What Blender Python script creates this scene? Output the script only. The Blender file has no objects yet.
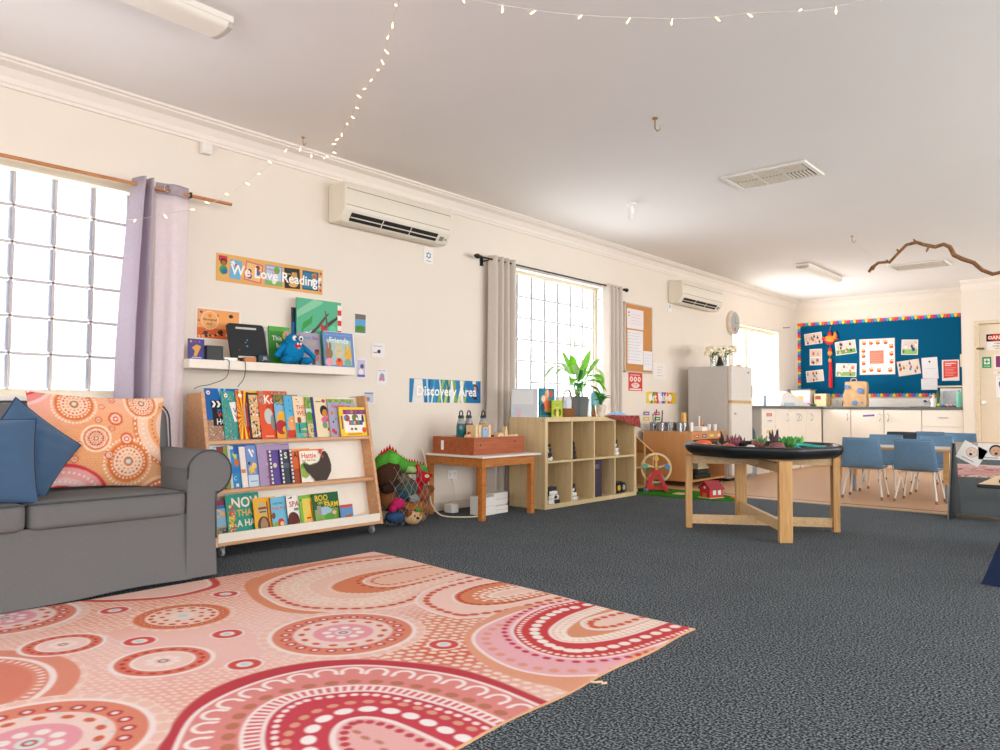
import bpy, math, random
import numpy as np
from mathutils import Matrix, Vector
SC = bpy.context.scene
COL = SC.collection
random.seed(7)
PI = math.pi

# ------------------------------------------------------------------ materials
MATS = {}
def hexc(h):
    h = h.lstrip('#')
    return tuple(((int(h[i:i+2], 16)/255.0) ** 2.2) for i in (0, 2, 4))
def C3(c):
    return hexc(c) if isinstance(c, str) else tuple(c)

def pm(name, col, rough=.6, metal=0., var=.06, scale=30., bump=0., bscale=200., spec=.5, sheen=0., trans=0., alpha=1., emit=None, estr=0., stretch=(1,1,1)):
    """procedural material: principled + noise colour variation + noise bump"""
    if name in MATS: return MATS[name]
    m = bpy.data.materials.new(name); m.use_nodes = True
    nt = m.node_tree; N = nt.nodes; L = nt.links
    b = N['Principled BSDF']
    b.inputs['Roughness'].default_value = rough
    b.inputs['Metallic'].default_value = metal
    b.inputs['Specular IOR Level'].default_value = spec
    if sheen: b.inputs['Sheen Weight'].default_value = sheen
    if trans: b.inputs['Transmission Weight'].default_value = trans
    b.inputs['Alpha'].default_value = alpha
    c = C3(col)
    tc = N.new('ShaderNodeTexCoord'); mp = N.new('ShaderNodeMapping')
    mp.inputs['Scale'].default_value = stretch
    L.new(tc.outputs['Object'], mp.inputs['Vector'])
    nz = N.new('ShaderNodeTexNoise'); nz.inputs['Scale'].default_value = scale; nz.inputs['Detail'].default_value = 3
    L.new(mp.outputs['Vector'], nz.inputs['Vector'])
    rp = N.new('ShaderNodeValToRGB')
    rp.color_ramp.elements[0].position = .3; rp.color_ramp.elements[1].position = .7
    rp.color_ramp.elements[0].color = (*[max(0, x*(1-var)) for x in c], 1)
    rp.color_ramp.elements[1].color = (*[min(1, x*(1+var)) for x in c], 1)
    L.new(nz.outputs['Fac'], rp.inputs['Fac']); L.new(rp.outputs['Color'], b.inputs['Base Color'])
    if bump:
        n2 = N.new('ShaderNodeTexNoise'); n2.inputs['Scale'].default_value = bscale; n2.inputs['Detail'].default_value = 2
        L.new(mp.outputs['Vector'], n2.inputs['Vector'])
        bp = N.new('ShaderNodeBump'); bp.inputs['Strength'].default_value = bump; bp.inputs['Distance'].default_value = .01
        L.new(n2.outputs['Fac'], bp.inputs['Height']); L.new(bp.outputs['Normal'], b.inputs['Normal'])
    if emit:
        b.inputs['Emission Color'].default_value = (*C3(emit), 1); b.inputs['Emission Strength'].default_value = estr
    MATS[name] = m
    return m

def wood(name, ca, cb, scale=6., axis=2, rough=.45, fine=1.):
    """wood: noise stretched along the grain"""
    if name in MATS: return MATS[name]
    m = pm(name, ca, rough=rough)
    nt = m.node_tree; N = nt.nodes
    mp = next(n for n in N if n.type == 'MAPPING'); s = [14, 14, 14]; s[axis] = .9
    mp.inputs['Scale'].default_value = s
    nz = next(n for n in N if n.type == 'TEX_NOISE'); nz.inputs['Scale'].default_value = scale*fine; nz.inputs['Detail'].default_value = 5; nz.inputs['Distortion'].default_value = .6
    rp = next(n for n in N if n.type == 'VALTORGB')
    rp.color_ramp.elements[0].color = (*C3(ca), 1); rp.color_ramp.elements[1].color = (*C3(cb), 1)
    return m

def printed(name='printed_paper', rough=.55, spec=.3, bump=0.):
    if name in MATS: return MATS[name]
    m = bpy.data.materials.new(name); m.use_nodes = True
    nt = m.node_tree; N = nt.nodes; L = nt.links; b = N['Principled BSDF']
    b.inputs['Roughness'].default_value = rough; b.inputs['Specular IOR Level'].default_value = spec
    a = N.new('ShaderNodeAttribute'); a.attribute_name = 'Col'
    tc = N.new('ShaderNodeTexCoord'); nz = N.new('ShaderNodeTexNoise'); nz.inputs['Scale'].default_value = 120
    L.new(tc.outputs['Object'], nz.inputs['Vector'])
    mx = N.new('ShaderNodeMix'); mx.data_type = 'RGBA'; mx.blend_type = 'MULTIPLY'; mx.inputs['Factor'].default_value = .12
    L.new(a.outputs['Color'], mx.inputs['A']); L.new(nz.outputs['Fac'], mx.inputs['B'])
    L.new(mx.outputs['Result'], b.inputs['Base Color'])
    if bump:
        bp = N.new('ShaderNodeBump'); bp.inputs['Strength'].default_value = bump; bp.inputs['Distance'].default_value = .004
        n2 = N.new('ShaderNodeTexNoise'); n2.inputs['Scale'].default_value = 350
        L.new(tc.outputs['Object'], n2.inputs['Vector']); L.new(n2.outputs['Fac'], bp.inputs['Height']); L.new(bp.outputs['Normal'], b.inputs['Normal'])
    MATS[name] = m
    return m

# ------------------------------------------------------------------ mesh builder
class MB:
    def __init__(s):
        s.v = []; s.f = []; s.mi = []; s.c = []; s.M = Matrix.Identity(4); s.col = (1, 1, 1); s.k = 0; s.clip = None
    def frame(s, o, u, v, n=None):
        u = Vector(u).normalized(); v = Vector(v).normalized(); n = Vector(n) if n else u.cross(v)
        s.M = Matrix(((u.x, v.x, n.x, o[0]), (u.y, v.y, n.y, o[1]), (u.z, v.z, n.z, o[2]), (0, 0, 0, 1)))
        return s
    def at(s, x, y, z, rz=0, rx=0, ry=0, sc=1):
        s.M = Matrix.Translation((x, y, z)) @ Matrix.Rotation(rz, 4, 'Z') @ Matrix.Rotation(ry, 4, 'Y') @ Matrix.Rotation(rx, 4, 'X') @ Matrix.Scale(sc, 4)
        return s
    def add(s, vs, fs):
        b = len(s.v)
        for p in vs:
            q = s.M @ Vector(p); s.v.append((q.x, q.y, q.z)); s.c.append(s.col)
        for f in fs:
            s.f.append([b+i for i in f]); s.mi.append(s.k)
        return s
    def box(s, x0, y0, z0, x1, y1, z1):
        return s.add([(x0,y0,z0),(x1,y0,z0),(x1,y1,z0),(x0,y1,z0),(x0,y0,z1),(x1,y0,z1),(x1,y1,z1),(x0,y1,z1)],
                     [(0,3,2,1),(4,5,6,7),(0,1,5,4),(1,2,6,5),(2,3,7,6),(3,0,4,7)])
    def hexa(s, b, t):
        return s.add(list(b)+list(t), [(0,3,2,1),(4,5,6,7),(0,1,5,4),(1,2,6,5),(2,3,7,6),(3,0,4,7)])
    def prism(s, pts, z0, z1):
        n = len(pts)
        a = sum(pts[i][0]*pts[(i+1) % n][1]-pts[(i+1) % n][0]*pts[i][1] for i in range(n))
        if a < 0: pts = pts[::-1]
        return s.add([(x, y, z0) for x, y in pts]+[(x, y, z1) for x, y in pts],
                     [list(range(n))[::-1], list(range(n, 2*n))]+[(i, (i+1) % n, n+(i+1) % n, n+i) for i in range(n)])
    def poly(s, pts, z=0):
        if s.clip:
            a, b, c, d = s.clip; pts = [(min(max(x, a), c), min(max(y, b), d)) for x, y in pts]
        n = len(pts)
        a = sum(pts[i][0]*pts[(i+1) % n][1]-pts[(i+1) % n][0]*pts[i][1] for i in range(n))
        if a < 0: pts = pts[::-1]
        return s.add([(x, y, z) for x, y in pts], [list(range(n))])
    def tube(s, pts, r, n=8, closed=False, cap=True):
        pts = [Vector(p) for p in pts]; m = len(pts)
        rs = r if isinstance(r, (list, tuple)) else [r]*m
        vs = []; prev = None
        for i, p in enumerate(pts):
            if closed: t = pts[(i+1) % m]-pts[i-1]
            else: t = pts[min(i+1, m-1)]-pts[max(i-1, 0)]
            t = t.normalized() if t.length > 1e-9 else Vector((0, 0, 1))
            if prev is None:
                a = Vector((0, 0, 1)) if abs(t.z) < .9 else Vector((1, 0, 0))
                u = t.cross(a).normalized()
            else:
                u = (prev-t*prev.dot(t))
                u = u.normalized() if u.length > 1e-6 else t.orthogonal().normalized()
            prev = u; w = t.cross(u)
            for j in range(n):
                a = 2*PI*j/n
                vs.append(p+(u*math.cos(a)+w*math.sin(a))*rs[i])
        fs = []
        for i in range(m if closed else m-1):
            for j in range(n):
                a = i*n+j; b = i*n+(j+1) % n; k = (i+1) % m
                fs.append((a, b, k*n+(j+1) % n, k*n+j))
        if cap and not closed:
            fs.append(list(range(n))[::-1]); fs.append([(m-1)*n+j for j in range(n)])
        return s.add(vs, fs)
    def cyl(s, x, y, z0, z1, r, n=20, r2=None):
        return s.lathe([(r, z0), (r2 if r2 is not None else r, z1)], x, y, n)
    def lathe(s, prof, x=0, y=0, n=24, cap=True):
        vs = []; fs = []; m = len(prof)
        for r, z in prof:
            for j in range(n):
                a = 2*PI*j/n; vs.append((x+r*math.cos(a), y+r*math.sin(a), z))
        for i in range(m-1):
            for j in range(n):
                fs.append((i*n+j, i*n+(j+1) % n, (i+1)*n+(j+1) % n, (i+1)*n+j))
        if cap:
            fs.append(list(range(n))[::-1]); fs.append([(m-1)*n+j for j in range(n)])
        return s.add(vs, fs)
    def ball(s, x, y, z, rx, ry=None, rz=None, n=14, m=9, jit=0.):
        ry = ry or rx; rz = rz or rx
        vs = [(x, y, z-rz)]; fs = []
        for i in range(1, m):
            t = PI*i/m-PI/2
            for j in range(n):
                a = 2*PI*j/n; k = 1+(random.uniform(-jit, jit) if jit else 0)
                vs.append((x+rx*math.cos(t)*math.cos(a)*k, y+ry*math.cos(t)*math.sin(a)*k, z+rz*math.sin(t)*k))
        vs.append((x, y, z+rz))
        for j in range(n):
            fs.append((0, 1+(j+1) % n, 1+j))
            fs.append((len(vs)-1, 1+(m-2)*n+j, 1+(m-2)*n+(j+1) % n))
        for i in range(m-2):
            for j in range(n):
                fs.append((1+i*n+j, 1+i*n+(j+1) % n, 1+(i+1)*n+(j+1) % n, 1+(i+1)*n+j))
        return s.add(vs, fs)
    def grid(s, fn, nu, nv, closeu=False):
        vs = [fn(i/nu, j/nv) for j in range(nv+1) for i in range(nu+1)]
        fs = [(j*(nu+1)+i, j*(nu+1)+i+1, (j+1)*(nu+1)+i+1, (j+1)*(nu+1)+i) for j in range(nv) for i in range(nu)]
        return s.add(vs, fs)
    # flat printing in the plane of the frame, z is the stacking height
    def rect(s, x, y, w, h, col, z=.0006, rot=0):
        s.col = C3(col); c, d = math.cos(rot), math.sin(rot); cx, cy = x+w/2, y+h/2
        return s.poly([(cx+c*a-d*b, cy+d*a+c*b) for a, b in ((-w/2,-h/2),(w/2,-h/2),(w/2,h/2),(-w/2,h/2))], z)
    def disc(s, x, y, r, col, z=.0009, ry=None, n=16):
        s.col = C3(col); ry = ry or r
        return s.poly([(x+r*math.cos(2*PI*i/n), y+ry*math.sin(2*PI*i/n)) for i in range(n)], z)
    def shape(s, pts, col, z=.0009):
        s.col = C3(col); return s.poly(list(pts), z)
    def text(s, t, x, y, size, col, z=.0013, align='CENTER', rot=0, bold=0.):
        s.col = C3(col); vs, fs = textmesh(t, align, bold)
        c, d = math.cos(rot), math.sin(rot)
        return s.add([(x+size*(c*a-d*b), y+size*(d*a+c*b), z) for a, b in vs], fs)
    def build(s, name, mats, parent=None, bevel=0., smooth=None, seg=2, subsurf=0):
        me = bpy.data.meshes.new(name); me.from_pydata(s.v, [], s.f)
        mats = mats if isinstance(mats, (list, tuple)) else [mats]
        for m in mats: me.materials.append(m)
        if len(mats) > 1: me.polygons.foreach_set('material_index', s.mi)
        if any(m.name.startswith('printed') for m in mats):
            a = me.color_attributes.new('Col', 'FLOAT_COLOR', 'POINT')
            arr = np.ones((len(s.v), 4), dtype=np.float32); arr[:, :3] = np.array(s.c, dtype=np.float32)
            a.data.foreach_set('color', arr.ravel())
        o = bpy.data.objects.new(name, me); COL.objects.link(o)
        if parent: o.parent = parent; o.matrix_parent_inverse = parent.matrix_basis.inverted()
        if smooth is not None:
            me.polygons.foreach_set('use_smooth', [True]*len(me.polygons))
            if smooth < 180: me.set_sharp_from_angle(angle=math.radians(smooth))
        if bevel:
            b = o.modifiers.new('bevel', 'BEVEL'); b.width = bevel; b.segments = seg; b.limit_method = 'ANGLE'; b.angle_limit = math.radians(40)
        if subsurf:
            b = o.modifiers.new('subsurf', 'SUBSURF'); b.levels = subsurf; b.render_levels = subsurf
        return o

_TX = {}
def textmesh(t, align='CENTER', bold=0.):
    key = (t, align, bold)
    if key in _TX: return _TX[key]
    cu = bpy.data.curves.new('t', 'FONT'); cu.body = t; cu.align_x = align; cu.align_y = 'CENTER'; cu.size = 1; cu.resolution_u = 2; cu.offset = bold
    ob = bpy.data.objects.new('t', cu)
    me = bpy.data.meshes.new_from_object(ob)
    r = ([(v.co.x, v.co.y) for v in me.vertices], [list(p.vertices) for p in me.polygons])
    bpy.data.objects.remove(ob); bpy.data.curves.remove(cu); bpy.data.meshes.remove(me)
    _TX[key] = r
    return r

def tag(o, label, cat, group=None, kind=None):
    if label: o['label'] = label
    if cat: o['category'] = cat
    if group: o['group'] = group
    if kind: o['kind'] = kind
    return o
def thing(name, label, cat, loc=(0, 0, 0), rz=0, group=None):
    o = bpy.data.objects.new(name, None); COL.objects.link(o); o.location = loc; o.rotation_euler = (0, 0, rz)
    o.empty_display_size = .1
    return tag(o, label, cat, group)
def struct(name, mb, mats, **k):
    o = mb.build(name, mats, **k); o['kind'] = 'structure'; return o
def lchild(o, mb, name, mats, **k):
    """build a part in the local space of its thing"""
    p = mb.build(name, mats, **k); p.parent = o; return p
def copy_tree(o, parent=None):
    c = o.copy(); COL.objects.link(c)
    if parent: c.parent = parent
    for ch in [x for x in bpy.data.objects if x.parent == o]: copy_tree(ch, c)
    return c
def lerp(a, b, t): return a+(b-a)*t

PR = printed()
PRC = printed('printed_cloth', rough=.95, spec=.1, bump=.3)
M_WHITE = pm('white_paint', '#E9E4DC', rough=.5, var=.02)
M_WHITEPL = pm('white_plastic', '#F2EFEA', rough=.35, var=.01)
M_BLACK = pm('black_plastic', '#16171A', rough=.4, var=.1)
M_CHROME = pm('brushed_steel', '#B9BABC', rough=.25, metal=1., var=.05)
M_PAGES = pm('book_pages', '#EFE7D6', rough=.8, var=.05, scale=300, stretch=(1, 1, 8))
M_PINE = wood('pine_wood', '#B98850', '#D2A56C', axis=2)
M_BIRCH = wood('birch_board', '#CDB384', '#DCC59B', axis=2, scale=3)
M_BEECH = wood('beech_edge', '#C08A60', '#D3A57B', axis=1, scale=4)
M_OAK = wood('stained_wood', '#A65E24', '#C9803C', axis=1, scale=5)
M_CABW = wood('honey_laminate', '#B98250', '#C58F5C', axis=2, scale=3)
EXPO = 0.0
TL = 22
PL = (85, 110, 165); PRR = (112, 115, 205, 250); PF = 95
# ================================================================== ROOM
XW = -4.5      # left wall
YB = 12.8      # back wall
XR = 3.2; YF = -3.2; ZC = 2.64
M_WALL = pm('wall_paint', '#E6DCCF', rough=.75, var=.012, scale=2, bump=.05, bscale=90)
M_CEIL = pm('ceiling_paint', '#EDE9E5', rough=.85, var=.008, scale=2)
M_CORN = pm('cornice_plaster', '#E9E0D6', rough=.6, var=.01)
M_FRAME = pm('cream_window_frame', '#E4DAC2', rough=.45, var=.02)
M_MORTAR = pm('block_mortar', '#C6BDBA', rough=.8, var=.05)

def carpet_mat():
    m = pm('carpet', '#50565A', rough=.97, spec=.1)
    N = m.node_tree.nodes; L = m.node_tree.links; b = N['Principled BSDF']
    tc = next(n for n in N if n.type == 'TEX_COORD')
    n1 = next(n for n in N if n.type == 'TEX_NOISE'); n1.inputs['Scale'].default_value = 135; n1.inputs['Detail'].default_value = 2
    rp = next(n for n in N if n.type == 'VALTORGB'); cr = rp.color_ramp
    cr.elements[0].position = .38; cr.elements[0].color = (*C3('#1B2026'), 1)
    cr.elements[1].position = .62; cr.elements[1].color = (*C3('#888F92'), 1)
    e = cr.elements.new(.5); e.color = (*C3('#495058'), 1)
    n3 = N.new('ShaderNodeTexNoise'); n3.inputs['Scale'].default_value = 3.
    L.new(tc.outputs['Object'], n3.inputs['Vector'])
    mx = N.new('ShaderNodeMix'); mx.data_type = 'RGBA'; mx.blend_type = 'OVERLAY'; mx.inputs['Factor'].default_value = .15
    L.new(rp.outputs['Color'], mx.inputs['A']); L.new(n3.outputs['Fac'], mx.inputs['B']); L.new(mx.outputs['Result'], b.inputs['Base Color'])
    n2 = N.new('ShaderNodeTexNoise'); n2.inputs['Scale'].default_value = 260
    bp = N.new('ShaderNodeBump'); bp.inputs['Strength'].default_value = .3; bp.inputs['Distance'].default_value = .006
    L.new(tc.outputs['Object'], n2.inputs['Vector']); L.new(n2.outputs['Fac'], bp.inputs['Height']); L.new(bp.outputs['Normal'], b.inputs['Normal'])
    return m
M_CARPET = carpet_mat()
M_LINO = pm('kitchen_lino', '#C79B74', rough=.38, var=.07, scale=25, spec=.5)
M_LINE = pm('lino_strip', '#6B5F58', rough=.5)

YL = 7.25      # carpet ends, lino starts (for x < -1.28)
struct('floor', MB().box(XW-.2, YF-.2, -.1, XR+.2, 7.16, 0).box(-1.24, 7.16, -.1, XR+.2, YB+.2, 0), M_CARPET)
struct('floor_kitchen', MB().box(XW-.2, 7.16, -.1, -1.24, YB+.2, 0), M_LINO)
struct('trim_5', MB().box(XW, 7.15, 0, -1.24, 7.19, .006).box(-1.26, 7.15, 0, -1.22, YB-.7, .006), pm('metal_floor_strip', '#B79F84', rough=.4, metal=.3))
struct('trim_6', MB().box(XW, 7.36, 0, -1.24, 7.385, .002), M_LINE)
struct('ceiling', MB().box(XW-.2, YF-.2, ZC, XR+.2, YB+.2, ZC+.15), M_CEIL)

def wall_x(name, x0, x1, y0, y1, holes):
    """wall slab between x0 and x1 running along y, with rectangular holes (ya, yb, za, zb)"""
    mb = MB(); y = y0
    for ya, yb, za, zb in sorted(holes):
        mb.box(x0, y, 0, x1, ya, ZC); mb.box(x0, ya, 0, x1, yb, za); mb.box(x0, ya, zb, x1, yb, ZC); y = yb
    mb.box(x0, y, 0, x1, y1, ZC)
    return struct(name, mb, M_WALL)
W1 = (-.45, 1.98, .905, 2.15); W2 = (5.38, 7.0, .655, 2.185); W3 = (10.33, 12.1, .92, 2.1)
wall_x('wall_left', XW-.22, XW, YF-.2, YB+.2, [W1, W2, W3])
WR = [(-2.6, -.6, .75, 2.2), (.6, 2.9, .75, 2.2), (4.2, 6.6, .1, 2.15), (8.3, 10.8, .75, 2.2)]
wall_x('wall_right', XR, XR+.22, YF-.2, YB+.2, WR)
struct('wall_back', MB().box(XW-.2, YB, 0, XR+.2, YB+.2, ZC), M_WALL)
mb = MB(); mb.box(XW-.2, YF-.22, 0, XR+.2, YF, .75).box(XW-.2, YF-.22, 2.2, XR+.2, YF, ZC)
mb.box(XW-.2, YF-.22, .75, -3.4, YF, 2.2).box(-.9, YF-.22, .75, .1, YF, 2.2).box(2.6, YF-.22, .75, XR+.2, YF, 2.2)
struct('wall_front', mb, M_WALL)
# store wall that stands forward on the right of the kitchen, with the door
YD = 12.13; XD = -1.985; DX0, DX1, DZ = -1.80, -.98, 2.05
mb = MB(); mb.box(XD, YD, 0, DX0, YB, ZC).box(DX0, YD, DZ, DX1, YD+.12, ZC).box(DX1, YD, 0, XR, YD+.12, ZC)
struct('wall_return', mb, M_WALL)

def cornice(name, p0, p1, n):
    """coved plaster cornice from p0 to p1, n = direction into the room"""
    d = Vector((p1[0]-p0[0], p1[1]-p0[1], 0)); L = d.length; d.normalize(); n = Vector(n)
    prof = [(0, 0), (0, -.135), (.012, -.135), (.014, -.118), (.02, -.112), (.026, -.085), (.05, -.045), (.09, -.028), (.094, -.018), (.108, -.014), (.11, 0)]
    m = MB(); k = len(prof)
    vs = [(p0[0]+n.x*a, p0[1]+n.y*a, ZC+b) for a, b in prof]+[(p1[0]+n.x*a, p1[1]+n.y*a, ZC+b) for a, b in prof]
    m.add(vs, [(i, (i+1) % k, k+(i+1) % k, k+i) for i in range(k)]+[list(range(k))[::-1], list(range(k, 2*k))])
    return struct(name, m, M_CORN)
cornice('trim_1', (XW, YF), (XW, YB), (1, 0))
cornice('trim_2', (XW, YB), (XD, YB), (0, -1))
cornice('trim_3', (XD, YD), (XR, YD), (0, -1))
cornice('trim_4', (XR, YF), (XR, YD), (-1, 0))
M_SKIRT = pm('skirting_paint', '#D8CDBD', rough=.5, var=.02)
struct('baseboard_left', MB().box(XW, YF, 0, XW+.012, 8.0, .07), M_SKIRT)
struct('baseboard_right', MB().box(XR-.012, YF, 0, XR, 4.2, .07), M_SKIRT)

# ---- glass block windows
def block_glass():
    m = bpy.data.materials.new('glass_block'); m.use_nodes = True
    nt = m.node_tree; N = nt.nodes; L = nt.links; N.remove(N['Principled BSDF'])
    out = N['Material Output']
    tc = N.new('ShaderNodeTexCoord'); nz = N.new('ShaderNodeTexNoise'); nz.inputs['Scale'].default_value = 9; nz.inputs['Detail'].default_value = 4; nz.inputs['Distortion'].default_value = 1.5
    L.new(tc.outputs['Object'], nz.inputs['Vector'])
    bp = N.new('ShaderNodeBump'); bp.inputs['Strength'].default_value = .5; bp.inputs['Distance'].default_value = .02
    L.new(nz.outputs['Fac'], bp.inputs['Height'])
    tr = N.new('ShaderNodeBsdfTransparent'); tr.inputs['Color'].default_value = (.95, .97, 1, 1)
    tl = N.new('ShaderNodeBsdfTranslucent'); tl.inputs['Color'].default_value = (.88, .93, 1, 1); L.new(bp.outputs['Normal'], tl.inputs['Normal'])
    gl = N.new('ShaderNodeBsdfGlossy'); gl.inputs['Roughness'].default_value = .12; L.new(bp.outputs['Normal'], gl.inputs['Normal'])
    a = N.new('ShaderNodeMixShader'); a.inputs[0].default_value = .5; L.new(tr.outputs[0], a.inputs[1]); L.new(tl.outputs[0], a.inputs[2])
    b = N.new('ShaderNodeMixShader'); b.inputs[0].default_value = .06; L.new(a.outputs[0], b.inputs[1]); L.new(gl.outputs[0], b.inputs[2])
    L.new(b.outputs[0], out.inputs['Surface'])
    return m
M_BLOCK = block_glass()
M_BLOCKEDGE = pm('glass_block_edge', '#DCE6F4', rough=.15, var=.03, spec=.8)
M_CLEAR = bpy.data.materials.new('window_pane'); M_CLEAR.use_nodes = True
_n = M_CLEAR.node_tree; _n.nodes.remove(_n.nodes['Principled BSDF'])
_t = _n.nodes.new('ShaderNodeBsdfTransparent'); _g = _n.nodes.new('ShaderNodeBsdfGlossy'); _g.inputs['Roughness'].default_value = .02
_m = _n.nodes.new('ShaderNodeMixShader'); _m.inputs[0].default_value = .05
_n.links.new(_t.outputs[0], _m.inputs[1]); _n.links.new(_g.outputs[0], _m.inputs[2]); _n.links.new(_m.outputs[0], _n.nodes['Material Output'].inputs['Surface'])

def block_window(name, ys, zs, x=-4.58, mort=.010):
    t = bpy.data.objects.new(name, None); COL.objects.link(t); t['kind'] = 'structure'
    m = MB()
    for y in ys: m.box(x-.06, y-mort/2, zs[0], x+.002, y+mort/2, zs[-1])
    for z in zs: m.box(x-.06, ys[0], z-mort/2, x+.002, ys[-1], z+mort/2)
    m.build('mortar_grid', M_MORTAR, t)
    g = MB(); e = MB()
    for i in range(len(ys)-1):
        for j in range(len(zs)-1):
            a, b, c, d = ys[i]+mort/2, ys[i+1]-mort/2, zs[j]+mort/2, zs[j+1]-mort/2
            cy, cz = (a+b)/2, (c+d)/2; hw, hh = (b-a)/2, (d-c)/2
            # pillowed face with a bevelled rim
            def ring(k, dx): return [(x+dx, cy-hw*k, cz-hh*k), (x+dx, cy+hw*k, cz-hh*k), (x+dx, cy+hw*k, cz+hh*k), (x+dx, cy-hw*k, cz+hh*k)]
            r0, r1 = ring(1, -.012), ring(.86, 0)
            g.add(r0+r1, [(0, 1, 5, 4), (1, 2, 6, 5), (2, 3, 7, 6), (3, 0, 4, 7), (4, 5, 6, 7)])
            for q0, q1, wd in ((b, -1, .020), (a, 1, .007)):
                e.add([(x-.011, q0, c+.004), (x-.004, q0+q1*wd, c+.012), (x-.004, q0+q1*wd, d-.012), (x-.011, q0, d-.004)], [(0, 1, 2, 3)])
            e.add([(x-.011, a+.006, d), (x-.011, b-.006, d), (x-.006, b-.016, d-.007), (x-.006, a+.016, d-.007)], [(0, 1, 2, 3)])
    g.build('glass_blocks', M_BLOCK, t); e.build('block_rims', M_BLOCKEDGE, t)
    return t
w = block_window('window_1', [round(1.9695-.2025*i, 3) for i in range(12)][::-1], [round(.935+.197*i, 3) for i in range(7)], x=-4.58)
m = MB(); y0, y1, z0, z1 = W1
m.box(-4.62, y0, z1-.055, -4.501, y1, z1).box(-4.62, y0, z0, -4.501, y1, z0+.03).box(-4.62, y1-.012, z0+.031, -4.501, y1, z1-.056).box(-4.62, y0, z0+.031, -4.501, y0+.24, z1-.056)
m.build('window_frame', M_FRAME, w)
MB().box(-4.6, y0-.03, z0-.03, -4.475, y1+.03, z0).build('window_sill', M_WHITE, w, bevel=.004)
w = block_window('window_2', [round(6.94-.219*i, 3) for i in range(8)][::-1], [round(2.135-.206*i, 3) for i in range(8)][::-1], x=-4.60, mort=.009)
m = MB(); y0, y1, z0, z1 = W2
m.box(-4.64, y0, 2.13, -4.585, y1, 2.16).box(-4.64, 6.935, z0+.045, -4.585, 6.965, 2.129).box(-4.64, y0, z0, -4.585, y1, .695)
m.build('window_frame', M_FRAME, w)
m = MB().box(-4.64, y0, 2.161, -4.501, y1, z1).box(-4.64, 6.966, z0+.031, -4.501, y1, 2.16).box(-4.64, y0, z0-.0, -4.48, y1, z0+.03)
m.build('window_sill', M_WHITE, w)
# sliding window over the kitchen bench
w = bpy.data.objects.new('window_3', None); COL.objects.link(w); w['kind'] = 'structure'
y0, y1, z0, z1 = W3; m = MB()
m.box(-4.64, y0, z1-.03, -4.501, y1, z1).box(-4.64, y0, z0, -4.501, y1, z0+.03).box(-4.64, y1-.04, z0+.031, -4.501, y1, z1-.031)
m.box(-4.61, 10.86, z0+.071, -4.545, 10.93, z1-.081).box(-4.6, 11.78, z0+.071, -4.56, 11.83, z1-.081)
m.box(-4.61, y0, z0+.071, -4.57, y0+.04, z1-.081).box(-4.61, y0, z1-.08, -4.565, y1-.041, z1-.031).box(-4.61, y0, z0+.031, -4.565, y1-.041, z0+.07)
m.build('window_frame', M_FRAME, w, bevel=.002)
MB().box(-4.592, y0+.04, z0+.05, -4.588, 11.8, z1-.06).build('window_pane', M_CLEAR, w)
MB().box(-4.7, y0, z0-.03, -4.47, y1, z0).build('window_sill', M_WHITE, w)
# windows of the wall beside and behind the camera: simple frames
def plain_window(name, axis, c, a0, a1, z0, z1):
    t = bpy.data.objects.new(name, None); COL.objects.link(t); t['kind'] = 'structure'
    m = MB(); g = MB(); k = .05
    def bx(mb, p, q, r, s_, th=.03):
        if axis == 'x': mb.box(c-th, p, r, c+th, q, s_)
        else: mb.box(p, c-th, r, q, c+th, s_)
    bx(m, a0, a1, z0, z0+k); bx(m, a0, a1, z1-k, z1); bx(m, a0, a0+k, z0, z1); bx(m, a1-k, a1, z0, z1); bx(m, (a0+a1)/2-k/2, (a0+a1)/2+k/2, z0, z1)
    m.build('window_frame', M_FRAME, t); bx(g, a0+k, a1-k, z0+k, z1-k, .003); g.build('window_pane', M_CLEAR, t)
for i, (a, b, c, d) in enumerate(WR): plain_window('window_%d' % (4+i), 'x', XR+.1, a, b, c, d)
plain_window('window_8', 'y', YF-.1, -3.4, -.9, .75, 2.2); plain_window('window_9', 'y', YF-.1, .1, 2.6, .75, 2.2)

# ---- door to the store
d = bpy.data.objects.new('door_1', None); COL.objects.link(d); d['kind'] = 'structure'
M_DOOR = pm('cream_door_paint', '#E5D6BE', rough=.5, var=.015)
MB().box(DX0+.022, YD+.03, .01, DX1-.02, YD+.07, DZ-.02).build('door_leaf', M_DOOR, d)
m = MB().box(DX0-.035, YD-.012, 0, DX0+.02, YD+.1, DZ-.016).box(DX0-.035, YD-.012, DZ-.015, DX1+.035, YD+.1, DZ+.03).box(DX1-.02, YD-.012, 0, DX1+.035, YD+.1, DZ-.016)
m.build('door_frame', pm('door_frame_paint', '#DCCBAF', rough=.5), d, bevel=.003)
m = MB(); m.frame((-1.735, YD+.03, .96), (1, 0, 0), (0, 0, 1), (0, -1, 0)); m.lathe([(.028, 0), (.028, .008), (.012, .012), (.012, .035), (.026, .045), (.03, .06), (.024, .075), (.008, .08)], n=20)
m.build('door_knob', pm('white_knob', '#F0ECE4', rough=.25), d, smooth=60)
m = MB().box(DX0-.01, YD-.02, 1.685, DX0+.075, YD+.03, 1.71); m.build('door_latch', pm('brass_latch', '#6E5C36', rough=.4, metal=.8), d)
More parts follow.
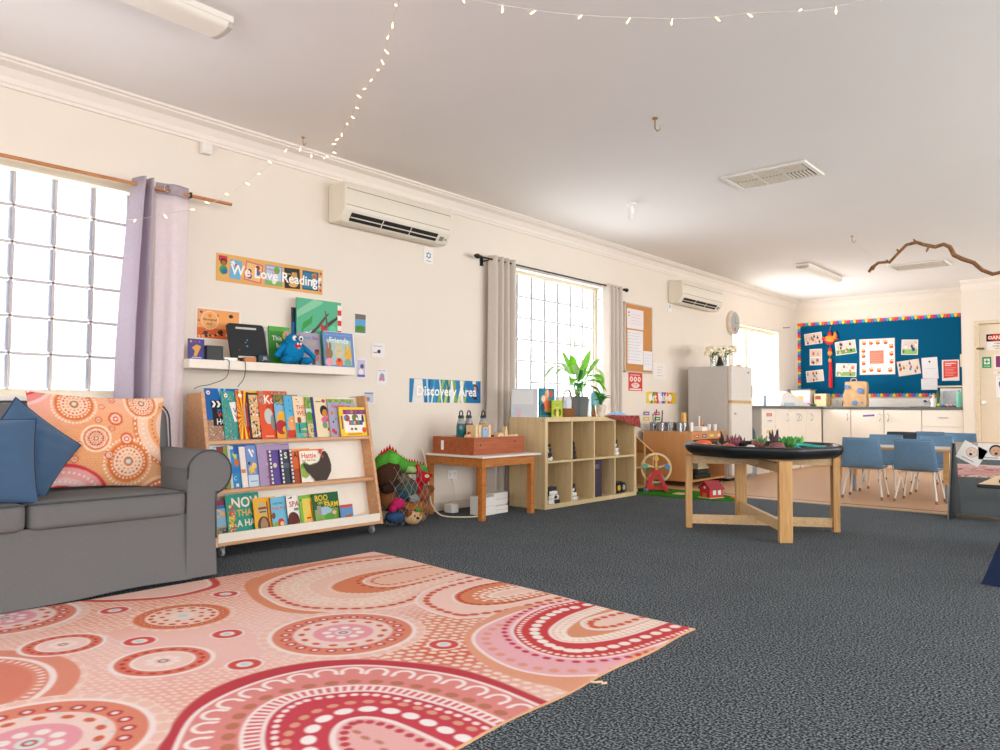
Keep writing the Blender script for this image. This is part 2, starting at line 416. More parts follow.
# ================================================================== CAMERA, LIGHT
yaw, pitch, roll = 7.08025571e-01, 4.20101584e-02, 6.45286639e-03
ca, sa = math.cos(yaw), math.sin(yaw)
fwd = Vector((-sa*math.cos(pitch), ca*math.cos(pitch), math.sin(pitch)))
rt = Vector((ca, sa, 0)); up = rt.cross(fwd)
r2 = rt*math.cos(roll)+up*math.sin(roll); u2 = -rt*math.sin(roll)+up*math.cos(roll)
cd = bpy.data.cameras.new('camera'); cam = bpy.data.objects.new('camera', cd); COL.objects.link(cam)
cam.matrix_world = Matrix(((r2.x, u2.x, -fwd.x, 0), (r2.y, u2.y, -fwd.y, 0), (r2.z, u2.z, -fwd.z, .86), (0, 0, 0, 1)))
cd.sensor_width = 36; cd.lens = 36*762.15/1000; cd.clip_start = .02
SC.camera = cam
SC.view_settings.view_transform = 'Standard'; SC.view_settings.look = 'None'
SC.view_settings.gamma = 1; SC.view_settings.use_curve_mapping = False
SC.view_settings.exposure = EXPO
wd = bpy.data.worlds.new('sky'); SC.world = wd; wd.use_nodes = True
bg = wd.node_tree.nodes['Background']; bg.inputs['Color'].default_value = (.93, .96, 1, 1); bg.inputs['Strength'].default_value = 2.2
def area(name, loc, rot, sx, sy, power, col):
    l = bpy.data.lights.new(name, 'AREA'); l.shape = 'RECTANGLE'; l.size = sx; l.size_y = sy; l.energy = power; l.color = col
    o = bpy.data.objects.new(name, l); COL.objects.link(o); o.location = loc; o.rotation_euler = rot; return o
D = (1, .992, .985)
for i, (ya, yb, za, zb) in enumerate((W1, W2, W3)):
    area('daylight_left', (-4.95, (ya+yb)/2, (za+zb)/2), (0, -PI/2-math.radians(TL), 0), zb-za+.5, yb-ya+.5, PL[i], (1, .99, .98))
for i, (ya, yb, za, zb) in enumerate(WR):
    area('daylight_right', (XR+.4, (ya+yb)/2, (za+zb)/2+.1), (0, PI/2+math.radians(24), 0), zb-za+.3, yb-ya+.3, PRR[i], D)
for a, b in ((-3.4, -.9), (.1, 2.6)):
    area('daylight_rear', ((a+b)/2, YF-.4, 1.5), (PI/2+math.radians(20), 0, 0), b-a+.2, 1.6, PF, D)
SC.cycles.use_denoising = True
SC.cycles.max_bounces = 10; SC.cycles.diffuse_bounces = 6; SC.cycles.transparent_max_bounces = 12
SC.cycles.sample_clamp_indirect = 6
SC.cycles.caustics_reflective = False; SC.cycles.caustics_refractive = False
# ================================================================== PRINTED CLOTH PATTERNS
class Canvas:
    """a cloth print painted in metres, sampled into the colours of a fine mesh"""
    def __init__(s, x0, y0, x1, y1, res, base):
        s.x0, s.y0, s.res = x0, y0, res
        s.nx = int(round((x1-x0)/res))+1; s.ny = int(round((y1-y0)/res))+1
        s.a = np.zeros((s.ny, s.nx, 3), np.float32); s.a[:] = C3(base)
        s.X, s.Y = np.meshgrid(x0+np.arange(s.nx)*res, y0+np.arange(s.ny)*res)
    def win(s, xa, ya, xb, yb):
        r = s.res*2
        i0 = max(0, int((xa-r-s.x0)/s.res)); i1 = min(s.nx, int((xb+r-s.x0)/s.res)+2)
        j0 = max(0, int((ya-r-s.y0)/s.res)); j1 = min(s.ny, int((yb+r-s.y0)/s.res)+2)
        return (slice(j0, max(j0, j1)), slice(i0, max(i0, i1)))
    def blend(s, w, cov, col):
        cov = np.clip(cov, 0, 1)[..., None]; s.a[w] = s.a[w]*(1-cov)+np.array(C3(col), np.float32)*cov
    def disc(s, cx, cy, r, col, ry=None, ang=0.):
        ry = ry or r; R = max(r, ry); w = s.win(cx-R, cy-R, cx+R, cy+R)
        if s.X[w].size == 0: return
        dx, dy = s.X[w]-cx, s.Y[w]-cy
        if ang: c, d = math.cos(ang), math.sin(ang); dx, dy = dx*c+dy*d, -dx*d+dy*c
        q = np.sqrt((dx/r)**2+(dy/ry)**2)
        s.blend(w, (1-q)*min(r, ry)/s.res+.5, col)
    def ring(s, cx, cy, r, wd, col):
        w = s.win(cx-r-wd, cy-r-wd, cx+r+wd, cy+r+wd)
        if s.X[w].size == 0: return
        q = np.hypot(s.X[w]-cx, s.Y[w]-cy)
        s.blend(w, (wd/2-np.abs(q-r))/s.res+.5, col)
    def dots(s, cx, cy, r, n, dr, col, ry=None, a0=0.):
        for i in range(n):
            a = a0+2*PI*i/n; s.disc(cx+r*math.cos(a), cy+r*math.sin(a), dr, col, ry=ry, ang=a)
    def dist(s, w, pts, closed=False):
        X, Y = s.X[w], s.Y[w]; d = np.full(X.shape, 1e9, np.float32)
        n = len(pts)
        for i in range(n if closed else n-1):
            (ax, ay), (bx, by) = pts[i], pts[(i+1) % n]
            vx, vy = bx-ax, by-ay; L = vx*vx+vy*vy+1e-12
            t = np.clip(((X-ax)*vx+(Y-ay)*vy)/L, 0, 1)
            d = np.minimum(d, np.hypot(X-ax-t*vx, Y-ay-t*vy))
        return d
    def bb(s, pts, e=0.):
        xs = [p[0] for p in pts]; ys = [p[1] for p in pts]
        return s.win(min(xs)-e, min(ys)-e, max(xs)+e, max(ys)+e)
    def fill(s, pts, col):
        w = s.bb(pts)
        if s.X[w].size == 0: return
        X, Y = s.X[w], s.Y[w]; ins = np.zeros(X.shape, bool); n = len(pts)
        for i in range(n):
            (ax, ay), (bx, by) = pts[i], pts[(i+1) % n]
            if ay == by: continue
            c = ((ay > Y) != (by > Y)) & (X < (bx-ax)*(Y-ay)/(by-ay)+ax); ins ^= c
        d = s.dist(w, pts, True); s.blend(w, np.where(ins, d, -d)/s.res+.5, col)
    def line(s, pts, wd, col):
        w = s.bb(pts, wd)
        if s.X[w].size == 0: return
        s.blend(w, (wd/2-s.dist(w, pts))/s.res+.5, col)
def spline(pts, n=6):
    P = [np.array(p, float) for p in pts]; P = [2*P[0]-P[1]]+P+[2*P[-1]-P[-2]]; out = []
    for i in range(1, len(P)-2):
        for k in range(n):
            t = k/n; a, b, c, d = P[i-1:i+3]
            q = .5*((2*b)+(-a+c)*t+(2*a-5*b+4*c-d)*t*t+(-a+3*b-3*c+d)*t**3); out.append((float(q[0]), float(q[1])))
    out.append(tuple(float(x) for x in P[-2])); return out
def offs(pts, d):
    out = []
    for i, p in enumerate(pts):
        a = pts[max(0, i-1)]; b = pts[min(len(pts)-1, i+1)]; tx, ty = b[0]-a[0], b[1]-a[1]; L = math.hypot(tx, ty) or 1
        out.append((p[0]-ty/L*d, p[1]+tx/L*d))
    return out
def along(pts, step, off=0.):
    out = []; acc = step/2
    for i in range(len(pts)-1):
        (ax, ay), (bx, by) = pts[i], pts[i+1]; L = math.hypot(bx-ax, by-ay)
        if L < 1e-9: continue
        while acc <= L:
            t = acc/L; tx, ty = (bx-ax)/L, (by-ay)/L
            out.append((ax+(bx-ax)*t-ty*off, ay+(by-ay)*t+tx*off, math.atan2(ty, tx))); acc += step
        acc -= L
    return out

CW_, CRED, CCOR, CORG, CPK, CPALE, CTAN, CAQ = '#F6E4E2', '#C94A50', '#DE7F72', '#E39A78', '#EDA3B0', '#F0C4B6', '#C98A74', '#BFD9DC'
def medallion(c, x, y, R, kind=0):
    if kind == 0:      # big dotted medallion with a beaded white rim
        c.disc(x, y, R, '#F3D6CD'); c.dots(x, y, R*.94, max(12, int(30)), R*.055, CPALE, ry=R*.085); c.ring(x, y, R*.86, R*.04, CW_)
        c.disc(x, y, R*.83, '#E08A72'); c.dots(x, y, R*.68, 22, R*.062, '#C0454A'); c.dots(x, y, R*.68, 22, R*.03, CW_)
        c.disc(x, y, R*.59, '#F3D3CC'); c.dots(x, y, R*.49, 14, R*.04, '#D56A50', ry=R*.055); c.dots(x, y, R*.56, 14, R*.02, CAQ, a0=.2)
        c.disc(x, y, R*.36, '#EBA0AC'); c.dots(x, y, R*.2, 8, R*.055, '#F3E8E4'); c.disc(x, y, R*.1, '#D8E2DF'); c.disc(x, y, R*.06, '#C5625A'); c.disc(x, y, R*.03, CAQ)
    elif kind == 1:    # small ring medallion
        c.disc(x, y, R, CW_); c.disc(x, y, R*.9, '#DD7B66'); c.dots(x, y, R*.75, 18, R*.05, '#C0413F', ry=R*.08); c.disc(x, y, R*.62, CW_); c.disc(x, y, R*.56, '#F2CFC5')
        c.dots(x, y, R*.26, 8, R*.09, '#F6E2DC'); c.disc(x, y, R*.11, '#B5655A'); c.disc(x, y, R*.06, CAQ)
    elif kind == 2:    # eye
        c.disc(x, y, R, CW_); c.disc(x, y, R*.86, '#D5574F'); c.disc(x, y, R*.42, CW_); c.disc(x, y, R*.26, CAQ)
    elif kind == 3:    # orange dotted rosette
        c.dots(x, y, R*.95, 26, R*.05, '#F2D3C2', ry=R*.07); c.disc(x, y, R*.86, '#DB7B54'); c.dots(x, y, R*.74, 20, R*.05, '#B9453A'); c.dots(x, y, R*.74, 20, R*.02, CW_)
        c.disc(x, y, R*.66, '#F2D0C0'); c.dots(x, y, R*.56, 16, R*.05, '#C9533F', ry=R*.07); c.dots(x, y, R*.36, 9, R*.05, '#C9533F'); c.disc(x, y, R*.22, '#F0D9D6'); c.disc(x, y, R*.1, CAQ)
def scales(c, x0, y0, x1, y1, step, col, test, r=.35, jit=.12):
    j = 0; y = y0
    while y < y1:
        x = x0+(step/2 if j % 2 else 0)
        while x < x1:
            if test(x, y): c.disc(x+random.uniform(-jit, jit)*step, y+random.uniform(-jit, jit)*step, step*r, col, ry=step*r*.72, ang=random.uniform(.3, .9))
            x += step
        y += step*.8; j += 1

R8a=[(-1.36,.79),(-1.6,.80),(-1.78,.85),(-1.9,0.92),(-2.1,1.1),(-2.19,1.28),(-2.18,1.49),(-2.06,1.67),(-1.81,1.81),(-1.61,1.84),(-1.3,1.80)]
R8b=[(-1.36,.85),(-1.6,.86),(-1.76,.89),(-1.87,0.95),(-2.04,1.1),(-2.115,1.3),(-2.1,1.49),(-1.99,1.65),(-1.77,1.76),(-1.57,1.79),(-1.3,1.76)]
R8c=[(-1.36,1.0),(-1.6,1.01),(-1.77,1.07),(-1.91,1.19),(-1.96,1.33),(-1.9,1.48),(-1.8,1.57),(-1.69,1.61),(-1.52,1.63),(-1.3,1.61)]
R8d=[(-1.36,1.05),(-1.57,1.05),(-1.72,1.1),(-1.86,1.21),(-1.91,1.33),(-1.86,1.45),(-1.78,1.53),(-1.65,1.57),(-1.48,1.59),(-1.3,1.57)]
R8e=[(-1.36,1.18),(-1.52,1.19),(-1.62,1.24),(-1.675,1.31),(-1.665,1.37),(-1.6,1.405),(-1.5,1.41),(-1.3,1.4)]
U3a=[(-2.0,2.7),(-2.03,2.55),(-2.02,2.37),(-1.98,2.2),(-1.9,2.08),(-1.77,2.0),(-1.63,1.96),(-1.52,1.97),(-1.43,2.02),(-1.3,2.16)]
U3z=[(-2.1,2.55),(-2.07,2.36),(-1.99,2.14),(-1.88,2.02),(-1.73,1.93),(-1.58,1.895),(-1.43,1.91),(-1.3,1.98)]
U3b=[(-1.95,2.95),(-1.97,2.79),(-2.0,2.64),(-1.97,2.46),(-1.89,2.29),(-1.78,2.19),(-1.66,2.14),(-1.54,2.15),(-1.46,2.22),(-1.4,2.35),(-1.37,2.56),(-1.34,2.9)]
U3c=[(-1.84,2.95),(-1.84,2.79),(-1.84,2.6),(-1.79,2.41),(-1.72,2.32),(-1.64,2.3),(-1.56,2.38),(-1.51,2.56),(-1.48,2.95)]
U3d=[(-1.68,2.95),(-1.74,2.76),(-1.76,2.59),(-1.71,2.51),(-1.65,2.5),(-1.59,2.58),(-1.57,2.76),(-1.56,2.95)]
U2a=[(-2.58,3.0),(-2.6,2.75),(-2.6,2.59),(-2.56,2.45),(-2.47,2.33),(-2.35,2.27),(-2.2,2.25),(-2.12,2.29),(-2.05,2.46),(-2.02,2.66),(-1.97,3.0)]
U2b=[(-2.4,3.0),(-2.46,2.82),(-2.475,2.7),(-2.45,2.57),(-2.4,2.49),(-2.31,2.44),(-2.22,2.46),(-2.15,2.56),(-2.12,2.7),(-2.08,3.0)]
U2c=[(-2.28,3.0),(-2.34,2.8),(-2.355,2.68),(-2.33,2.6),(-2.28,2.57),(-2.22,2.61),(-2.17,2.8),(-2.15,3.0)]
U1a=[(-3.25,3.1),(-3.33,2.9),(-3.38,2.7),(-3.4,2.5),(-3.36,2.27),(-3.26,2.08),(-3.12,1.97),(-2.97,1.92),(-2.81,1.9),(-2.66,1.95),(-2.5,2.1),(-2.46,2.3),(-2.55,2.6),(-2.58,3.1)]
U1b=[(-2.95,3.1),(-3.02,2.84),(-3.08,2.56),(-3.05,2.37),(-2.98,2.25),(-2.88,2.21),(-2.79,2.24),(-2.72,2.32),(-2.7,2.46),(-2.72,2.71),(-2.76,3.1)]
U1c=[(-2.93,3.1),(-2.98,2.8),(-3.0,2.55),(-2.95,2.43),(-2.85,2.4),(-2.77,2.44),(-2.74,2.56),(-2.75,2.82),(-2.79,3.1)]

def paint_rug():
    c = Canvas(-3.66, .16, -1.30, 3.0, .004, '#F0C4BC')
    # soft fields of the ground colour
    for x, y, r, col in ((-3.3, 1.6, .55, '#EA9C80'), (-3.35, 1.25, .45, '#EDA890'), (-3.5, 2.2, .6, '#E89A80'), (-1.9, 1.95, .46, '#D96A58'), (-2.15, 2.2, .3, '#E08A70'), (-2.2, 1.15, .35, '#EDB0A4'), (-2.7, .5, .6, '#EBA795')):
        q = np.hypot(c.X-x, c.Y-y)/r; c.blend((slice(None), slice(None)), np.clip(1.15-q, 0, 1)**1.2, col)
    scales(c, -3.6, .2, -1.3, 3., .032, '#F4D5C8', lambda x, y: not (x > -2.25 and 1.75 < y < 2.4) and not (1.2 < y+.15*(x+2.7) < 1.62 and -3.0 < x < -2.35), r=.34)
    scales(c, -2.25, 1.75, -1.3, 2.4, .042, '#F3DCC8', lambda x, y: True, r=.36)
    # scalloped arc at the far left edge
    t = spline([(-3.7, 1.32), (-3.52, 1.4), (-3.41, 1.51), (-3.33, 1.65), (-3.34, 1.8), (-3.42, 1.92), (-3.7, 2.0)])
    c.fill(t, '#F0C6B8'); c.line(t, .035, '#D2564B'); c.line(offs(t, .03), .008, CW_)
    # U1
    u = spline(U1a)[::-1]; c.fill(spline([(x*1.0+(-.07 if x < -3.2 else 0), y-(.06 if y < 2.3 else 0)) for x, y in U1a]), '#E2926F'); c.fill(u, '#F2C9B8'); c.line(u, .012, CW_)
    for x, y, a in along(u, .062, -.045): c.disc(x, y, .024, '#CC5A4C', ry=.014, ang=a)
    for o, st in ((-.12, .07), (-.19, .075)):
        for x, y, a in along(u, st, o): c.ring(x, y, .026, .009, '#F7E2D6')
    c.line(offs(u, -.15), .007, '#F7E2D6')
    u = spline(U1b)[::-1]; c.fill(u, '#DE8762')
    for x, y, a in along(u, .03, 0): c.disc(x, y, .013, '#F5D8C8')
    u = spline(U1c)[::-1]; c.fill(u, '#F0C2AC')
    c.line(u, .01, CW_)
    for x, y, a in along(u, .045, .028): c.disc(x, y, .016, '#C9503E', ry=.01, ang=a)
    for x, y, a in along(u, .05, -.04): c.disc(x, y, .014, '#D8734F', ry=.01, ang=a)
    # U2
    u = spline(U2a)[::-1]; c.fill(u, '#F4CFC4'); c.line(u, .012, CW_)
    for x, y, a in along(u, .06, -.045): c.disc(x, y, .024, '#D2654A', ry=.016, ang=a)
    u = spline(U2b)[::-1]; c.fill(u, '#DD8A64'); c.line(u, .012, CW_)
    for x, y, a in along(u, .042, -.024): c.disc(x, y, .015, '#C9483C', ry=.011, ang=a)
    u = spline(U2c)[::-1]; c.fill(u, '#F2CDBF')
    for o in (.03, 0, -.04):
        for x, y, a in along(u, .034, o): c.disc(x, y, .011, '#F8E6DA')
    for x, y, a in along(u, .05, -.02): c.disc(x, y, .012, '#E0906C')
    # U3
    c.fill(spline(U3z+[(-1.25, 2.6), (-1.8, 3.1)]), '#E6A285')
    u = spline(U3a)[::-1]; c.fill(u+[(-1.2, 2.4), (-1.8, 3.1)], '#EDB3BC'); c.line(u, .014, CW_)
    for x, y, a in along(u, .07, -.045): c.disc(x, y, .018, '#E7A08A')
    u = spline(U3b)[::-1]; c.fill(u, '#D2494B'); c.line(u, .014, '#F7DDE2')
    for x, y, a in along(u, .044, .03): c.disc(x, y, .016, '#CF4258', ry=.012, ang=a)
    for x, y, a in along(u, .032, -.026): c.disc(x, y, .010, '#F8E3DC')
    for x, y, a in along(u, .066, -.085): c.disc(x, y, .024, '#F8EDE8', ry=.02, ang=a)
    u = spline(U3c)[::-1]; c.fill(u, '#F1C7B4'); c.line(u, .014, CW_)
    for o in (-.025, -.05):
        for x, y, a in along(u, .032, o): c.disc(x, y, .012, '#FBEFE6')
    c.fill(offs(u, -.065), '#E29A78')
    u = spline(U3d)[::-1]; c.fill(u, '#F3D2C6'); c.line(u, .014, CW_)
    for x, y, a in along(u, .05, -.035): c.disc(x, y, .019, '#D8653F', ry=.015, ang=a)
    # R8, the large red one
    u = spline(R8a); c.fill(u, '#C2454F'); c.line(offs(u, .0), .006, '#D98A80')
    u = spline(R8b); c.fill(u, '#E28E8A'); c.line(u, .014, CW_)
    for x, y, a in along(u, .098, -.055):   # small white horseshoes, open inwards
        c.ring(x, y, .032, .013, '#FAECEA')
        k = a-PI/2; c.disc(x+.034*math.cos(k), y+.034*math.sin(k), .026, '#E28E8A', ry=.03, ang=k)
        for q in (-1, 1):
            bx_, by_ = x+q*.031*math.cos(a), y+q*.031*math.sin(a)
            c.line([(bx_, by_), (bx_+.022*math.cos(k), by_+.022*math.sin(k))], .012, '#FAECEA')
    for x, y, a in along(spline(R8c), .062, .032): c.disc(x, y, .022, '#C07A62', ry=.018, ang=a)
    uc = spline(R8c); c.fill(uc, '#DC6F74'); c.line(uc, .011, CW_)
    ud = spline(R8d)
    for x, y, a in along(uc, .026, -.02):
        k = a-PI/2; c.line([(x-.018*math.cos(k), y-.018*math.sin(k)), (x+.02*math.cos(k), y+.02*math.sin(k))], .011, '#FAECEA')
    c.fill(ud, '#CE4A58'); c.line(ud, .012, CW_)
    for x, y, a in along(ud, .038, -.03): c.disc(x, y, .012, '#F8E6E4', ry=.010, ang=a)
    ue = spline(R8e)
    for x, y, a in along(offs(ue, .115), .052, 0): c.disc(x, y, .017, '#DFA088', ry=.013, ang=a)
    for x, y, a in along(offs(ue, .06), .068, 0): c.disc(x, y, .027, '#FAF0F0', ry=.02, ang=a)
    c.fill(ue, '#EDB4B2'); c.line(ue, .016, CW_)
    for x, y, a in along(ue, .04, -.028): c.disc(x, y, .013, '#C84A58')
    for k in range(9): c.disc(-1.6+.045*k, 1.29+random.uniform(-.02, .02), .016, '#C98670', ry=.009)
    # medallions
    medallion(c, -2.75, .60, .45, 0); c.disc(-2.75, .60, .43, '#E2907A'); c.ring(-2.75, .6, .355, .02, CW_); c.dots(-2.75, .6, .325, 64, .012, CW_, ry=.006, a0=.05); c.disc(-2.75, .6, .3, '#DD8570')
    medallion(c, -2.335, 1.83, .31, 0); medallion(c, -2.17, .72, .33, 0); medallion(c, -3.50, 1.06, .30, 0)
    medallion(c, -2.96, 1.08, .14, 1); medallion(c, -2.53, 1.235, .165, 1); medallion(c, -3.0, 1.54, .21, 3)
    for x, y in ((-3.2, 1.842), (-3.29, 1.395), (-2.8, 1.278), (-2.65, 1.536), (-2.3, 1.398), (-1.95, 1.978)): medallion(c, x, y, .062, 2)
    return c
def build_rug():
    c = paint_rug(); SW, SE, NE, NW = (-3.63, .2), (-1.33, .2), (-1.367, 2.776), (-3.5, 2.965)
    nu, nv = 540, 640
    U, V = np.meshgrid(np.linspace(0, 1, nu+1), np.linspace(0, 1, nv+1))
    X = (SW[0]*(1-U)+SE[0]*U)*(1-V)+(NW[0]*(1-U)+NE[0]*U)*V
    Y = (SW[1]*(1-U)+SE[1]*U)*(1-V)+(NW[1]*(1-U)+NE[1]*U)*V
    # edges of a cloth mat are never quite straight
    X = X+np.where(U > .5, (U-.5)*2, 0)**8*.006*np.sin(V*31)+np.where(U < .5, (.5-U)*2, 0)**8*.01*np.sin(V*17)
    Y = Y+np.where(V > .5, (V-.5)*2, 0)**10*.008*np.sin(U*13)
    e = np.minimum(np.minimum(U, 1-U), np.minimum(V, 1-V)); e = np.clip(e*120, 0, 1)
    Z = .0035+.0035*np.sqrt(e)+.0012*np.sin(X*5+Y*3)*e+.0012*np.sin(X*2.1-Y*6.3)*e
    gi = (X-c.x0)/c.res; gj = (Y-c.y0)/c.res
    i0 = np.clip(gi.astype(int), 0, c.nx-2); j0 = np.clip(gj.astype(int), 0, c.ny-2); fu = np.clip(gi-i0, 0, 1)[..., None]; fv = np.clip(gj-j0, 0, 1)[..., None]
    A = c.a
    colr = A[j0, i0]*(1-fu)*(1-fv)+A[j0, i0+1]*fu*(1-fv)+A[j0+1, i0]*(1-fu)*fv+A[j0+1, i0+1]*fu*fv
    lum = colr.mean(-1, keepdims=True); colr = (colr*.97+lum*np.array([1.02, .97, 1.0])*.03)*.97
    hem = np.array(C3('#DDA884')); k = (np.minimum(np.minimum(U, 1-U)*2.25, np.minimum(V, 1-V)*2.7) < .006)[..., None]
    colr = np.where(k, hem, colr)
    n = (nu+1)*(nv+1); me = bpy.data.meshes.new('area_rug')
    co = np.stack([X, Y, Z], -1).reshape(-1, 3)
    # closed underside rim
    idx = np.arange(n).reshape(nv+1, nu+1)
    q = np.stack([idx[:-1, :-1], idx[:-1, 1:], idx[1:, 1:], idx[1:, :-1]], -1).reshape(-1, 4)
    rim = np.concatenate([idx[0, :], idx[1:, -1], idx[-1, ::-1][1:], idx[::-1, 0][1:-1]])
    low = co[rim].copy(); low[:, 2] = .0005; m = len(rim)
    co = np.concatenate([co, low]); r2_ = np.arange(m)+n
    sk = np.stack([rim, r2_, np.roll(r2_, -1), np.roll(rim, -1)], -1)
    q = np.concatenate([q, sk]); colr = np.concatenate([colr.reshape(-1, 3), np.tile(hem, (m, 1))])
    me.vertices.add(len(co)); me.vertices.foreach_set('co', co.astype(np.float32).ravel())
    me.loops.add(len(q)*4); me.loops.foreach_set('vertex_index', q.astype(np.int32).ravel())
    me.polygons.add(len(q)); me.polygons.foreach_set('loop_start', np.arange(0, len(q)*4, 4, dtype=np.int32)); 
    me.update(calc_edges=True); me.validate()
    a = me.color_attributes.new('Col', 'FLOAT_COLOR', 'POINT'); arr = np.ones((len(co), 4), np.float32); arr[:, :3] = colr; a.data.foreach_set('color', arr.ravel())
    me.materials.append(PRC)
    o = bpy.data.objects.new('area_rug', me); COL.objects.link(o)
    tag(o, 'large pink and coral rug with dotted circle pattern on the grey carpet', 'rug')
    MB().tube([(-1.545, 1.99-.56+.6, .004), (-1.352, 2.022, .006), (-1.335, 2.03, .006), (-1.325, 2.05, .005), (-1.318, 2.035, .005), (-1.31, 2.05, .005)][1:], .0035, 6).build('loose_thread', pm('rug_thread', '#E8C9A4', rough=.9), o)
build_rug()
# ================================================================== SOFA
M_SOFA = pm('grey_sofa_cloth', '#6F7071', rough=.95, var=.10, scale=350, bump=.35, bscale=500, spec=.15)
M_PIPE = pm('sofa_seam', '#4E5052', rough=.95, var=.05, spec=.1)
M_BLUE = pm('blue_linen', '#46607E', rough=.95, var=.09, scale=300, bump=.3, bscale=450, spec=.15, sheen=.2)
M_BLUED = pm('navy_seam', '#2C3F5A', rough=.95, var=.05)
sofa = thing('sofa', 'grey fabric sofa with rolled arms and loose cover, under the glass block window', 'sofa', (-4.0, 1.0, 0))
FX, BX = -3.575, -4.27
def arm_profile(y0, y1, flip=1):
    # (y, z) outline of a rolled arm, inner face at y0, outer face y1
    p = [(y0, .02), (y0, .50), (y0+.005, .56)]
    cy, cz, r = (y0+y1)/2+.04*flip, .525, .112
    for i in range(0, 15):
        a = PI*.93-i*(PI*1.32/14); p.append((cy+flip*r*math.cos(a)*1.06, cz+r*math.sin(a)))
    p += [(y1+.004*flip, .43), (y1, .36), (y1+.004*flip, .2), (y1+.012*flip, .02)]
    return p
def arm(y0, y1, flip):
    pr = arm_profile(y0, y1, flip); k = len(pr); m = MB(); vs = []; fs = []
    xs = [BX, BX+.2, BX+.5, FX-.06, FX-.012, FX]
    for i, x in enumerate(xs):
        sh = .988 if i == len(xs)-1 else 1; cy = (y0+y1)/2+.03*flip
        for (y, z) in pr: vs.append((x+(.012*(1-z/.6) if i > 3 else 0), cy+(y-cy)*sh, .3+(z-.3)*(sh if z > .03 else 1)))
    for i in range(len(xs)-1):
        for j in range(k):
            fs.append((i*k+j, (i+1)*k+j, (i+1)*k+(j+1) % k, i*k+(j+1) % k))
    fs.append(list(range(k))[::-1] if flip > 0 else list(range(k))); fs.append([(len(xs)-1)*k+j for j in range(k)])
    m.add(vs, fs); a = m.build('arm', M_SOFA, sofa, smooth=75)
    pip = MB(); q = [(FX+.003+.012*(1-z/.6), y, z) for y, z in pr[1:-1]]
    pip.tube(q, .0045, 6); pip.build('piping', M_PIPE, a, smooth=180)
    return a
arm(1.842, 1.99, 1); arm(.36, .21, -1)
# base with the loose cover skirt
m = MB()
def skirt(u, v):
    y = .30+u*1.57; z = .335*(1-v)+.015*v
    return (FX-.012+.02*v*v+.006*math.sin(u*21)*v, y, z+.006*math.sin(u*9)*v)
m.grid(skirt, 60, 10); m.box(BX, .3, .05, FX-.03, 1.86, .335)
m.build('base', M_SOFA, sofa, smooth=60)
def soft_box(m, x0, y0, z0, x1, y1, z1, r=.035, puff=.02, nu=18, nv=14, sag=0.):
    """a plump upholstered block, crown on top and softened edges"""
    cx, cy, cz = (x0+x1)/2, (y0+y1)/2, (z0+z1)/2; hx, hy, hz = (x1-x0)/2, (y1-y0)/2, (z1-z0)/2
    n = 14; vs = []; idx = {}; fs = []
    def pt(a, b, c):
        key = (round(a, 4), round(b, 4), round(c, 4))
        if key in idx: return idx[key]
        # rounded box projection
        px, py, pz = a*hx, b*hy, c*hz
        ix, iy, iz = max(-hx+r, min(hx-r, px)), max(-hy+r, min(hy-r, py)), max(-hz+r, min(hz-r, pz))
        d = Vector((px-ix, py-iy, pz-iz))
        if d.length > 1e-6: d = d.normalized()*r
        p = Vector((ix, iy, iz))+d
        p.z += puff*(1-a*a)*(1-b*b)*(1 if c > 0 else -.0)*max(0, c)-sag*(1-a*a)*(1-b*b)*max(0, c)
        p.x += puff*.5*(1-b*b)*(1-c*c)*a; p.y += puff*.3*(1-a*a)*(1-c*c)*b
        vs.append((cx+p.x, cy+p.y, cz+p.z)); idx[key] = len(vs)-1
        return idx[key]
    ts = [-1+2*i/n for i in range(n+1)]; ts = [math.copysign(abs(t)**.75, t) for t in ts]
    for k in range(n):
        for l in range(n):
            a, b, c, d = ts[k], ts[k+1], ts[l], ts[l+1]
            for sgn in (-1, 1):
                o = 1 if sgn > 0 else -1
                for f in (lambda u, v: (u, v, sgn), lambda u, v: (sgn, u, v), lambda u, v: (v, sgn, u)):
                    q = [pt(*f(a, c)), pt(*f(b, c)), pt(*f(b, d)), pt(*f(a, d))]
                    fs.append(q if o > 0 else q[::-1])
    return m.add(vs, fs)
def piping_loop(x0, y0, x1, y1, z, r, par, rad=.005, n=5):
    p = []
    for cx, cy, a0 in ((x1-r, y1-r, 0), (x0+r, y1-r, PI/2), (x0+r, y0+r, PI), (x1-r, y0+r, 1.5*PI)):
        for i in range(n+1): a = a0+PI/2*i/n; p.append((cx+r*math.cos(a), cy+r*math.sin(a), z))
    MB().tube(p, rad, 6, closed=True).build('piping', M_PIPE, par, smooth=180)
for y0, y1 in ((1.156, 1.838), (.37, 1.148)):
    m = MB(); soft_box(m, -4.13, y0, .325, -3.56, y1, .447, r=.03, puff=.008)
    o = m.build('seat_cushion', M_SOFA, sofa, smooth=60)
    piping_loop(-4.13, y0, -3.558, y1, .44, .03, o, .0045)
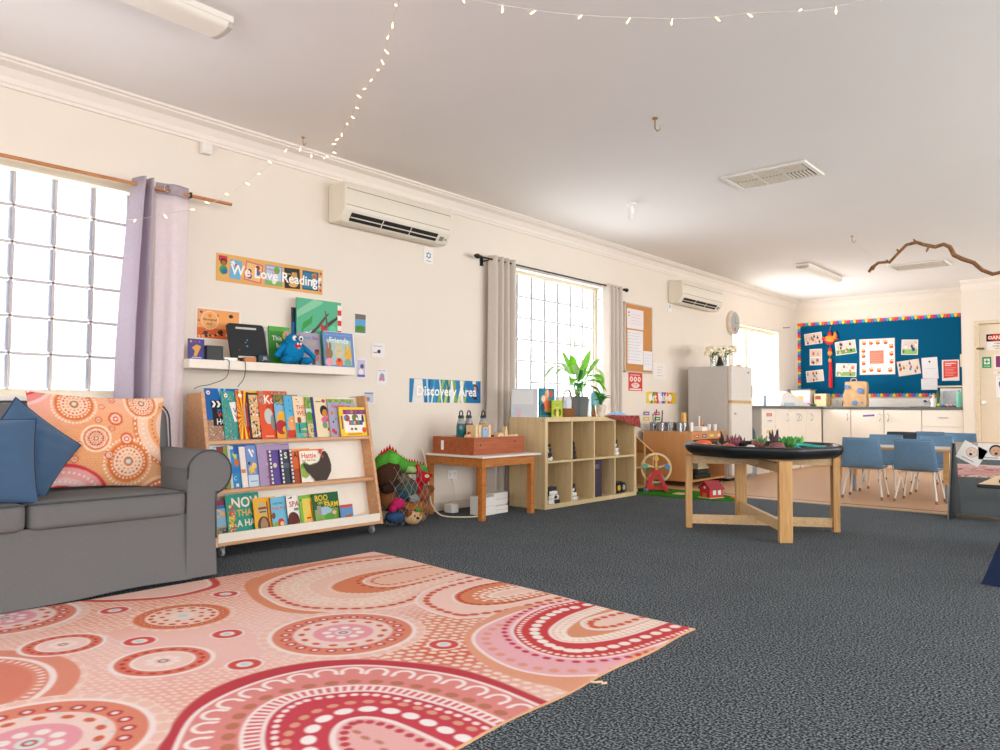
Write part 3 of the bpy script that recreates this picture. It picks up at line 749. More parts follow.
# back frame and loose back cushions
m = MB(); soft_box(m, BX, .3, .05, -4.18, 1.84, .80, r=.04, puff=.0); m.build('back', M_SOFA, sofa, smooth=60)
for y0, y1 in ((1.11, 2.01), (.33, 1.10)):
    m = MB(); m.M = Matrix.Translation((-4.13, (y0+y1)/2, .46)) @ Matrix.Rotation(-.14, 4, 'Y')
    soft_box(m, -.075, (y0-y1)/2, -.02, .075, (y1-y0)/2, .40, r=.07, puff=.025)
    o = m.build('back_cushion', M_SOFA, sofa, smooth=60)
    # piped rounded outline
    p = []; hw = (y1-y0)/2-.006; r = .09
    for cy, cz, a0 in ((hw-r, .405-r, 0), (-hw+r, .405-r, PI/2), (-hw+r, r, PI), (hw-r, r, 1.5*PI)):
        for i in range(7): a = a0+PI/2*i/6; p.append((.072, cy+r*math.cos(a), cz+r*math.sin(a)))
    q = MB(); q.M = m.M; q.tube(p, .005, 6, closed=True); q.build('piping', M_PIPE, o, smooth=180)

def pillow(name, w, h, t, mat, M, n=56, canvas=None, seam=None, pinch=.06, parent=None, dent=0.):
    """square scatter cushion: pointed corners, bowed edges, both faces puffed"""
    nn = n; U = np.linspace(-1, 1, nn+1); uu, vv = np.meshgrid(U, U)
    X = uu*w/2*(1-pinch*(1-vv**2)); Y = vv*h/2*(1-pinch*(1-uu**2))
    T = t/2*(np.clip(1-uu**2, 0, 1)**.55)*(np.clip(1-vv**2, 0, 1)**.55)
    wr = .004*np.sin(uu*9+vv*4)*(1-uu**2)*(1-vv**2)+.006*np.sin(vv*13-uu*6)*(1-uu**2)*(np.abs(vv))*(1-vv**2)
    T = T-dent*np.exp(-((uu)**2+(vv-.9)**2)*5)*t*(1-vv**2)
    a = np.stack([X, Y, T+wr], -1).reshape(-1, 3); b = np.stack([X, Y, -T*.8], -1).reshape(-1, 3)
    N = (nn+1)**2; m = MB(); m.M = M
    fs = [(j*(nn+1)+i, j*(nn+1)+i+1, (j+1)*(nn+1)+i+1, (j+1)*(nn+1)+i) for j in range(nn) for i in range(nn)]
    m.add([tuple(p) for p in a.tolist()]+[tuple(p) for p in b.tolist()], fs+[tuple(N+k for k in f[::-1]) for f in fs])
    if canvas is not None:
        c = canvas; gi = np.clip(((X-c.x0)/c.res), 0, c.nx-1).astype(int); gj = np.clip(((Y-c.y0)/c.res), 0, c.ny-1).astype(int)
        cc = c.a[gj, gi].reshape(-1, 3).tolist(); m.c = cc+cc
    o = m.build(name, mat, parent, smooth=180)
    if seam:
        p = [(-1+2*i/20, -1) for i in range(20)]+[(1, -1+2*i/20) for i in range(20)]+[(1-2*i/20, 1) for i in range(20)]+[(-1, 1-2*i/20) for i in range(20)]
        q = MB(); q.M = M; q.tube([(u*w/2*(1-pinch*(1-v*v)), v*h/2*(1-pinch*(1-u*u)), 0) for u, v in p], .0035, 6, closed=True); q.build('piping', seam, o, smooth=180)
    return o
def paint_cushion():
    c = Canvas(-.36, -.36, .36, .36, .0026, '#E8A06E')
    for x, y, r, col in ((-.3, .3, .3, '#F0A8AC'), (.1, .3, .25, '#F0BCA8'), (.3, 0, .25, '#E9AE82')):
        q = np.hypot(c.X-x, c.Y-y)/r; c.blend((slice(None), slice(None)), np.clip(1.1-q, 0, 1), col)
    scales(c, -.35, -.35, .35, .35, .014, '#EDB48C', lambda x, y: True, r=.3)
    def arcs(x, y, R, cols, dots=()):
        for k, col in cols: c.disc(x, y, R*k, col)
        for k, n, r, col in dots: c.dots(x, y, R*k, n, r, col)
    arcs(-.07, .36, .155, ((1, '#D8524E'), (.9, '#EFA9A0'), (.72, '#F3CDBE'), (.55, '#D85B55'), (.4, '#EFB8B0')), ((.8, 40, .005, CW_), (.62, 34, .005, '#C9503E')))
    arcs(-.34, .32, .16, ((1, '#F3C4BE'), (.9, '#E58A86'), (.7, '#D9484C'), (.5, '#F0C3B8'), (.3, '#E59A7A')), ((.6, 26, .006, CW_),))
    arcs(.30, .36, .18, ((1, '#D8524E'), (.92, '#F0B5A8'), (.7, '#F3D2C4')), ((.8, 44, .006, '#D8524E'), (.6, 34, .005, '#DD8A6A')))
    arcs(.36, .08, .22, ((1, '#DE8650'), (.9, '#F2CBAE'), (.65, '#EBAA78'), (.45, '#F0C9B4'), (.22, '#DB5A50')), ((.95, 50, .005, CW_), (.78, 44, .005, CW_), (.55, 34, .005, '#D8653F')))
    arcs(-.16, -.36, .24, ((1, '#D9484C'), (.94, '#F0A7A4'), (.74, '#F2C4BC'), (.6, '#D54C4E'), (.4, '#E58A60'), (.2, '#F2C4A0')), ((.84, 56, .006, '#F6DCD4'), (.67, 46, .005, CW_), (.5, 38, .006, CW_)))
    arcs(.32, -.34, .17, ((1, '#F2C4A0'), (.9, '#D8764A'), (.7, '#C9505A'), (.45, '#EBB08A')), ((.8, 44, .006, CW_), (.58, 30, .006, CW_)))
    arcs(-.36, -.2, .12, ((1, '#D8524E'), (.85, '#F0BCA8'), (.5, '#D8734F')), ((.7, 26, .005, CW_),))
    for x, y, R in ((-.12, .17, .1), (.19, .19, .085), (.12, -.11, .115), (-.03, .0, .065)):
        c.dots(x, y, R*.96, 38, .006, '#F6D9C2'); c.disc(x, y, R*.84, '#DC7A42'); c.disc(x, y, R*.6, '#F2D0B4'); c.dots(x, y, R*.68, 28, .0045, '#F6DCC8'); c.dots(x, y, R*.48, 18, .005, '#D2564B'); c.dots(x, y, R*.32, 12, .004, '#E08A5A'); c.disc(x, y, R*.2, '#C9784F'); c.disc(x, y, R*.1, CAQ)
    for x, y, R in ((.06, .1, .035), (.11, .0, .032), (-.02, .09, .016), (.04, .05, .014), (-.1, -.03, .014), (.0, .16, .014), (.03, -.08, .02), (-.12, -.1, .018), (.05, .2, .016)):
        c.disc(x, y, R, '#D8653F'); c.disc(x, y, R*.7, '#F2CBB0'); c.disc(x, y, R*.4, '#D2564B'); c.disc(x, y, R*.2, CW_)
    return c
def orient(loc, right, upv):
    r = Vector(right).normalized(); u = Vector(upv); n = r.cross(u).normalized(); u = n.cross(r).normalized()
    return Matrix(((r.x, u.x, n.x, loc[0]), (r.y, u.y, n.y, loc[1]), (r.z, u.z, n.z, loc[2]), (0, 0, 0, 1)))
pc = pillow('patterned_cushion', .63, .47, .15, PRC, orient((-3.93, 1.566, .680), (.12, 1, -.04), (-.22, 0, 1)), n=150, canvas=paint_cushion(), pinch=.07)
tag(pc, 'large orange and pink cushion with dotted circle pattern on the grey sofa', 'cushion')
ang = math.radians(-38)
cr_, sr_ = math.cos(ang), math.sin(ang)
b1 = pillow('scatter_cushion', .36, .30, .10, M_BLUE, orient((-3.80, 1.225, .663), (-.05, cr_, sr_), (-.25, -sr_, cr_)), seam=M_BLUED)
tag(b1, 'plain blue cushion standing on its corner against the patterned cushion', 'cushion', 'plain blue cushions')
b2 = pillow('scatter_cushion', .44, .37, .12, M_BLUE, orient((-3.665, .99, .625), (.05, 1, -.03), (-.30, 0.03, 1)), seam=M_BLUED)
tag(b2, 'plain blue cushion lying upright at the left edge, in front of the tilted blue one', 'cushion', 'plain blue cushions')
# ================================================================== BOOK DISPLAY RACK
def art(mb, cmds, u=.01, z=.0004, dz=.000012):
    """printed shapes in centimetres from the lower left corner, stacked in order"""
    for c in cmds:
        k = c[0]
        if k == 'r': mb.rect(c[1]*u, c[2]*u, c[3]*u, c[4]*u, c[5], z, rot=c[6] if len(c) > 6 else 0)
        elif k == 'd': mb.disc(c[1]*u, c[2]*u, c[3]*u, c[4], z, ry=(c[5]*u if len(c) > 5 else None))
        elif k == 't': mb.text(c[1], c[2]*u, c[3]*u, c[4]*u, c[5], z, align=(c[6] if len(c) > 6 else 'LEFT'), rot=(c[7] if len(c) > 7 else 0), bold=.02)
        elif k == 'p': mb.shape([(a*u, b*u) for a, b in c[1]], c[2], z)
        z += dz
def speck(x, y, w, h, n, cols, r0=.25, r1=.6, seed=1):
    rr = random.Random(seed)
    return [('d', x+rr.random()*w, y+rr.random()*h, rr.uniform(r0, r1), rr.choice(cols), rr.uniform(r0, r1)) for _ in range(n)]
rk = thing('book_display_rack', 'sloping wooden book display rack on castors, full of picture books', 'bookcase', (-4.2, 2.85, 0))
def slope(z): return -4.105-.2*z
for nm, ya, yb in (('side_panel', 2.235, 2.258), ('side_panel', 3.442, 3.465)):
    m = MB(); pr = [(-4.005, .06), (-4.35, .06), (-4.37, .925), (-4.20, .935)]
    m.hexa([(x, ya, z) for x, z in pr], [(x, yb, z) for x, z in pr]); m.build(nm, M_BEECH, rk, bevel=.002)
M_RACKW = pm('white_melamine', '#EDE5D8', rough=.5, var=.01)
m = MB(); m.hexa([(slope(.08)-.016, 2.258, .08), (slope(.08), 2.258, .08), (slope(.08), 3.442, .08), (slope(.08)-.016, 3.442, .08)], [(slope(.92)-.016, 2.258, .92), (slope(.92), 2.258, .92), (slope(.92), 3.442, .92), (slope(.92)-.016, 3.442, .92)])
m.build('back_panel', M_RACKW, rk)
for z, xf in ((.632, -4.142), (.35, -4.085)):
    MB().box(slope(z)-.0, 2.258, z, xf, 3.442, z+.022).build('shelf', M_BEECH, rk, bevel=.002)
MB().box(slope(.08), 2.258, .064, -4.005, 3.442, .082).build('shelf', M_BEECH, rk, bevel=.002)
MB().box(-4.024, 2.258, .082, -4.012, 3.442, .134).build('lip', M_RACKW, rk, bevel=.002)
for x in (-4.05, -4.32):
    for y in (2.30, 3.40):
        m = MB(); m.M = Matrix.Translation((x, y, .024)) @ Matrix.Rotation(PI/2, 4, 'X'); m.cyl(0, 0, -.009, .009, .024, 18)
        m.M = Matrix.Identity(4); m.box(x-.012, y-.014, .03, x+.012, y-.010, .062).box(x-.012, y+.010, .03, x+.012, y+.014, .062).box(x-.018, y-.018, .058, x+.018, y+.018, .064)
        m.build('castor', pm('castor_grey', '#8A8C8C', rough=.4), rk, smooth=40)

TH = math.radians(7)
def book(y, z, w, h, cmds, label, xf, spine='#888888', base='#FFFFFF', t=.0038, tilt=.2, group='picture books on the display rack', th=None, name='picture_book', u=.01, xoff=0.):
    th = TH if th is None else th
    M = orient((xf+xoff, y, z), (-math.sin(th), math.cos(th), 0), (-tilt, 0, 1))
    m = MB(); m.M = M; m.col = C3(base)
    W, H = w/100, h/100
    m.box(0, 0, -.0008, W, H, 0); m.box(0, 0, -t, W, H, -t+.0008)
    m.col = C3(spine); m.box(-.0008, 0, -t, 0, H, 0)
    m.rect(0, 0, min(.006, W*.06), H, spine, z=.0003)
    m.clip = (0, 0, W, H); art(m, cmds, u)
    o = m.build(name, PR); tag(o, label, 'book', group)
    p = MB(); p.M = M; p.box(.001, .001, -t+.0009, W-.002, H-.002, -.0009); p.build('pages', M_PAGES, o)
    return o
X1, X2, X3 = -4.157, -4.10, -4.045
Z1, Z2, Z3 = .6555, .3735, .0835
conf = ['#D8B090', '#7A5A48', '#C9C0B8', '#5B7FA8', '#D9A25A', '#A34F44', '#E8DCC8']
book(2.269, Z1, 24, 31, [('r',0,0,24,31,'#1560A8'), ('r',0,0,24,12,'#A8826A')]+speck(0,0,15,11.5,90,conf,.2,.5,3)+[('p',[(9,31),(11,31),(12,24),(13.4,31),(14.6,31),(12.8,22),(11.2,22)],'#8CC6E4'), ('r',3.5,19,24,5,'#14161C',.03)]+[('p',[(4+3.3*k,19.6),(5.6+3.3*k,19.6),(6.9+3.3*k,21.5),(5.6+3.3*k,23.4),(4+3.3*k,23.4),(5.3+3.3*k,21.5)],'#F4F1EA') for k in range(5)]+[('r',4,8.5,19,11,'#17181C'), ('r',7.5,17,14,1.4,'#2A62A8'), ('t','WALLY',7.4,15,4.2,'#E0524C'), ('t','HOLLY',6.2,10.8,4.8,'#F1EEE4'), ('t','WOOD',14.2,10.8,3,'#F1EEE4'), ('d',2.4,28.4,1.3,'#F2E9E2'), ('d',2.4,28.4,.6,'#D0413A'), ('r',9.5,2,9,3,'#F0E6E0'), ('r',10.2,3.4,6,.7,'#3A6DB0'), ('r',10.2,2.5,7,.5,'#C8524A')], 'blue picture book with black film clapper and word HOLLY, leftmost on top tier', X1, '#7FA7CC')
book(2.372, Z1, 23, 29.5, [('r',0,0,23,29.5,'#3F9A92')]+speck(0,0,13,29,120,['#2C7A78','#D8904A','#65B8A8','#B9C7A0','#B5543F','#1F6E78'],.2,.5,5)+[('d',3.2,26.8,1.3,'#F2E9E2'), ('d',3.2,26.8,.5,'#D0413A'), ('p',[(5,22.5),(14,23.5),(16,12),(7.6,10.6)],'#F2EEE8'), ('t','WH',7.4,17.5,4.4,'#2A5EA8'), ('t','WA',8,13.6,4.4,'#CC3A3A')], 'teal speckled picture book with tilted white title card showing W', X1, '#3F9A92')
sun = []
for k in range(26):
    a = k*2*PI/26; b = a+PI/26
    sun.append(('p', [(4, 14), (4+16*math.cos(a), 14+16*math.sin(a)), (4+16*math.cos(b), 14+16*math.sin(b))], '#C8352C'))
def clipc(cmds, w, h):
    o = []
    for c in cmds:
        if c[0] == 'p': o.append(('p', [(min(max(x, 0), w), min(max(y, 0), h)) for x, y in c[1]], c[2]))
        else: o.append(c)
    return o
book(2.468, Z1, 20, 30, [('r',0,0,20,30,'#F2C52E')]+clipc(sun,20,30)+[('d',3,27,1.4,'#F0EAE4'), ('r',5,8,6,13,'#A8B0B8'), ('r',5.8,4,1.4,17,'#B92E2A')], 'red and yellow sunburst picture book on the top tier', X1, '#C8352C')
book(2.541, Z1, 19, 28.8, [('r',0,0,19,28.8,'#3B3036'), ('r',1.2,1,17,26.5,'#E5B98A')]+speck(1.5,1.5,9,25,110,['#F0E4DA','#2E4436','#B33B34','#5B6B55','#E5C766','#3E2F30'],.3,.9,9), 'busy cream and dark green illustrated book beside the orange book', X1, '#3B3036')
book(2.618, Z1, 23, 30.2, [('r',0,0,23,30.2,'#E2552E')]+speck(.8,22,3,8,18,['#7FA79C'],.4,.9,4)+speck(8,28,14,1.5,16,['#7FA79C','#B5604A'],.4,.9,6)+[('t','Ko',4,24.5,7.5,'#F6EEE4'), ('t','ALA',5.5,20.3,2.2,'#7C3B28'), ('d',6.6,14,3.4,'#C6CAC4',5), ('d',11,10.5,3.4,'#8B938C',5.5), ('r',3,1.2,6,.6,'#F2C3A8')], 'orange picture book with grey round ear shape and letters Ko', X1, '#E2552E')
book(2.724, Z1, 20, 28, [('r',0,0,20,28,'#7DB3DC'), ('r',0,23,20,5,'#8A7A3E')]+speck(0,21,9,6.5,26,['#6C6A34','#A8975A','#4E5B30'],.4,.9,8)+[('d',5.5,12,4.4,'#EDB23C',5.5), ('r',0,0,20,4,'#E8A92F'), ('d',4,7,4.6,'#B32C3C',4.6), ('d',7,5.5,2.2,'#EDB23C')], 'sky blue book with a large yellow and red shape', X1, '#7A3038')
book(2.80, Z1, 20, 27.4, [('r',0,0,20,27.4,'#58B0DA'), ('t','I',3.6,24,3,'#224C74'), ('t','I',4,20.6,2.6,'#224C74'), ('t','In',3.4,17.6,2.2,'#224C74'), ('d',5.4,9,4.2,'#EBA56A',5.2), ('d',4.5,11,.5,'#F8F4EE'), ('r',0,0,20,5,'#C6402F')], 'light blue picture book with an orange face below the title', X1, '#58B0DA')
book(2.866, Z1, 22, 27.2, [('r',0,0,22,27.2,'#F1D9B8'), ('t','THER',2,19.6,4,'#D4563A'), ('t','WER',2,15.8,4.4,'#D4563A'), ('r',0,0,22,9.8,'#3AA79C'), ('r',0,0,22,3,'#59B8AC'), ('d',3.6,11.4,1.7,'#8A4B2C',2.2), ('r',2.6,3,1,6,'#4A3A3C'), ('p',[(4,5.4),(8,6.4),(11,5.2),(8,4.6)],'#E4C66A'), ('d',7.5,2,2.4,'#E89A88',.8), ('d',3,25,.5,'#5A4A40'), ('d',4.2,23.3,.4,'#5A4A40')], 'cream and teal picture book with orange words THER WER', X1, '#F1D9B8')
book(2.958, Z1, 20, 26.6, [('r',0,0,20,26.6,'#86A754'), ('r',0,16,20,3,'#CBDCD2'), ('d',2.5,14,3,'#5D9A3A'), ('r',0,0,20,9,'#D7C49A')]+speck(0,0,6,9,18,['#7A8A4A','#C0524A','#5F7A3A'],.3,.8,11)+speck(0,20,6,6,12,['#6B8A3A','#A9C060'],.4,.9,12), 'green meadow picture book beside the navy spine', X1, '#86A754')
book(3.008, Z1, 24, 26.8, [('r',0,0,24,26.8,'#EDDDB6'), ('r',0,0,1.9,26.8,'#2F4488'), ('r',3.6,23.4,4.6,.6,'#6C5A4A'), ('d',10,17.5,3.4,'#33292A',3.8), ('d',10.8,15.8,2.4,'#D9884E',2.8), ('d',10,11.5,3.2,'#E0679A',2), ('d',9.6,8,2.2,'#7A9A7A',2.4), ('r',11.5,4,1.5,2.2,'#D04A4A'), ('d',10.4,24.2,1.6,'#B0305A',1.2)], 'cream book with navy blue spine and dark haired child in pink', X1, '#2F4488')
book(3.135, Z1, 25, 25.6, [('r',0,0,25,25.6,'#A5A6C4'), ('r',0,23.4,25,2.2,'#8FA85C')]+speck(0,22.5,24,3,34,['#7C9A48','#A9BC70','#5E7A38'],.4,.9,14)+[('t','Hedgehugs',3.4,20.6,4,'#D0413A'), ('d',3,16,1.3,'#E07A3A'), ('d',2.6,4,1.5,'#CC3A3A'), ('d',4.4,2.6,1.3,'#CC3A3A'), ('d',3.4,10,.8,'#4A5A4A'), ('d',6,12,.6,'#4A5A4A')], 'lilac picture book with grassy top edge, behind the yellow board book', X1, '#8F90B4')
cols = ['#6A3A8A', '#D8562F', '#3A8AC8', '#E8B52E', '#C8352C', '#3A9A4A']
book(3.212, Z1+.001, 22.4, 20, [('r',0,0,22.4,20,'#F4CC2A'), ('r',3.2,2.4,18,15,'#F6F2E6'), ('r',3.2,15,19.6,3.2,'#8A3A7A')]+[('t', ch, 3.8+2*i, 16.6, 2.6, cols[i % 6]) for i, ch in enumerate('ABCDEFGHI')]+[('d',6,12.4,2.6,'#A34A44',2.3), ('d',4.6,12.8,1.2,'#3A8AD0'), ('d',13.2,12.6,2.9,'#6E7A4A',2.6), ('d',14.6,11.8,1,'#F0E8DA'), ('d',19.8,13.8,.9,'#2A3040'), ('r',18.8,9.6,2,3.6,'#27324A'), ('r',7.4,7.6,12,3.2,'#2F62A8')]+[('d',8.6+1.9*i,9.2,1.2,cols[(i+1) % 6]) for i in range(6)]+[('d',9.4,4.8,1.2,'#C8352C',.9), ('d',12.8,4.8,1.2,'#4A7A3A',.9), ('d',20.2,4,2,'#E0523A'), ('r',1,5,1.2,9,'#7A3A8A'), ('r',6,.9,12,.8,'#D8762F')], 'square yellow board book of small pictures, rightmost on top tier', -4.146, '#E8BC20', base='#F4CC2A', t=.010, th=.02)
# middle tier
book(2.269, Z2, 20, 25.5, [('r',0,0,20,25.5,'#B4D6E0'), ('t','Why',5,22.4,3,'#D8562F'), ('r',2,24.2,8,.4,'#7A8A90')], 'pale blue book with orange word Why behind the sofa arm', X2, '#B4D6E0')
book(2.318, Z2, 18, 25, [('r',0,0,18,25,'#8A2E34')], 'plain maroon book behind the sofa arm', X2, '#8A2E34')
book(2.356, Z2, 2.4, 24.6, [('r',0,0,2.4,24.6,'#7E9A38'), ('r',0,15,2.4,4,'#C8B83A')], 'thin green and yellow book next to the maroon one', X2, '#7E9A38')
book(2.383, Z2, 20, 25.6, [('r',0,0,20,25.6,'#2A86C4'), ('r',0,0,1.6,25.6,'#C9C4BC'), ('d',2.6,24,1.9,'#D8D2C4',1), ('p',[(3,20),(5,23),(6,19),(5,16),(4,18)],'#C8CC3A'), ('r',4,20,16,5.6,'#1F5CA8'), ('d',5.4,15,1.8,'#C86A3A',2.2), ('d',4,10.5,2.2,'#2478B8'), ('t','C',2.4,5.6,3.4,'#A8D4E8'), ('r',3.6,.8,2,1.8,'#E8E0D8')], 'bright blue sea picture book with torn edge pattern', X2, '#C9C4BC')
book(2.458, Z2, 14, 24.4, [('r',0,0,14,24.4,'#EFE4DE'), ('r',0,8.6,3.2,2.2,'#D88A6A')], 'narrow white book with small orange band', X2, '#EFE4DE', t=.006)
book(2.50, Z2, 18, 25, [('r',0,0,18,25,'#7492CC'), ('p',[(1.6,22.6),(3,23),(5,18.4),(4,17.6)],'#F2EEE8'), ('p',[(4,21.8),(5.4,22.4),(6,19.8)],'#F2EEE8'), ('r',0,0,18,7,'#C8DCEC'), ('d',3,10.4,1.9,'#EBC25C',2.2), ('d',5.2,12.6,1.7,'#F0CC70',1.9), ('r',1.4,7.6,1,2.6,'#E0B04C'), ('r',4.4,8,1,3,'#E0B04C'), ('d',1.6,14.2,1,'#2E4A38'), ('r',1.4,3,5,.6,'#7A98B8')], 'sky blue book with yellow ducklings and white bird', X2, '#5A78B0')
book(2.576, Z2, 25, 25.2, [('r',0,0,25,25.2,'#A993B8'), ('d',6.6,13,.8,'#C8B8D2'), ('d',6.4,5,1,'#9A6A8A',.6), ('r',18,24.4,7,.8,'#8A7A98')], 'plain lilac book, tallest and widest of the middle tier', X2, '#8F7A9E')
def strip(x): return [('r',x,0,1.9,21.6,'#23305C')]+[('r',x+.35,.6+2.4*i,1.3,1.5,'#EDE7DA') for i in range(9)]
book(2.648, Z2, 17, 21.6, [('r',0,0,17,21.6,'#5F4A94'), ('d',4.6,12,1.5,'#D8CFA8')]+strip(.6), 'purple rhyme book with checked left border', X2, '#D0643A')
book(2.728, Z2, 17, 21.4, [('r',0,0,17,21.4,'#3C4650'), ('r',0,10,17,3,'#566470'), ('t','S',3.6,17.6,5.4,'#F0ECE4')]+strip(.4), 'dark grey book with letter S and checked border', X2, '#23305C')
book(2.80, Z2, 17, 21.6, [('r',0,0,17,21.6,'#D8642E'), ('r',0,0,17,9,'#A84A2A'), ('r',0,20.4,17,1.2,'#EFA266'), ('t','A',3,17.6,5,'#2A2A3A')]+strip(.2), 'orange book with letter A and checked border', X2, '#23305C')
hen = [('p',[(12.5,13.2),(14.2,17.2),(15,19.2),(16.4,19.6),(18,17.8),(19.2,14),(19.9,10),(19.4,6),(17.4,2.6),(15.8,.3),(8.6,.3),(6,4),(3.4,7.4),(1.8,11.4),(2.2,12),(6,10.6),(10,11.4)],'#44362F'), ('d',13.6,19.2,1.3,'#D03A30',1.7), ('d',14.6,15.9,.6,'#D84A58',1), ('d',14.2,18.6,.28,'#F0E4B0'), ('p',[(12.4,18.2),(13.4,18.8),(13.2,17.8)],'#C89A4A')]
hen = [(c[0], [(1.8+(a-1.8)*1.2, b) for a, b in c[1]], c[2]) if c[0] == 'p' else (c[0], 1.8+(c[1]-1.8)*1.2)+tuple(c[2:]) for c in hen]
m_ = book(2.868, Z2+.001, 19.5, 21, [('r',0,0,19.5,21,'#F4EEE0'), ('r',0,20,19.5,1,'#E58A4A'), ('t','Hattie',1.2,16.8,4.6,'#D8502F'), ('t','and the Fox',1.4,14,2.2,'#D8502F'), ('p',[(0,11),(3,13.4),(7,11),(11,12),(19.5,12),(19.5,5),(0,7)],'#69A03C'), ('p',[(0,9),(4,9),(6,4),(3,2.4),(0,4)],'#98AE52')], 'white picture book with red title Hattie, behind the black hen cutout', -4.094, '#F4EEE0', th=.03)
M = orient((-4.087, 2.868, Z2+.0012), (-math.sin(.03), math.cos(.03), 0), (-.2, 0, 1)); m = MB(); m.M = M
m.col = C3('#44362F'); m.prism([(a*.01, b*.01) for a, b in hen[0][1]], 0, .003); m.M = M @ Matrix.Translation((0, 0, .003)); art(m, hen[1:]); o = m.build('hen_cutout', PR)
tag(o, 'black hen cutout with red comb standing on the middle tier', 'cutout')
# bottom tier, behind the white lip
book(2.265, Z3, 17, 23.5, [('r',0,0,17,23.5,'#7FA9C4'), ('r',0,18.6,17,1.8,'#2468A0'), ('r',0,20.4,17,3.1,'#7E2A48'), ('t','Ow',.3,15.6,6.4,'#E8A42E'), ('r',0,4,17,3.4,'#5B4E44'), ('r',0,7.4,17,1,'#A08A7A')]+speck(0,0,8,7,20,['#3B3A34','#6E7A5A','#8A8478'],.4,1,17), 'blue book with yellow word Owl, half hidden by sofa arm', X3, '#7FA9C4')
book(2.345, Z3, 23.5, 26, [('r',0,0,23.5,26,'#27947E'), ('t','NOW',3.6,20.6,8.4,'#F6DCCB'), ('t','THAT',7,14.6,5.4,'#E3A63C'), ('t','A HAT',6.6,8.6,5.4,'#F6DCCB')]+speck(1.6,4,3.6,16,60,['#E8A42E','#C8433A','#6FA048','#E5D05A','#D8762F','#B0506A'],.5,1,21), 'green picture book reading NOW THAT in large letters', X3, '#1F7A68')
book(2.52, Z3, 17, 22.5, [('r',0,0,17,22.5,'#ECAE34'), ('d',6.2,16,3.6,'#C8B07A',4), ('r',3.4,15.6,6,1.3,'#8A3A44'), ('r',4,13.6,5,.9,'#3E6A48'), ('d',6.4,6,4.6,'#4E433E',5.4), ('d',6.6,5,2.8,'#A88462',5.6), ('r',9.6,0,.9,20,'#8A2E34')], 'yellow book with brown bear under a title badge', X3, '#ECAE34')
book(2.637, Z3, 16, 22, [('r',0,0,16,22,'#6FBBD8'), ('d',2.4,3,4,'#7FAE4A',4), ('r',0,0,16,5,'#8AB84A'), ('t','Little Red',1.6,18.2,1.9,'#3A6A8A'), ('t','Riding Hood',.8,15.4,2.2,'#D8433A'), ('d',6.6,6.4,2.6,'#C8352C',2.6), ('d',7.2,5.6,1.5,'#F0C49A'), ('d',1.4,11,1.4,'#7A4A34',2)], 'light blue storybook with red hooded figure and red title', X3, '#7A2E3A')
book(2.748, Z3, 16, 22, [('r',0,0,16,22,'#F2ECE4'), ('t','SPA',2,16.6,4.6,'#B5302C'), ('d',4.2,6,5,'#5E2A24',6), ('p',[(1,20.4),(5,21.6),(4.4,20.2)],'#4A3A34'), ('r',5.4,12.6,3.6,1.6,'#6A8A78'), ('d',7.4,3.4,.9,'#E0662E',1.8), ('d',3,1.4,1,'#EFEAE0')], 'white book with red letters SPA over brown creature', X3, '#4A2420')
book(2.842, Z3, 18, 21.6, [('r',0,0,18,21.6,'#7FBA3C'), ('r',2.2,1.4,15,18,'#E8CC5C'), ('r',8.6,5,1.2,12,'#E0862E'), ('d',7,5.4,2.8,'#F0C070',2.6), ('d',6.6,8,1.8,'#F2C93C'), ('r',4.6,6.6,3.6,1,'#C8352C'), ('d',1.4,18.6,.7,'#2F6AA8')], 'lime green book with yellow picture of small creature', X3, '#7FBA3C')
book(2.935, Z3, 22.5, 21.8, [('r',0,0,22.5,21.8,'#24603A'), ('t','BOO',1.8,18.6,5.2,'#F0CB2E'), ('t','ON THE',4,15.6,2.6,'#F0CB2E'), ('t','FARM',9.6,13.8,4.8,'#F0CB2E'), ('r',1,.8,20.4,10.8,'#7FA84A'), ('d',9,10.4,6.4,'#9FBFD8',2.6), ('r',3,8,3.6,6,'#9A9490'), ('d',13,6,4.4,'#5B9A3A',2.6), ('d',5,3.4,3,'#A8743A',2), ('d',17.6,8.6,1.8,'#E8B0A8',1.2), ('d',9,3,1.6,'#E8B84A')], 'dark green book reading BOO and FARM in yellow', -4.038, '#24603A')
book(3.138, Z3, 10.2, 13, [('r',0,0,10.2,13,'#5C8FC4'), ('r',0,11.6,10.2,1.4,'#D84A3A')]+[('d',.6+1.1*k,11.6,.6,'#D84A3A',.5) for k in range(9)]+[('p',[(3,7.6),(5,6),(8.4,7),(9,4.6),(5,3.4),(4,4.8)],'#A0673A')], 'small blue board book with scalloped red top, rightmost on bottom tier', -4.033, '#5C8FC4', th=.02)
# ================================================================== LEFT WALL AND SHELF
def onwall(y, z, x=XW+.0015): return orient((x, y, z), (0, 1, 0), (0, 0, 1))
def onback(x, z, y=YB-.0015): return orient((x, y, z), (1, 0, 0), (0, 0, 1))
def sheet(name, label, cat, M, w, h, cmds, base='#F6F2EA', t=.0015, group=None, u=.01, rot=0., edge=None):
    """a flat printed sheet, metres wide w and high h, lower left corner at M"""
    m = MB(); m.M = M @ Matrix.Rotation(rot, 4, 'Z'); m.col = C3(edge or base); m.box(0, 0, 0, w, h, t)
    m.rect(0, 0, w, h, base, z=t+.0002)
    art(m, cmds, u, z=t+.0004)
    o = m.build(name, PR); tag(o, label, cat, group); return o
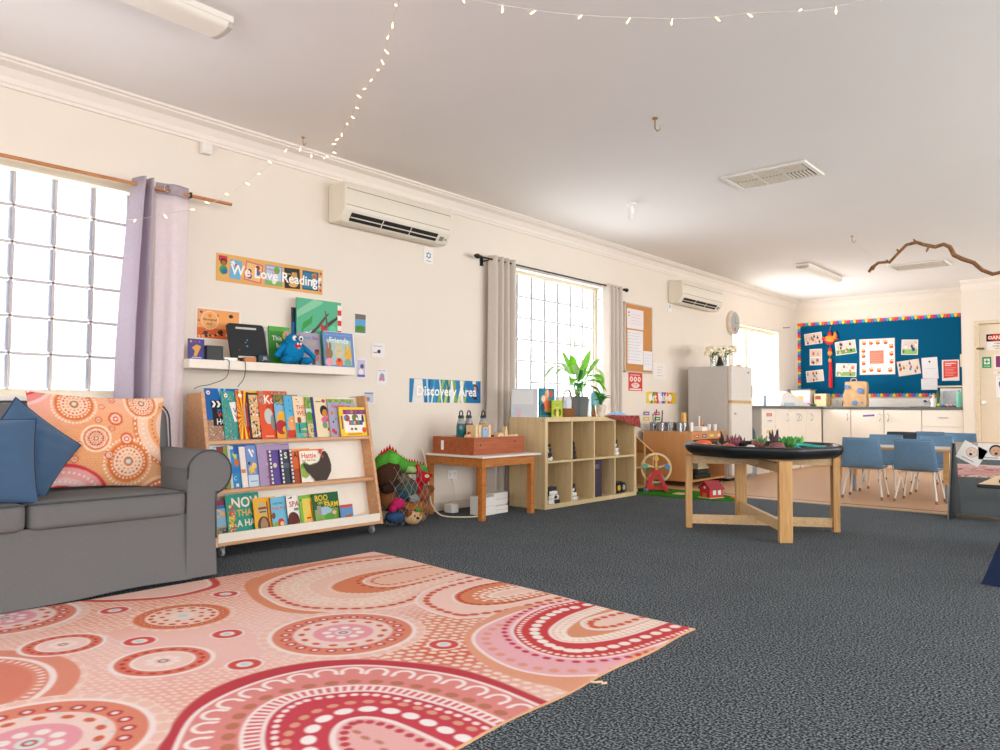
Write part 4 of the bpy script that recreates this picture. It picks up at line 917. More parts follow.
# ---- air conditioners
M_AC = pm('aircon_plastic', '#E3DBCB', rough=.4, var=.015)
M_DARK = pm('dark_slot', '#1D1C1B', rough=.7)
def aircon(y0, y1, zb, zt, label, dep=.2, grp=None):
    t = thing('air_conditioner', label, 'air conditioner', (XW+.1, (y0+y1)/2, zb), group=grp)
    x0 = XW+.001; H = zt-zb
    pr = [(x0, zb+.012), (x0, zt), (x0+dep*.92, zt), (x0+dep, zt-.02), (x0+dep, zb+H*.36), (x0+dep*.97, zb+H*.27), (x0+dep*.70, zb), (x0+.04, zb)]
    m = MB(); k = len(pr); m.add([(x, y0, z) for x, z in pr]+[(x, y1, z) for x, z in pr], [list(range(k)), list(range(k, 2*k))[::-1]]+[(i, k+i, k+(i+1) % k, (i+1) % k) for i in range(k)])
    m.build('casing', M_AC, t, bevel=.012, seg=3, smooth=50)
    # air outlet on the chamfer: two dark slots parted by a vane
    ax, az, bx, bz = x0+dep*.97, zb+H*.27, x0+dep*.70, zb
    M = orient((bx+.0035, y0+.07, bz-.001), (0, 1, 0), (ax-bx, 0, az-bz)); L = math.hypot(ax-bx, az-bz); W = (y1-y0)
    m = MB(); m.M = M; m.box(0, L*.18, -.004, W*.80, L*.86, .0012); o = m.build('air_outlet', M_DARK, t)
    m = MB(); m.M = M; m.box(0, L*.46, 0, W*.80, L*.54, .006).box(W*.27, L*.18, 0, W*.275, L*.86, .006).box(W*.53, L*.18, 0, W*.535, L*.86, .006); m.build('vane', M_AC, t)
    m = MB(); m.box(x0+dep-.001, y0+.015, zb+H*.40, x0+dep+.0015, y1-.03, zb+H*.412); m.box(x0+dep-.001, y0+.012, zt-.052, x0+dep+.001, y1-.02, zt-.048); m.build('panel_gap', pm('gap_shadow_brown', '#6E675C', rough=.7), t)
    m = MB(); m.M = M; m.box(W*.83, L*.3, 0, W*.87, L*.7, .002).box(W*.885, L*.42, 0, W*.9, L*.58, .0025); m.build('display', pm('display_grey', '#8E8A80', rough=.3), t)
    return t
aircon(3.33, 4.41, 2.175, 2.455, 'larger white split air conditioner on the wall, nearest to the camera', grp='wall air conditioners')
aircon(8.42, 9.56, 2.145, 2.42, 'white split air conditioner high on the wall above the cork board and fridge', grp='wall air conditioners')
star = [('p', [(5.6+3.2*math.cos(PI/2+k*PI/6)*(1 if k % 2 == 0 else .62), 7+3.2*math.sin(PI/2+k*PI/6)*(1 if k % 2 == 0 else .62)) for k in range(12)], '#3D86B4'), ('d', 5.6, 7, 1.4, '#F6F2EA')]
sheet('wall_sticker', 'small white sign with blue star beneath the nearest air conditioner', 'sign', onwall(4.285, 2.032), .105, .135, star+[('r',3,2,5.4,.6,'#8AA0B0')])
sheet('wall_sticker', 'small white sign with blue star beneath the far air conditioner', 'sign', onwall(8.42, 2.05), .09, .115, [('p', [((x-5.6)*.8+4.5, (y-7)*.8+6) for x, y in star[0][1]], '#3D86B4'), ('d', 4.5, 6, 1.1, '#F6F2EA')])
# ---- posters and cards on the wall
BN = '#E5AE62'
def kid(x, y, s, skin, hair, top):
    return [('d', x, y, 1.9*s, hair, 1.9*s), ('d', x, y-.5*s, 1.35*s, skin, 1.4*s), ('d', x, y-4*s, 2.3*s, top, 2.4*s), ('d', x+.6*s, y-4.6*s, 1.7*s, '#2F6FA8', 1.4*s)]
cm = [('r',0,0,81.5,17.4,BN), ('r',1.5,13,6,3.4,'#C8354A'), ('r',9.5,2.5,8,12.5,'#6DB0D8',-.08), ('p',[(9.6,13),(15,9.6),(12,14.6)],'#F0F0EC'), ('d',14,11.5,1.2,'#D0543A')]+kid(5,12.4,1.25,'#A86A44','#4A2A1C','#3E9A4A')+[('r',20,2.2,13,13,'#D9707A',-.12), ('r',21,3.2,11,11,'#EFC07A',-.12)]+kid(23.5,9,.8,'#8A5236','#2A1E1A','#C83A5A')+kid(29.5,12,.8,'#8A5236','#2A1E1A','#8A4A9A')+[('r',35,1.8,13.5,13.6,'#8A93BE'), ('r',36,2.6,11.5,12,'#B5C8E0'), ('r',35.6,2,12.6,3,'#7FB45A'), ('d',44,12.4,2.4,'#6CA84A'), ('t','A Magical',36,12.4,1.8,'#D0435A'), ('t','Story',40,10.2,1.8,'#D0435A'), ('d',42,5,1.8,'#EFE6DA',2.2), ('r',50,1.6,12.5,14,'#34302C',.05), ('p',[(56,13),(60,13),(61,4),(54,4)],'#C89A58'), ('d',57,4,3.4,'#E3B060',1.4), ('r',51,11,4,.7,'#C8A058'), ('r',64.5,2.2,13.5,13.4,'#2E5E86'), ('r',65.6,3.2,11,11,'#3A7C9C')]+kid(74.5,12.6,1.1,'#A86A44','#C88A3A','#F0EDE6')+[('r',79,2+0*1,1.6,2,'#C8354A'), ('r',79,6,1.6,2,'#3A6A9A'), ('r',79,10,1.6,2,'#F0EDE6'), ('r',79,14,1.6,2,'#C8354A'), ('t','We Love Reading!',10.2,8.2,9.3,'#FBF8F2')]
sheet('banner', 'long orange picture banner reading We Love Reading on the wall', 'banner', onwall(2.476, 1.652), .815, .178, cm, base=BN)
aq = [('r',0,0,84.5,19,'#2A7FB4')]+[('p',[(a,0),(a+w,0),(a+w+b,19),(a+b,19)],c) for a,w,b,c in ((3,5,2,'#DCE6E8'),(7,9,-2,'#EFE8E0'),(17,2,5,'#1D5E94'),(20,2,-2,'#A8D4E4'),(24,1.6,3,'#E8F0F0'),(27,2.4,-1,'#2E9AC8'),(31,3,6,'#8AB83C'),(36,1.5,-3,'#F0ECE4'),(39,3,4,'#C0D23C'),(44,2,-2,'#2A6E3C'),(46,5,1,'#E8EEF0'),(52,3,-3,'#88B03A'),(55,4,5,'#D8E0A0'),(60,3,-2,'#F4EFE8'),(63,2,4,'#A8C83A'))]+[('r',66,0,18.5,19,'#1E73AE'), ('d',10,9,4.5,'#E6DCD4',6), ('p',[(73,17.8),(81,15),(82.6,9),(81,9),(79,14),(73,16.6)],'#5E2A2A'), ('p',[(73,5),(79,2.2),(80,5.5),(77.6,7)],'#3B2E30'), ('r',76,9,2.5,5,'#E0B060'), ('r',74,16.4,4.4,2.6,'#E8E4DC'), ('t','Discovery Area',7.5,9.2,11.3,'#FAF8F4')]
sheet('banner', 'blue and green banner reading Discovery Area above the wooden table', 'banner', onwall(4.145, .893), .845, .192, aq, base='#2A7FB4')
oc = [('r',1.2,1.2,28.6,18.2,'#EFA25E'), ('r',1.2,1.2,28.6,6.5,'#DE6A34'), ('d',9.6,12.6,6,'#F6CDA0'), ('d',9.6,12.6,5.4,'#F0AE6E'), ('d',9.6,15.4,1.2,'#E8862A'), ('t','Aboriginal',5.2,13,2.2,'#6A3A2A'), ('t','story',7.4,10.4,2,'#6A3A2A'), ('d',24,16.2,1.6,'#3A3028',1.2), ('d',3.8,17.4,1,'#5A4A8A',.7), ('d',15,16,.7,'#C8503A'), ('d',2.4,12,.6,'#5A4A8A')]+speck(2,2,27,4,26,['#F0A060','#4A2A28','#C8402A','#F2C890'],.5,1.1,31)+[('d',17,5.6,1.8,'#3A2A2A',1.4), ('d',7,4.6,1.6,'#5A3A34',1.4)]
sheet('poster', 'orange laminated poster with a round emblem above the wall shelf', 'poster', onwall(2.345, 1.268), .31, .205, oc, base='#EFE9E4')
cards = [(3.584,1.39,.113,.165,'small landscape photo card, highest of the wall cards',[('r',.6,1.8,10,14,'#6E8A5A'),('r',.6,7,10,6,'#5FA3D0'),('r',.6,12,10,3.8,'#7A6A58'),('d',5.6,5,4,'#4E8A3A',2.4)]),
 (3.75,1.233,.135,.112,'small white wall card with a black animal sketch, right of the shelf books',[('d',7.4,4.6,1.7,'#3A3A34',1.5),('r',2,3.2,4,.8,'#C8643A'),('r',1.6,8.4,9,.5,'#A8A4A8')]),
 (3.608,1.064,.096,.155,'small lilac wall card taped beside the end of the shelf',[('r',1,1.4,7.4,12.6,'#C9C0E0'),('d',5.4,9.4,1.8,'#5A5A8A'),('d',4.4,5,2.2,'#F0EDE8',2.6),('r',1,1.4,7.4,1.8,'#6E64B0')]),
 (3.802,1.026,.11,.122,'small white wall card with an orange and purple drawing',[('d',5.6,6,2.4,'#9A93B8',2.8),('d',4,4,1.4,'#D88A6A'),('d',7,4,1.4,'#D88A9A'),('r',1.6,10.4,8,.5,'#A8A4A8')]),
 (3.674,.878,.112,.1,'small grey blue wall card behind the rack top corner',[('r',1,1,9.2,8,'#C0C8D8'),('r',1.6,7.4,8,.9,'#7A86A0'),('d',5,3.6,1.6,'#8A7A7A')])]
for y, z, w, h, lb, cc in cards: sheet('wall_card', lb, 'card', onwall(y, z), w, h, cc, base='#EEEAEA', group='small picture cards on the wall')
# cork board with papers
ck = thing('cork_board', 'tall narrow cork pin board with white papers beside the far curtain', 'pin board', (XW, 7.7, 1.28))
MB().box(XW+.001, 7.395, 1.27, XW+.016, 7.995, 2.045).build('board', pm('cork', '#C5894E', rough=.9, var=.16, scale=120, bump=.3), ck)
m = MB(); 
for a, b, c, d in ((7.38,7.40,1.262,2.052),(7.99,8.005,1.262,2.052)): m.box(XW+.001, a, c, XW+.02, b, d)
m.box(XW+.001, 7.38, 2.038, XW+.02, 8.005, 2.052).box(XW+.001, 7.38, 1.262, XW+.02, 8.005, 1.276); m.build('frame', pm('grey_frame', '#C4BCB4', rough=.5), ck)
XC = XW+.0175
ln = lambda x0, y0, w, n, dy, c='#9A98A0', h=.5: [('r', x0, y0-dy*i, w*(1-.12*(i % 3)), h, c) for i in range(n)]
sheet('pinned_paper', 'pale pink lined paper with a red mark at the top of the cork board', 'paper', onwall(7.43, 1.762, XC), .365, .225, ln(9,16,24,4,3.4,'#D8C4CC')+[('d',4,18,1.4,'#C8352C'),('d',4.6,14.6,1,'#3E8A4A')], base='#EFE6E8', group='papers on the cork board')
sheet('pinned_paper', 'long white list pinned at the centre of the cork board', 'paper', onwall(7.44, 1.36, XC), .345, .385, [('d',3,35-3.4*i,.7,'#5A5A60') for i in range(10)]+ln(6,35,24,10,3.4,'#C4C2C8'), base='#EDEBEE', group='papers on the cork board')
sheet('pinned_paper', 'small white sheet hanging at the lower right of the cork board', 'paper', onwall(7.79, 1.298, XC+.002), .205, .225, ln(3,18,14,4,3.6,'#C4C2C8'), base='#EDEBEE', group='papers on the cork board')
rp = [('r',0,0,30,20.6,'#D8453F')]+[('d',6+8.6*i,13.4,3.6,'#F2E4DE',3) for i in range(3)]+[('d',15,6.4,9,'#F2E4DE',3), ('t','STOP',8.4,6.4,4.6,'#D8453F'), ('r',3,17.6,22,1,'#F2C4BC'), ('r',2,1,26,1.6,'#F2E4DE')]+[('d',6+8.6*i,13.4,1.4,'#D8453F') for i in range(3)]
sheet('poster', 'red poster with white circles directly below the cork board', 'poster', onwall(7.49, 1.055), .305, .206, rp, base='#D8453F')
sheet('notice', 'plain white notice with faint text to the right of the red poster', 'notice', onwall(8.045, 1.2), .345, .2, ln(10,15,14,4,3.4,'#B8B0AC'), base='#F0EAE2')
rb = [('r',i*9,0,9,13.6,c) for i, c in enumerate(['#F2D23A','#F2C93A','#E8843A','#C8D4E8','#3A7AC0','#F2D23A','#E8A03A','#F2D23A'])]+[('p',[(8,0),(14,0),(20,13.6),(15,13.6)],'#3E9A4A'),('p',[(24,0),(30,0),(26,13.6),(20,13.6)],'#D8504A'),('p',[(36,0),(41,0),(47,13.6),(40,13.6)],'#8A4A9A'),('p',[(52,0),(58,0),(52,13.6),(48,13.6)],'#E8643A'),('d',9,7,4.4,'#F4EEE4'),('d',32,7,4.6,'#F4EEE4'),('d',57,7,4.6,'#F4EEE4'),('t','Tool Table',6,7,11,'#FBF6EE')]
rb[-1] = ('t','Art Table',7,7,12,'#FBF6EE')
sheet('banner', 'short rainbow coloured banner with white lettering above the utensil cabinet', 'banner', onwall(7.893, .915), .712, .134, rb, base='#F2D23A')
for y, z, c, lb in ((7.82,.775,'#8A6A9A','purple'),(8.07,.775,'#C83A7A','pink'),(7.82,.712,'#E8C43A','yellow'),(8.08,.712,'#3E9A4A','green')):
    sheet('wall_label', 'tiny %s label stuck on the wall above the metal cups' % lb, 'label', onwall(y, z), .135, .042, [('r',3,1.6,8,1,'#F4EEE4')], base=c, group='tiny labels above the metal cups')
# clock
m = MB(); m.M = orient((XW+.001, 10.27, 2.065), (0, 1, 0), (0, 0, 1)); m.lathe([(.17, 0), (.175, .03), (.165, .055), (.15, .058)], n=40)
ck = m.build('wall_clock', pm('clock_rim', '#D9C7B4', rough=.4), smooth=50); tag(ck, 'round wall clock hanging beside the kitchen window', 'clock')
m = MB(); m.M = orient((XW+.0585, 10.27, 2.065), (0, 1, 0), (0, 0, 1)); m.disc(0, 0, .15, '#A9ADA8', z=.001, n=32); m.disc(.0, -.09, .03, '#D85A5A', z=.0015); m.rect(-.004, 0, .008, .1, '#2B2B2B', z=.002); m.rect(0, -.004, .075, .008, '#2B2B2B', z=.0025)
m.build('clock_face', PR, ck)
# cover box under the cornice
m = MB().box(XW+.001, 2.345, 2.432, XW+.05, 2.41, 2.505); o = m.build('cable_box', M_WHITE, bevel=.008); tag(o, 'small white cable box under the cornice above the curtain rod', 'cable box')
MB().box(XW+.05, 2.355, 2.445, XW+.052, 2.40, 2.447).build('cover_seam', M_SKIRT, o)
# power point by the discovery table
def outlet(M, label, w=.115, h=.072, grp=None):
    m = MB(); m.M = M; m.box(0, 0, 0, w, h, .008); o = m.build('power_point', M_WHITEPL, bevel=.003); tag(o, label, 'socket', grp)
    m = MB(); m.M = M
    for k in (.25, .75): m.box(w*k-.010, h*.55, .0082, w*k-.007, h*.7, .0088).box(w*k+.007, h*.55, .0082, w*k+.010, h*.7, .0088).box(w*k-.0015, h*.3, .0082, w*k+.0015, h*.45, .0088)
    m.build('pin_slots', M_DARK, o); return o
outlet(onwall(4.58, .255), 'white power point low on the wall under the wooden table')
for y, z in ((7.05, 2.09), (6.87, 2.02)):
    m = MB(); m.M = onwall(y, z); m.box(-.012, -.006, 0, .012, .006, .008); o = m.build('wall_hook', pm('hook_tan', '#B79A7E', rough=.5)); tag(o, 'tiny tan hook stub on the wall %s the cork board' % ('near the top left of' if y > 7 else 'beside the curtain, left of'), 'hook')
m = MB(); m.tube([(XW, 12.26, 2.165), (XW+.02, 12.27, 2.165), (XW+.025, 12.46, 2.185)], .005, 6); m.ball(XW+.025, 12.46, 2.185, .009); o = m.build('curtain_hook', pm('iron_dark', '#4A4038', rough=.5, metal=.6)); tag(o, 'small dark rod stub on the wall between kitchen window and noticeboard', 'bracket')

# ---- curtains
M_CUR = pm('lilac_grey_curtain', '#D2C8D2', rough=.9, var=.03, scale=60, spec=.1, bump=.1)
M_CUR2 = pm('taupe_curtain', '#DDD3C8', rough=.9, var=.03, scale=60, spec=.1, bump=.1)
def translucent(m, f):
    nt = m.node_tree; N = nt.nodes; L = nt.links; b = N['Principled BSDF']; out = N['Material Output']
    t = N.new('ShaderNodeBsdfTranslucent'); rp = next(n for n in N if n.type == 'VALTORGB'); L.new(rp.outputs['Color'], t.inputs['Color'])
    x = N.new('ShaderNodeMixShader'); x.inputs[0].default_value = f; L.new(b.outputs[0], x.inputs[1]); L.new(t.outputs[0], x.inputs[2]); L.new(x.outputs[0], out.inputs['Surface'])
M_CUR_LIT = pm('lilac_curtain_lit', '#F2E8EB', rough=.9, var=.03, scale=60, spec=.1, bump=.1); translucent(M_CUR_LIT, .35); translucent(M_CUR, .5); translucent(M_CUR2, .2)  # flat panel of the same curtain, lighter colour standing in for daylight on it
def drape(name, path, z0, z1, mat, flare=None, nv=24, parent=None, sway=.01):
    """cloth hanging from a plan path; folds deepen and drift towards the hem"""
    P = spline(path, 8); m = MB(); n = len(P)-1
    cx = sum(p[0] for p in P)/len(P)
    def f(u, v):
        i = min(n, int(round(u*n))); x, y = P[i]; z = z1+(z0-z1)*v
        k = 1+.25*v if v > .05 else 1
        return (cx+(x-cx)*k+sway*math.sin(v*4+u*9)*v, y+.006*math.sin(v*7+u*20)*v+(flare(u, v) if flare else 0), z)
    m.grid(f, n, nv)
    o = m.build(name, mat, parent, smooth=180)
    s = o.modifiers.new('thick', 'SOLIDIFY'); s.thickness = .003
    return o
# left window: bunched folds beside a flat eyelet panel, pushed on a wooden rod
XRD = -4.345
c1 = thing('curtain', 'pale lilac curtain beside the near window, one flat panel with a metal eyelet', 'curtain', (XRD, 2.05, .3))
pa = [(XRD-.045,1.895),(XRD-.03,1.900),(XRD+.045,1.915),(XRD+.05,1.929),(XRD-.03,1.943),(XRD-.045,1.954),(XRD+.045,1.964),(XRD+.05,1.974),(XRD-.035,1.988),(XRD-.04,1.999)]
drape('pleated_folds', pa, .3, 2.15, M_CUR, parent=c1, flare=lambda u, v: -.16*v*(1-u)*(1.3-v)+.03*v*u)
drape('flat_panel', [(XRD-.022,2.018),(XRD-.008,2.073),(XRD+.016,2.122),(XRD+.004,2.171),(XRD-.004,2.206)], .3, 2.085, M_CUR_LIT, parent=c1, sway=.006)
hd = drape('header_band', [(XRD-.022,2.018),(XRD-.008,2.073),(XRD+.016,2.122),(XRD+.004,2.171),(XRD-.004,2.206)], 2.085, 2.152, pm('curtain_header', '#A79CA4', rough=.9, spec=.1), parent=c1, nv=4, sway=0)
m = MB(); m.M = orient((XRD+.012, 2.07, 2.119), (0, 1, 0), (0, 0, 1)); m.tube([(.019*math.cos(a*PI/8), .019*math.sin(a*PI/8), 0) for a in range(16)], .0035, 6, closed=True); m.build('eyelet', M_CHROME, hd, smooth=180)
rd = MB(); rd.tube([(XRD, -.3, 2.09), (XRD, 2.485, 2.113)], .0105, 12); o = rd.build('curtain_rod', wood('rod_wood', '#A8683A', '#C08550', axis=1), smooth=40); tag(o, 'plain wooden curtain rod over the near window, end sticking out past the curtain', 'curtain rod')
MB().tube([(XW, 2.215, 2.108), (XRD, 2.215, 2.112)], .006, 8).box(XRD-.014, 2.21, 2.096, XRD+.014, 2.222, 2.128).build('bracket', M_BLACK, o)
# far window
X2c = -4.41
def folds(ya, yb, n, amp, x=X2c):
    p = []
    for i in range(n*2+1): p.append((x+(amp if i % 2 else -amp)*(1+.15*math.sin(i*2.3)), ya+(yb-ya)*i/(2*n)))
    return p
c2 = drape('curtain', folds(5.02, 5.36, 4, .036), .04, 2.20, M_CUR2); tag(c2, 'long taupe curtain reaching the floor behind the cube shelf, left of the far window', 'curtain')
c3 = drape('curtain', folds(6.87, 7.20, 4, .034), .62, 2.185, M_CUR2); tag(c3, 'taupe curtain at the right side of the far window, beside the cork board', 'curtain')
M_IRON = pm('black_iron_rod', '#2A2A28', rough=.4, metal=.6)
m = MB(); m.tube([(X2c, 4.90, 2.165), (X2c, 7.24, 2.165)], .008, 10); o = m.build('curtain_rod', M_IRON, smooth=50); tag(o, 'thin black curtain rod with bulb ends over the far window', 'curtain rod')
for y, s in ((4.90, -1), (7.24, 1)):
    m = MB(); m.M = Matrix.Translation((X2c, y, 2.165)) @ Matrix.Rotation(-s*PI/2, 4, 'X'); m.lathe([(.009, 0), (.015, .01), (.009, .02), (.020, .045), (.022, .065), (.012, .09), (.006, .1)], n=14); m.build('finial', M_IRON, o, smooth=60)
for y in (4.99, 7.225): MB().tube([(XW, y, 2.15), (X2c-.01, y, 2.15), (X2c, y, 2.158)], .006, 8).box(XW, y-.02, 2.11, XW+.006, y+.02, 2.19).build('bracket', M_IRON, o)

# ---- white wall shelf and its things
m = MB().box(XW+.001, 2.20, 1.078, -4.275, 3.425, 1.132); o = m.build('wall_shelf', pm('shelf_white', '#E9E1D4', rough=.5, var=.015), bevel=.003); tag(o, 'white floating wall shelf above the book rack holding a blue plush toy', 'shelf')
SZ = 1.1325
def sbook(y, w, h, cmds, label, x, base, t=.008, tilt=.12, spine=None, th=0., xoff=0):
    return book(y, SZ, w, h, cmds, label, x, spine or base, t=t, tilt=tilt, group='books on the wall shelf', th=th)
sbook(2.222, 10, 12.3, [('r',0,0,10,12.3,'#4E4A86')]+[('r',1+2.6*i,10.2,1.2,1,c) for i, c in enumerate(('#E8A42E','#C8433A','#8A6AC0'))]+[('p',[(2,7),(5,9),(8,8),(7,6),(6,4),(5,1.6),(3,2),(4,5)],'#D8A04A'), ('r',2,.8,6,.6,'#C8C0E0')], 'small purple picture card book at the left end of the shelf', -4.33, '#4E4A86', tilt=.06)
m = MB().box(-4.41, 2.326, SZ, -4.31, 2.432, SZ+.088); o = m.build('black_box', pm('black_box_matte', '#1E2426', rough=.5), bevel=.004); tag(o, 'small black box with a cable on the wall shelf next to the purple book', 'box')
m = MB().box(-4.40, 2.44, SZ, -4.31, 2.53, SZ+.022); o = m.build('power_adapter', M_WHITEPL, bevel=.004); tag(o, 'flat white power adapter on the shelf in front of the tablet', 'adapter')
# tablet in a rugged case, leaning askew
M = orient((-4.31, 2.492, SZ+.015), (-.05, 1, .02), (-.25, -.16, 1))
tb = MB(); tb.M = M
def rrect(w, h, r, n=5, x=0, y=0):
    p = []
    for cx, cy, a0 in ((x+w-r, y+h-r, 0), (x+r, y+h-r, PI/2), (x+r, y+r, PI), (x+w-r, y+r, 1.5*PI)):
        for i in range(n+1): a = a0+PI/2*i/n; p.append((cx+r*math.cos(a), cy+r*math.sin(a)))
    return p
M_CASE = pm('rubber_case', '#25272B', rough=.75, var=.15, scale=80)
tb.prism(rrect(.265, .235, .022), -.02, 0); o = tb.build('tablet_case', M_CASE, bevel=.003); tag(o, 'tablet in a rugged black case with carry slot leaning on the shelf', 'tablet')
m = MB(); m.M = M; m.prism(rrect(.15, .013, .006, x=.055, y=.198), -.0, .0012); m.build('carry_slot', pm('pale_slot', '#C9C6BC', rough=.6), o)
m = MB(); m.M = M; m.prism(rrect(.17, .012, .005, x=.045, y=.008), 0, .0012); m.build('lower_slot', pm('pale_slot', '#C9C6BC', rough=.6), o)
m = MB(); m.M = M; art(m, [('d',12.6,12.6,.5,'#5AA0D8'), ('d',12,8.6,.6,'#5AA0D8'), ('d',11.2,11,.4,'#C8B04A'), ('d',6,6,.3,'#C86A3A')], z=.001); m.build('stickers', PR, o)
m = MB(); m.M = M; m.prism(rrect(.25, .22, .02, x=.012, y=.012), -.034, -.0205); m.build('back_shell', M_WHITEPL, o)
m = MB().box(-4.36, 2.57, SZ, -4.30, 2.655, SZ+.03); o = m.build('wooden_block', M_OAK, bevel=.004); tag(o, 'small orange wooden block on the shelf under the tablet', 'block')
m = MB().box(-4.33, 2.66, SZ, -4.285, 2.75, SZ+.052); o = m.build('speaker', pm('teal_black_speaker', '#17343C', rough=.55), bevel=.008); tag(o, 'small dark teal speaker marked JBL beside the blue plush', 'speaker')
m = MB(); m.M = orient((-4.2849, 2.66, SZ), (0, 1, 0), (0, 0, 1)); m.text('JBL', .047, .026, .028, '#C9D4D6', z=.0008); m.build('lettering', PR, o)
sbook(2.81, 16, 25.5, [('r',0,0,16,25.5,'#3F8F3A'), ('r',0,22.4,16,3.1,'#58A848'), ('t','This',2,17.4,4.4,'#F2F0E8'), ('t','book',5,12.6,4.4,'#F2F0E8'), ('d',13,19.6,3,'#C8B84A'), ('d',14.4,21.4,1.6,'#A8988A')], 'green picture book with white lettering standing behind the blue plush', -4.385, '#3F8F3A', t=.01)
sbook(2.775, 9, 24.6, [('r',0,0,9,24.6,'#D8D4CC'), ('r',1,2,1,20,'#8A8A90')], 'thin white book leaning behind the tablet on the shelf', -4.40, '#D8D4CC', t=.008)
sbook(3.01, 20, 40, [('r',0,0,20,40,'#1E2A3C'), ('r',0,0,2,30,'#1F5FA8')], 'tall black and blue book mostly hidden behind the big green one', -4.435, '#1E2A3C', tilt=.04)
gr = [('r',0,0,37.5,47,'#58B48C'), ('p',[(0,33),(20,44),(22,46),(14,47),(0,38)],'#8CCBA6'), ('p',[(3,22),(6,26),(12,30),(13,36),(10,33),(5,30)],'#3E9A4A'), ('d',8,18,5,'#F0EFE8',6), ('d',6,13,4,'#EFEDE6',5), ('d',12,22,2.2,'#F0EFE8',3), ('p',[(10,20),(18,27),(26,37),(27,39),(24,37),(16,28),(10,23)],'#5A4A44'), ('p',[(20,24),(28,30),(36,36),(36,38),(28,33),(20,27)],'#4A3E3A'), ('p',[(24,20),(26,30),(24,40),(23,40),(24,30),(22,22)],'#6A5A50'), ('d',26,22,2.4,'#C83A34',1.4), ('d',21,28,1.6,'#C83A34',2), ('d',24,26,1.4,'#C83A34'), ('d',30,26,3,'#6AC49A',4)]+[('r',34.2,.6+7.4*i,3.4,3.8,'#D8342E') for i in range(6)]+[('r',34.2,4.4+7.4*i,3.4,3.6,'#F4EFE8') for i in range(6)]
sbook(3.035, 37.8, 47, gr, 'big green picture book with red and white striped edge on the shelf', -4.418, '#58B48C', tilt=.03, t=.012)
hb = [('r',0,0,20,23.2,'#A59FB4'), ('t','Head,',1.4,19.6,3,'#4E9AA0'), ('t','Sho',9.6,19.6,3.2,'#9A3A8A'), ('t','Knees',5,15.8,3,'#C8B83A'), ('d',12,6,2,'#C8703A',2.4), ('d',12.6,9.6,2,'#8A5236'), ('d',12.8,11,2,'#6A3A2A',1), ('d',3,12,.8,'#D8D4DC'), ('r',8,1,3,4,'#4A4A5A')]
sbook(3.045, 16, 23.2, hb, 'grey lilac picture book with coloured title, between plush and Friends book', -4.37, '#A59FB4', tilt=.14)
fb = [('r',0,0,26,25,'#6E8CC4'), ('r',2.6,1.6,21,18,'#A6C8C4'), ('t','Friends',5,19,5.6,'#E4F0E8'), ('d',4,9.6,3.4,'#9A7458',4), ('d',2.6,15,1.2,'#9A7458',2.6), ('d',5.4,15,1.2,'#9A7458',2.6), ('d',12.6,11,3.6,'#D4C4A0',4.6), ('d',11,16,1.1,'#D4C4A0',2), ('d',14.4,16,1.1,'#D4C4A0',2), ('d',20.6,9,3.2,'#E5AE44',4), ('d',19,14,1,'#E5AE44',2.4), ('d',22.4,14,1,'#E5AE44',2.4), ('d',4,3.4,3.2,'#E8A0B4',2.8), ('d',12.6,3.6,3.2,'#E4703A',3), ('d',12.6,5,1.4,'#B8283A'), ('d',20,3.4,3,'#7FA89A',2.8)]+[('d',k*1.9+2,23,.5,'#90AEDC') for k in range(12)]+[('d',11.6,11.6,.3,'#3A2A20'), ('d',13.8,11.6,.3,'#3A2A20'), ('d',19.6,10,.3,'#3A2A20'), ('d',3.2,10.4,.3,'#2A1A14')]
sbook(3.206, 26.6, 25.2, fb, 'blue picture book titled Friends with three rabbits, right end of shelf', -4.335, '#6E8CC4', tilt=.14)
# blue plush monster
M_PLUSH = pm('blue_plush', '#1D80B8', rough=1., var=.14, scale=90, bump=.6, bscale=300, spec=.05)
mp = thing('plush_monster', 'round bright blue plush monster with big eyes and open mouth on shelf', 'soft toy', (-4.34, 2.99, SZ))
def lc(m, name, mat, par=mp, **k): return m.build(name, mat, par, **k)
cx, cy, cz = -4.32, 2.925, SZ+.085
m = MB(); m.ball(cx, cy, cz, .068, .086, .083, 24, 16); lc(m, 'body', M_PLUSH, smooth=180)
m = MB(); m.ball(cx, cy+.005, cz+.06, .052, .055, .06, 20, 12); lc(m, 'head', M_PLUSH, smooth=180)
for s in (-1, 1):
    m = MB(); m.tube([(cx+.015, cy+s*.06, cz+.035), (cx+.03, cy+s*.10, cz+.01), (cx+.045, cy+s*.135, cz-.025)], [.024, .019, .016], 12); m.ball(cx+.047, cy+s*.138, cz-.03, .02, .022, .018); lc(m, 'arm', M_PLUSH, smooth=180)
    m = MB(); m.M = Matrix.Translation((cx+.06, cy+s*.075, SZ+.026)); m.ball(0, 0, 0, .05, .036, .025, 16, 10); lc(m, 'foot', M_PLUSH, smooth=180)
    m = MB(); m.ball(cx+.058, cy+s*.024+.006, cz+.085, .012, .0165, .018, 16, 10); e = lc(m, 'eye', M_WHITEPL, smooth=180)
    m = MB(); m.ball(cx+.068, cy+s*.020+.006, cz+.082, .004, .008, .009, 12, 8); lc(m, 'pupil', M_BLACK, par=e, smooth=180)
    m = MB(); m.tube([(cx, cy+s*.035, cz+.105), (cx, cy+s*.055, cz+.13)], [.012, .005], 10); lc(m, 'horn', pm('pink_felt', '#D98FA4', rough=.9), smooth=180)
m = MB(); m.ball(cx+.060, cy+.008, cz+.035, .012, .026, .021, 18, 10); mo = lc(m, 'mouth', pm('red_felt', '#B3303A', rough=.9), smooth=180)
m = MB()
for k in (-.010, .012): m.box(cx+.070, cy+.008+k-.005, cz+.042, cx+.0745, cy+.008+k+.005, cz+.054)
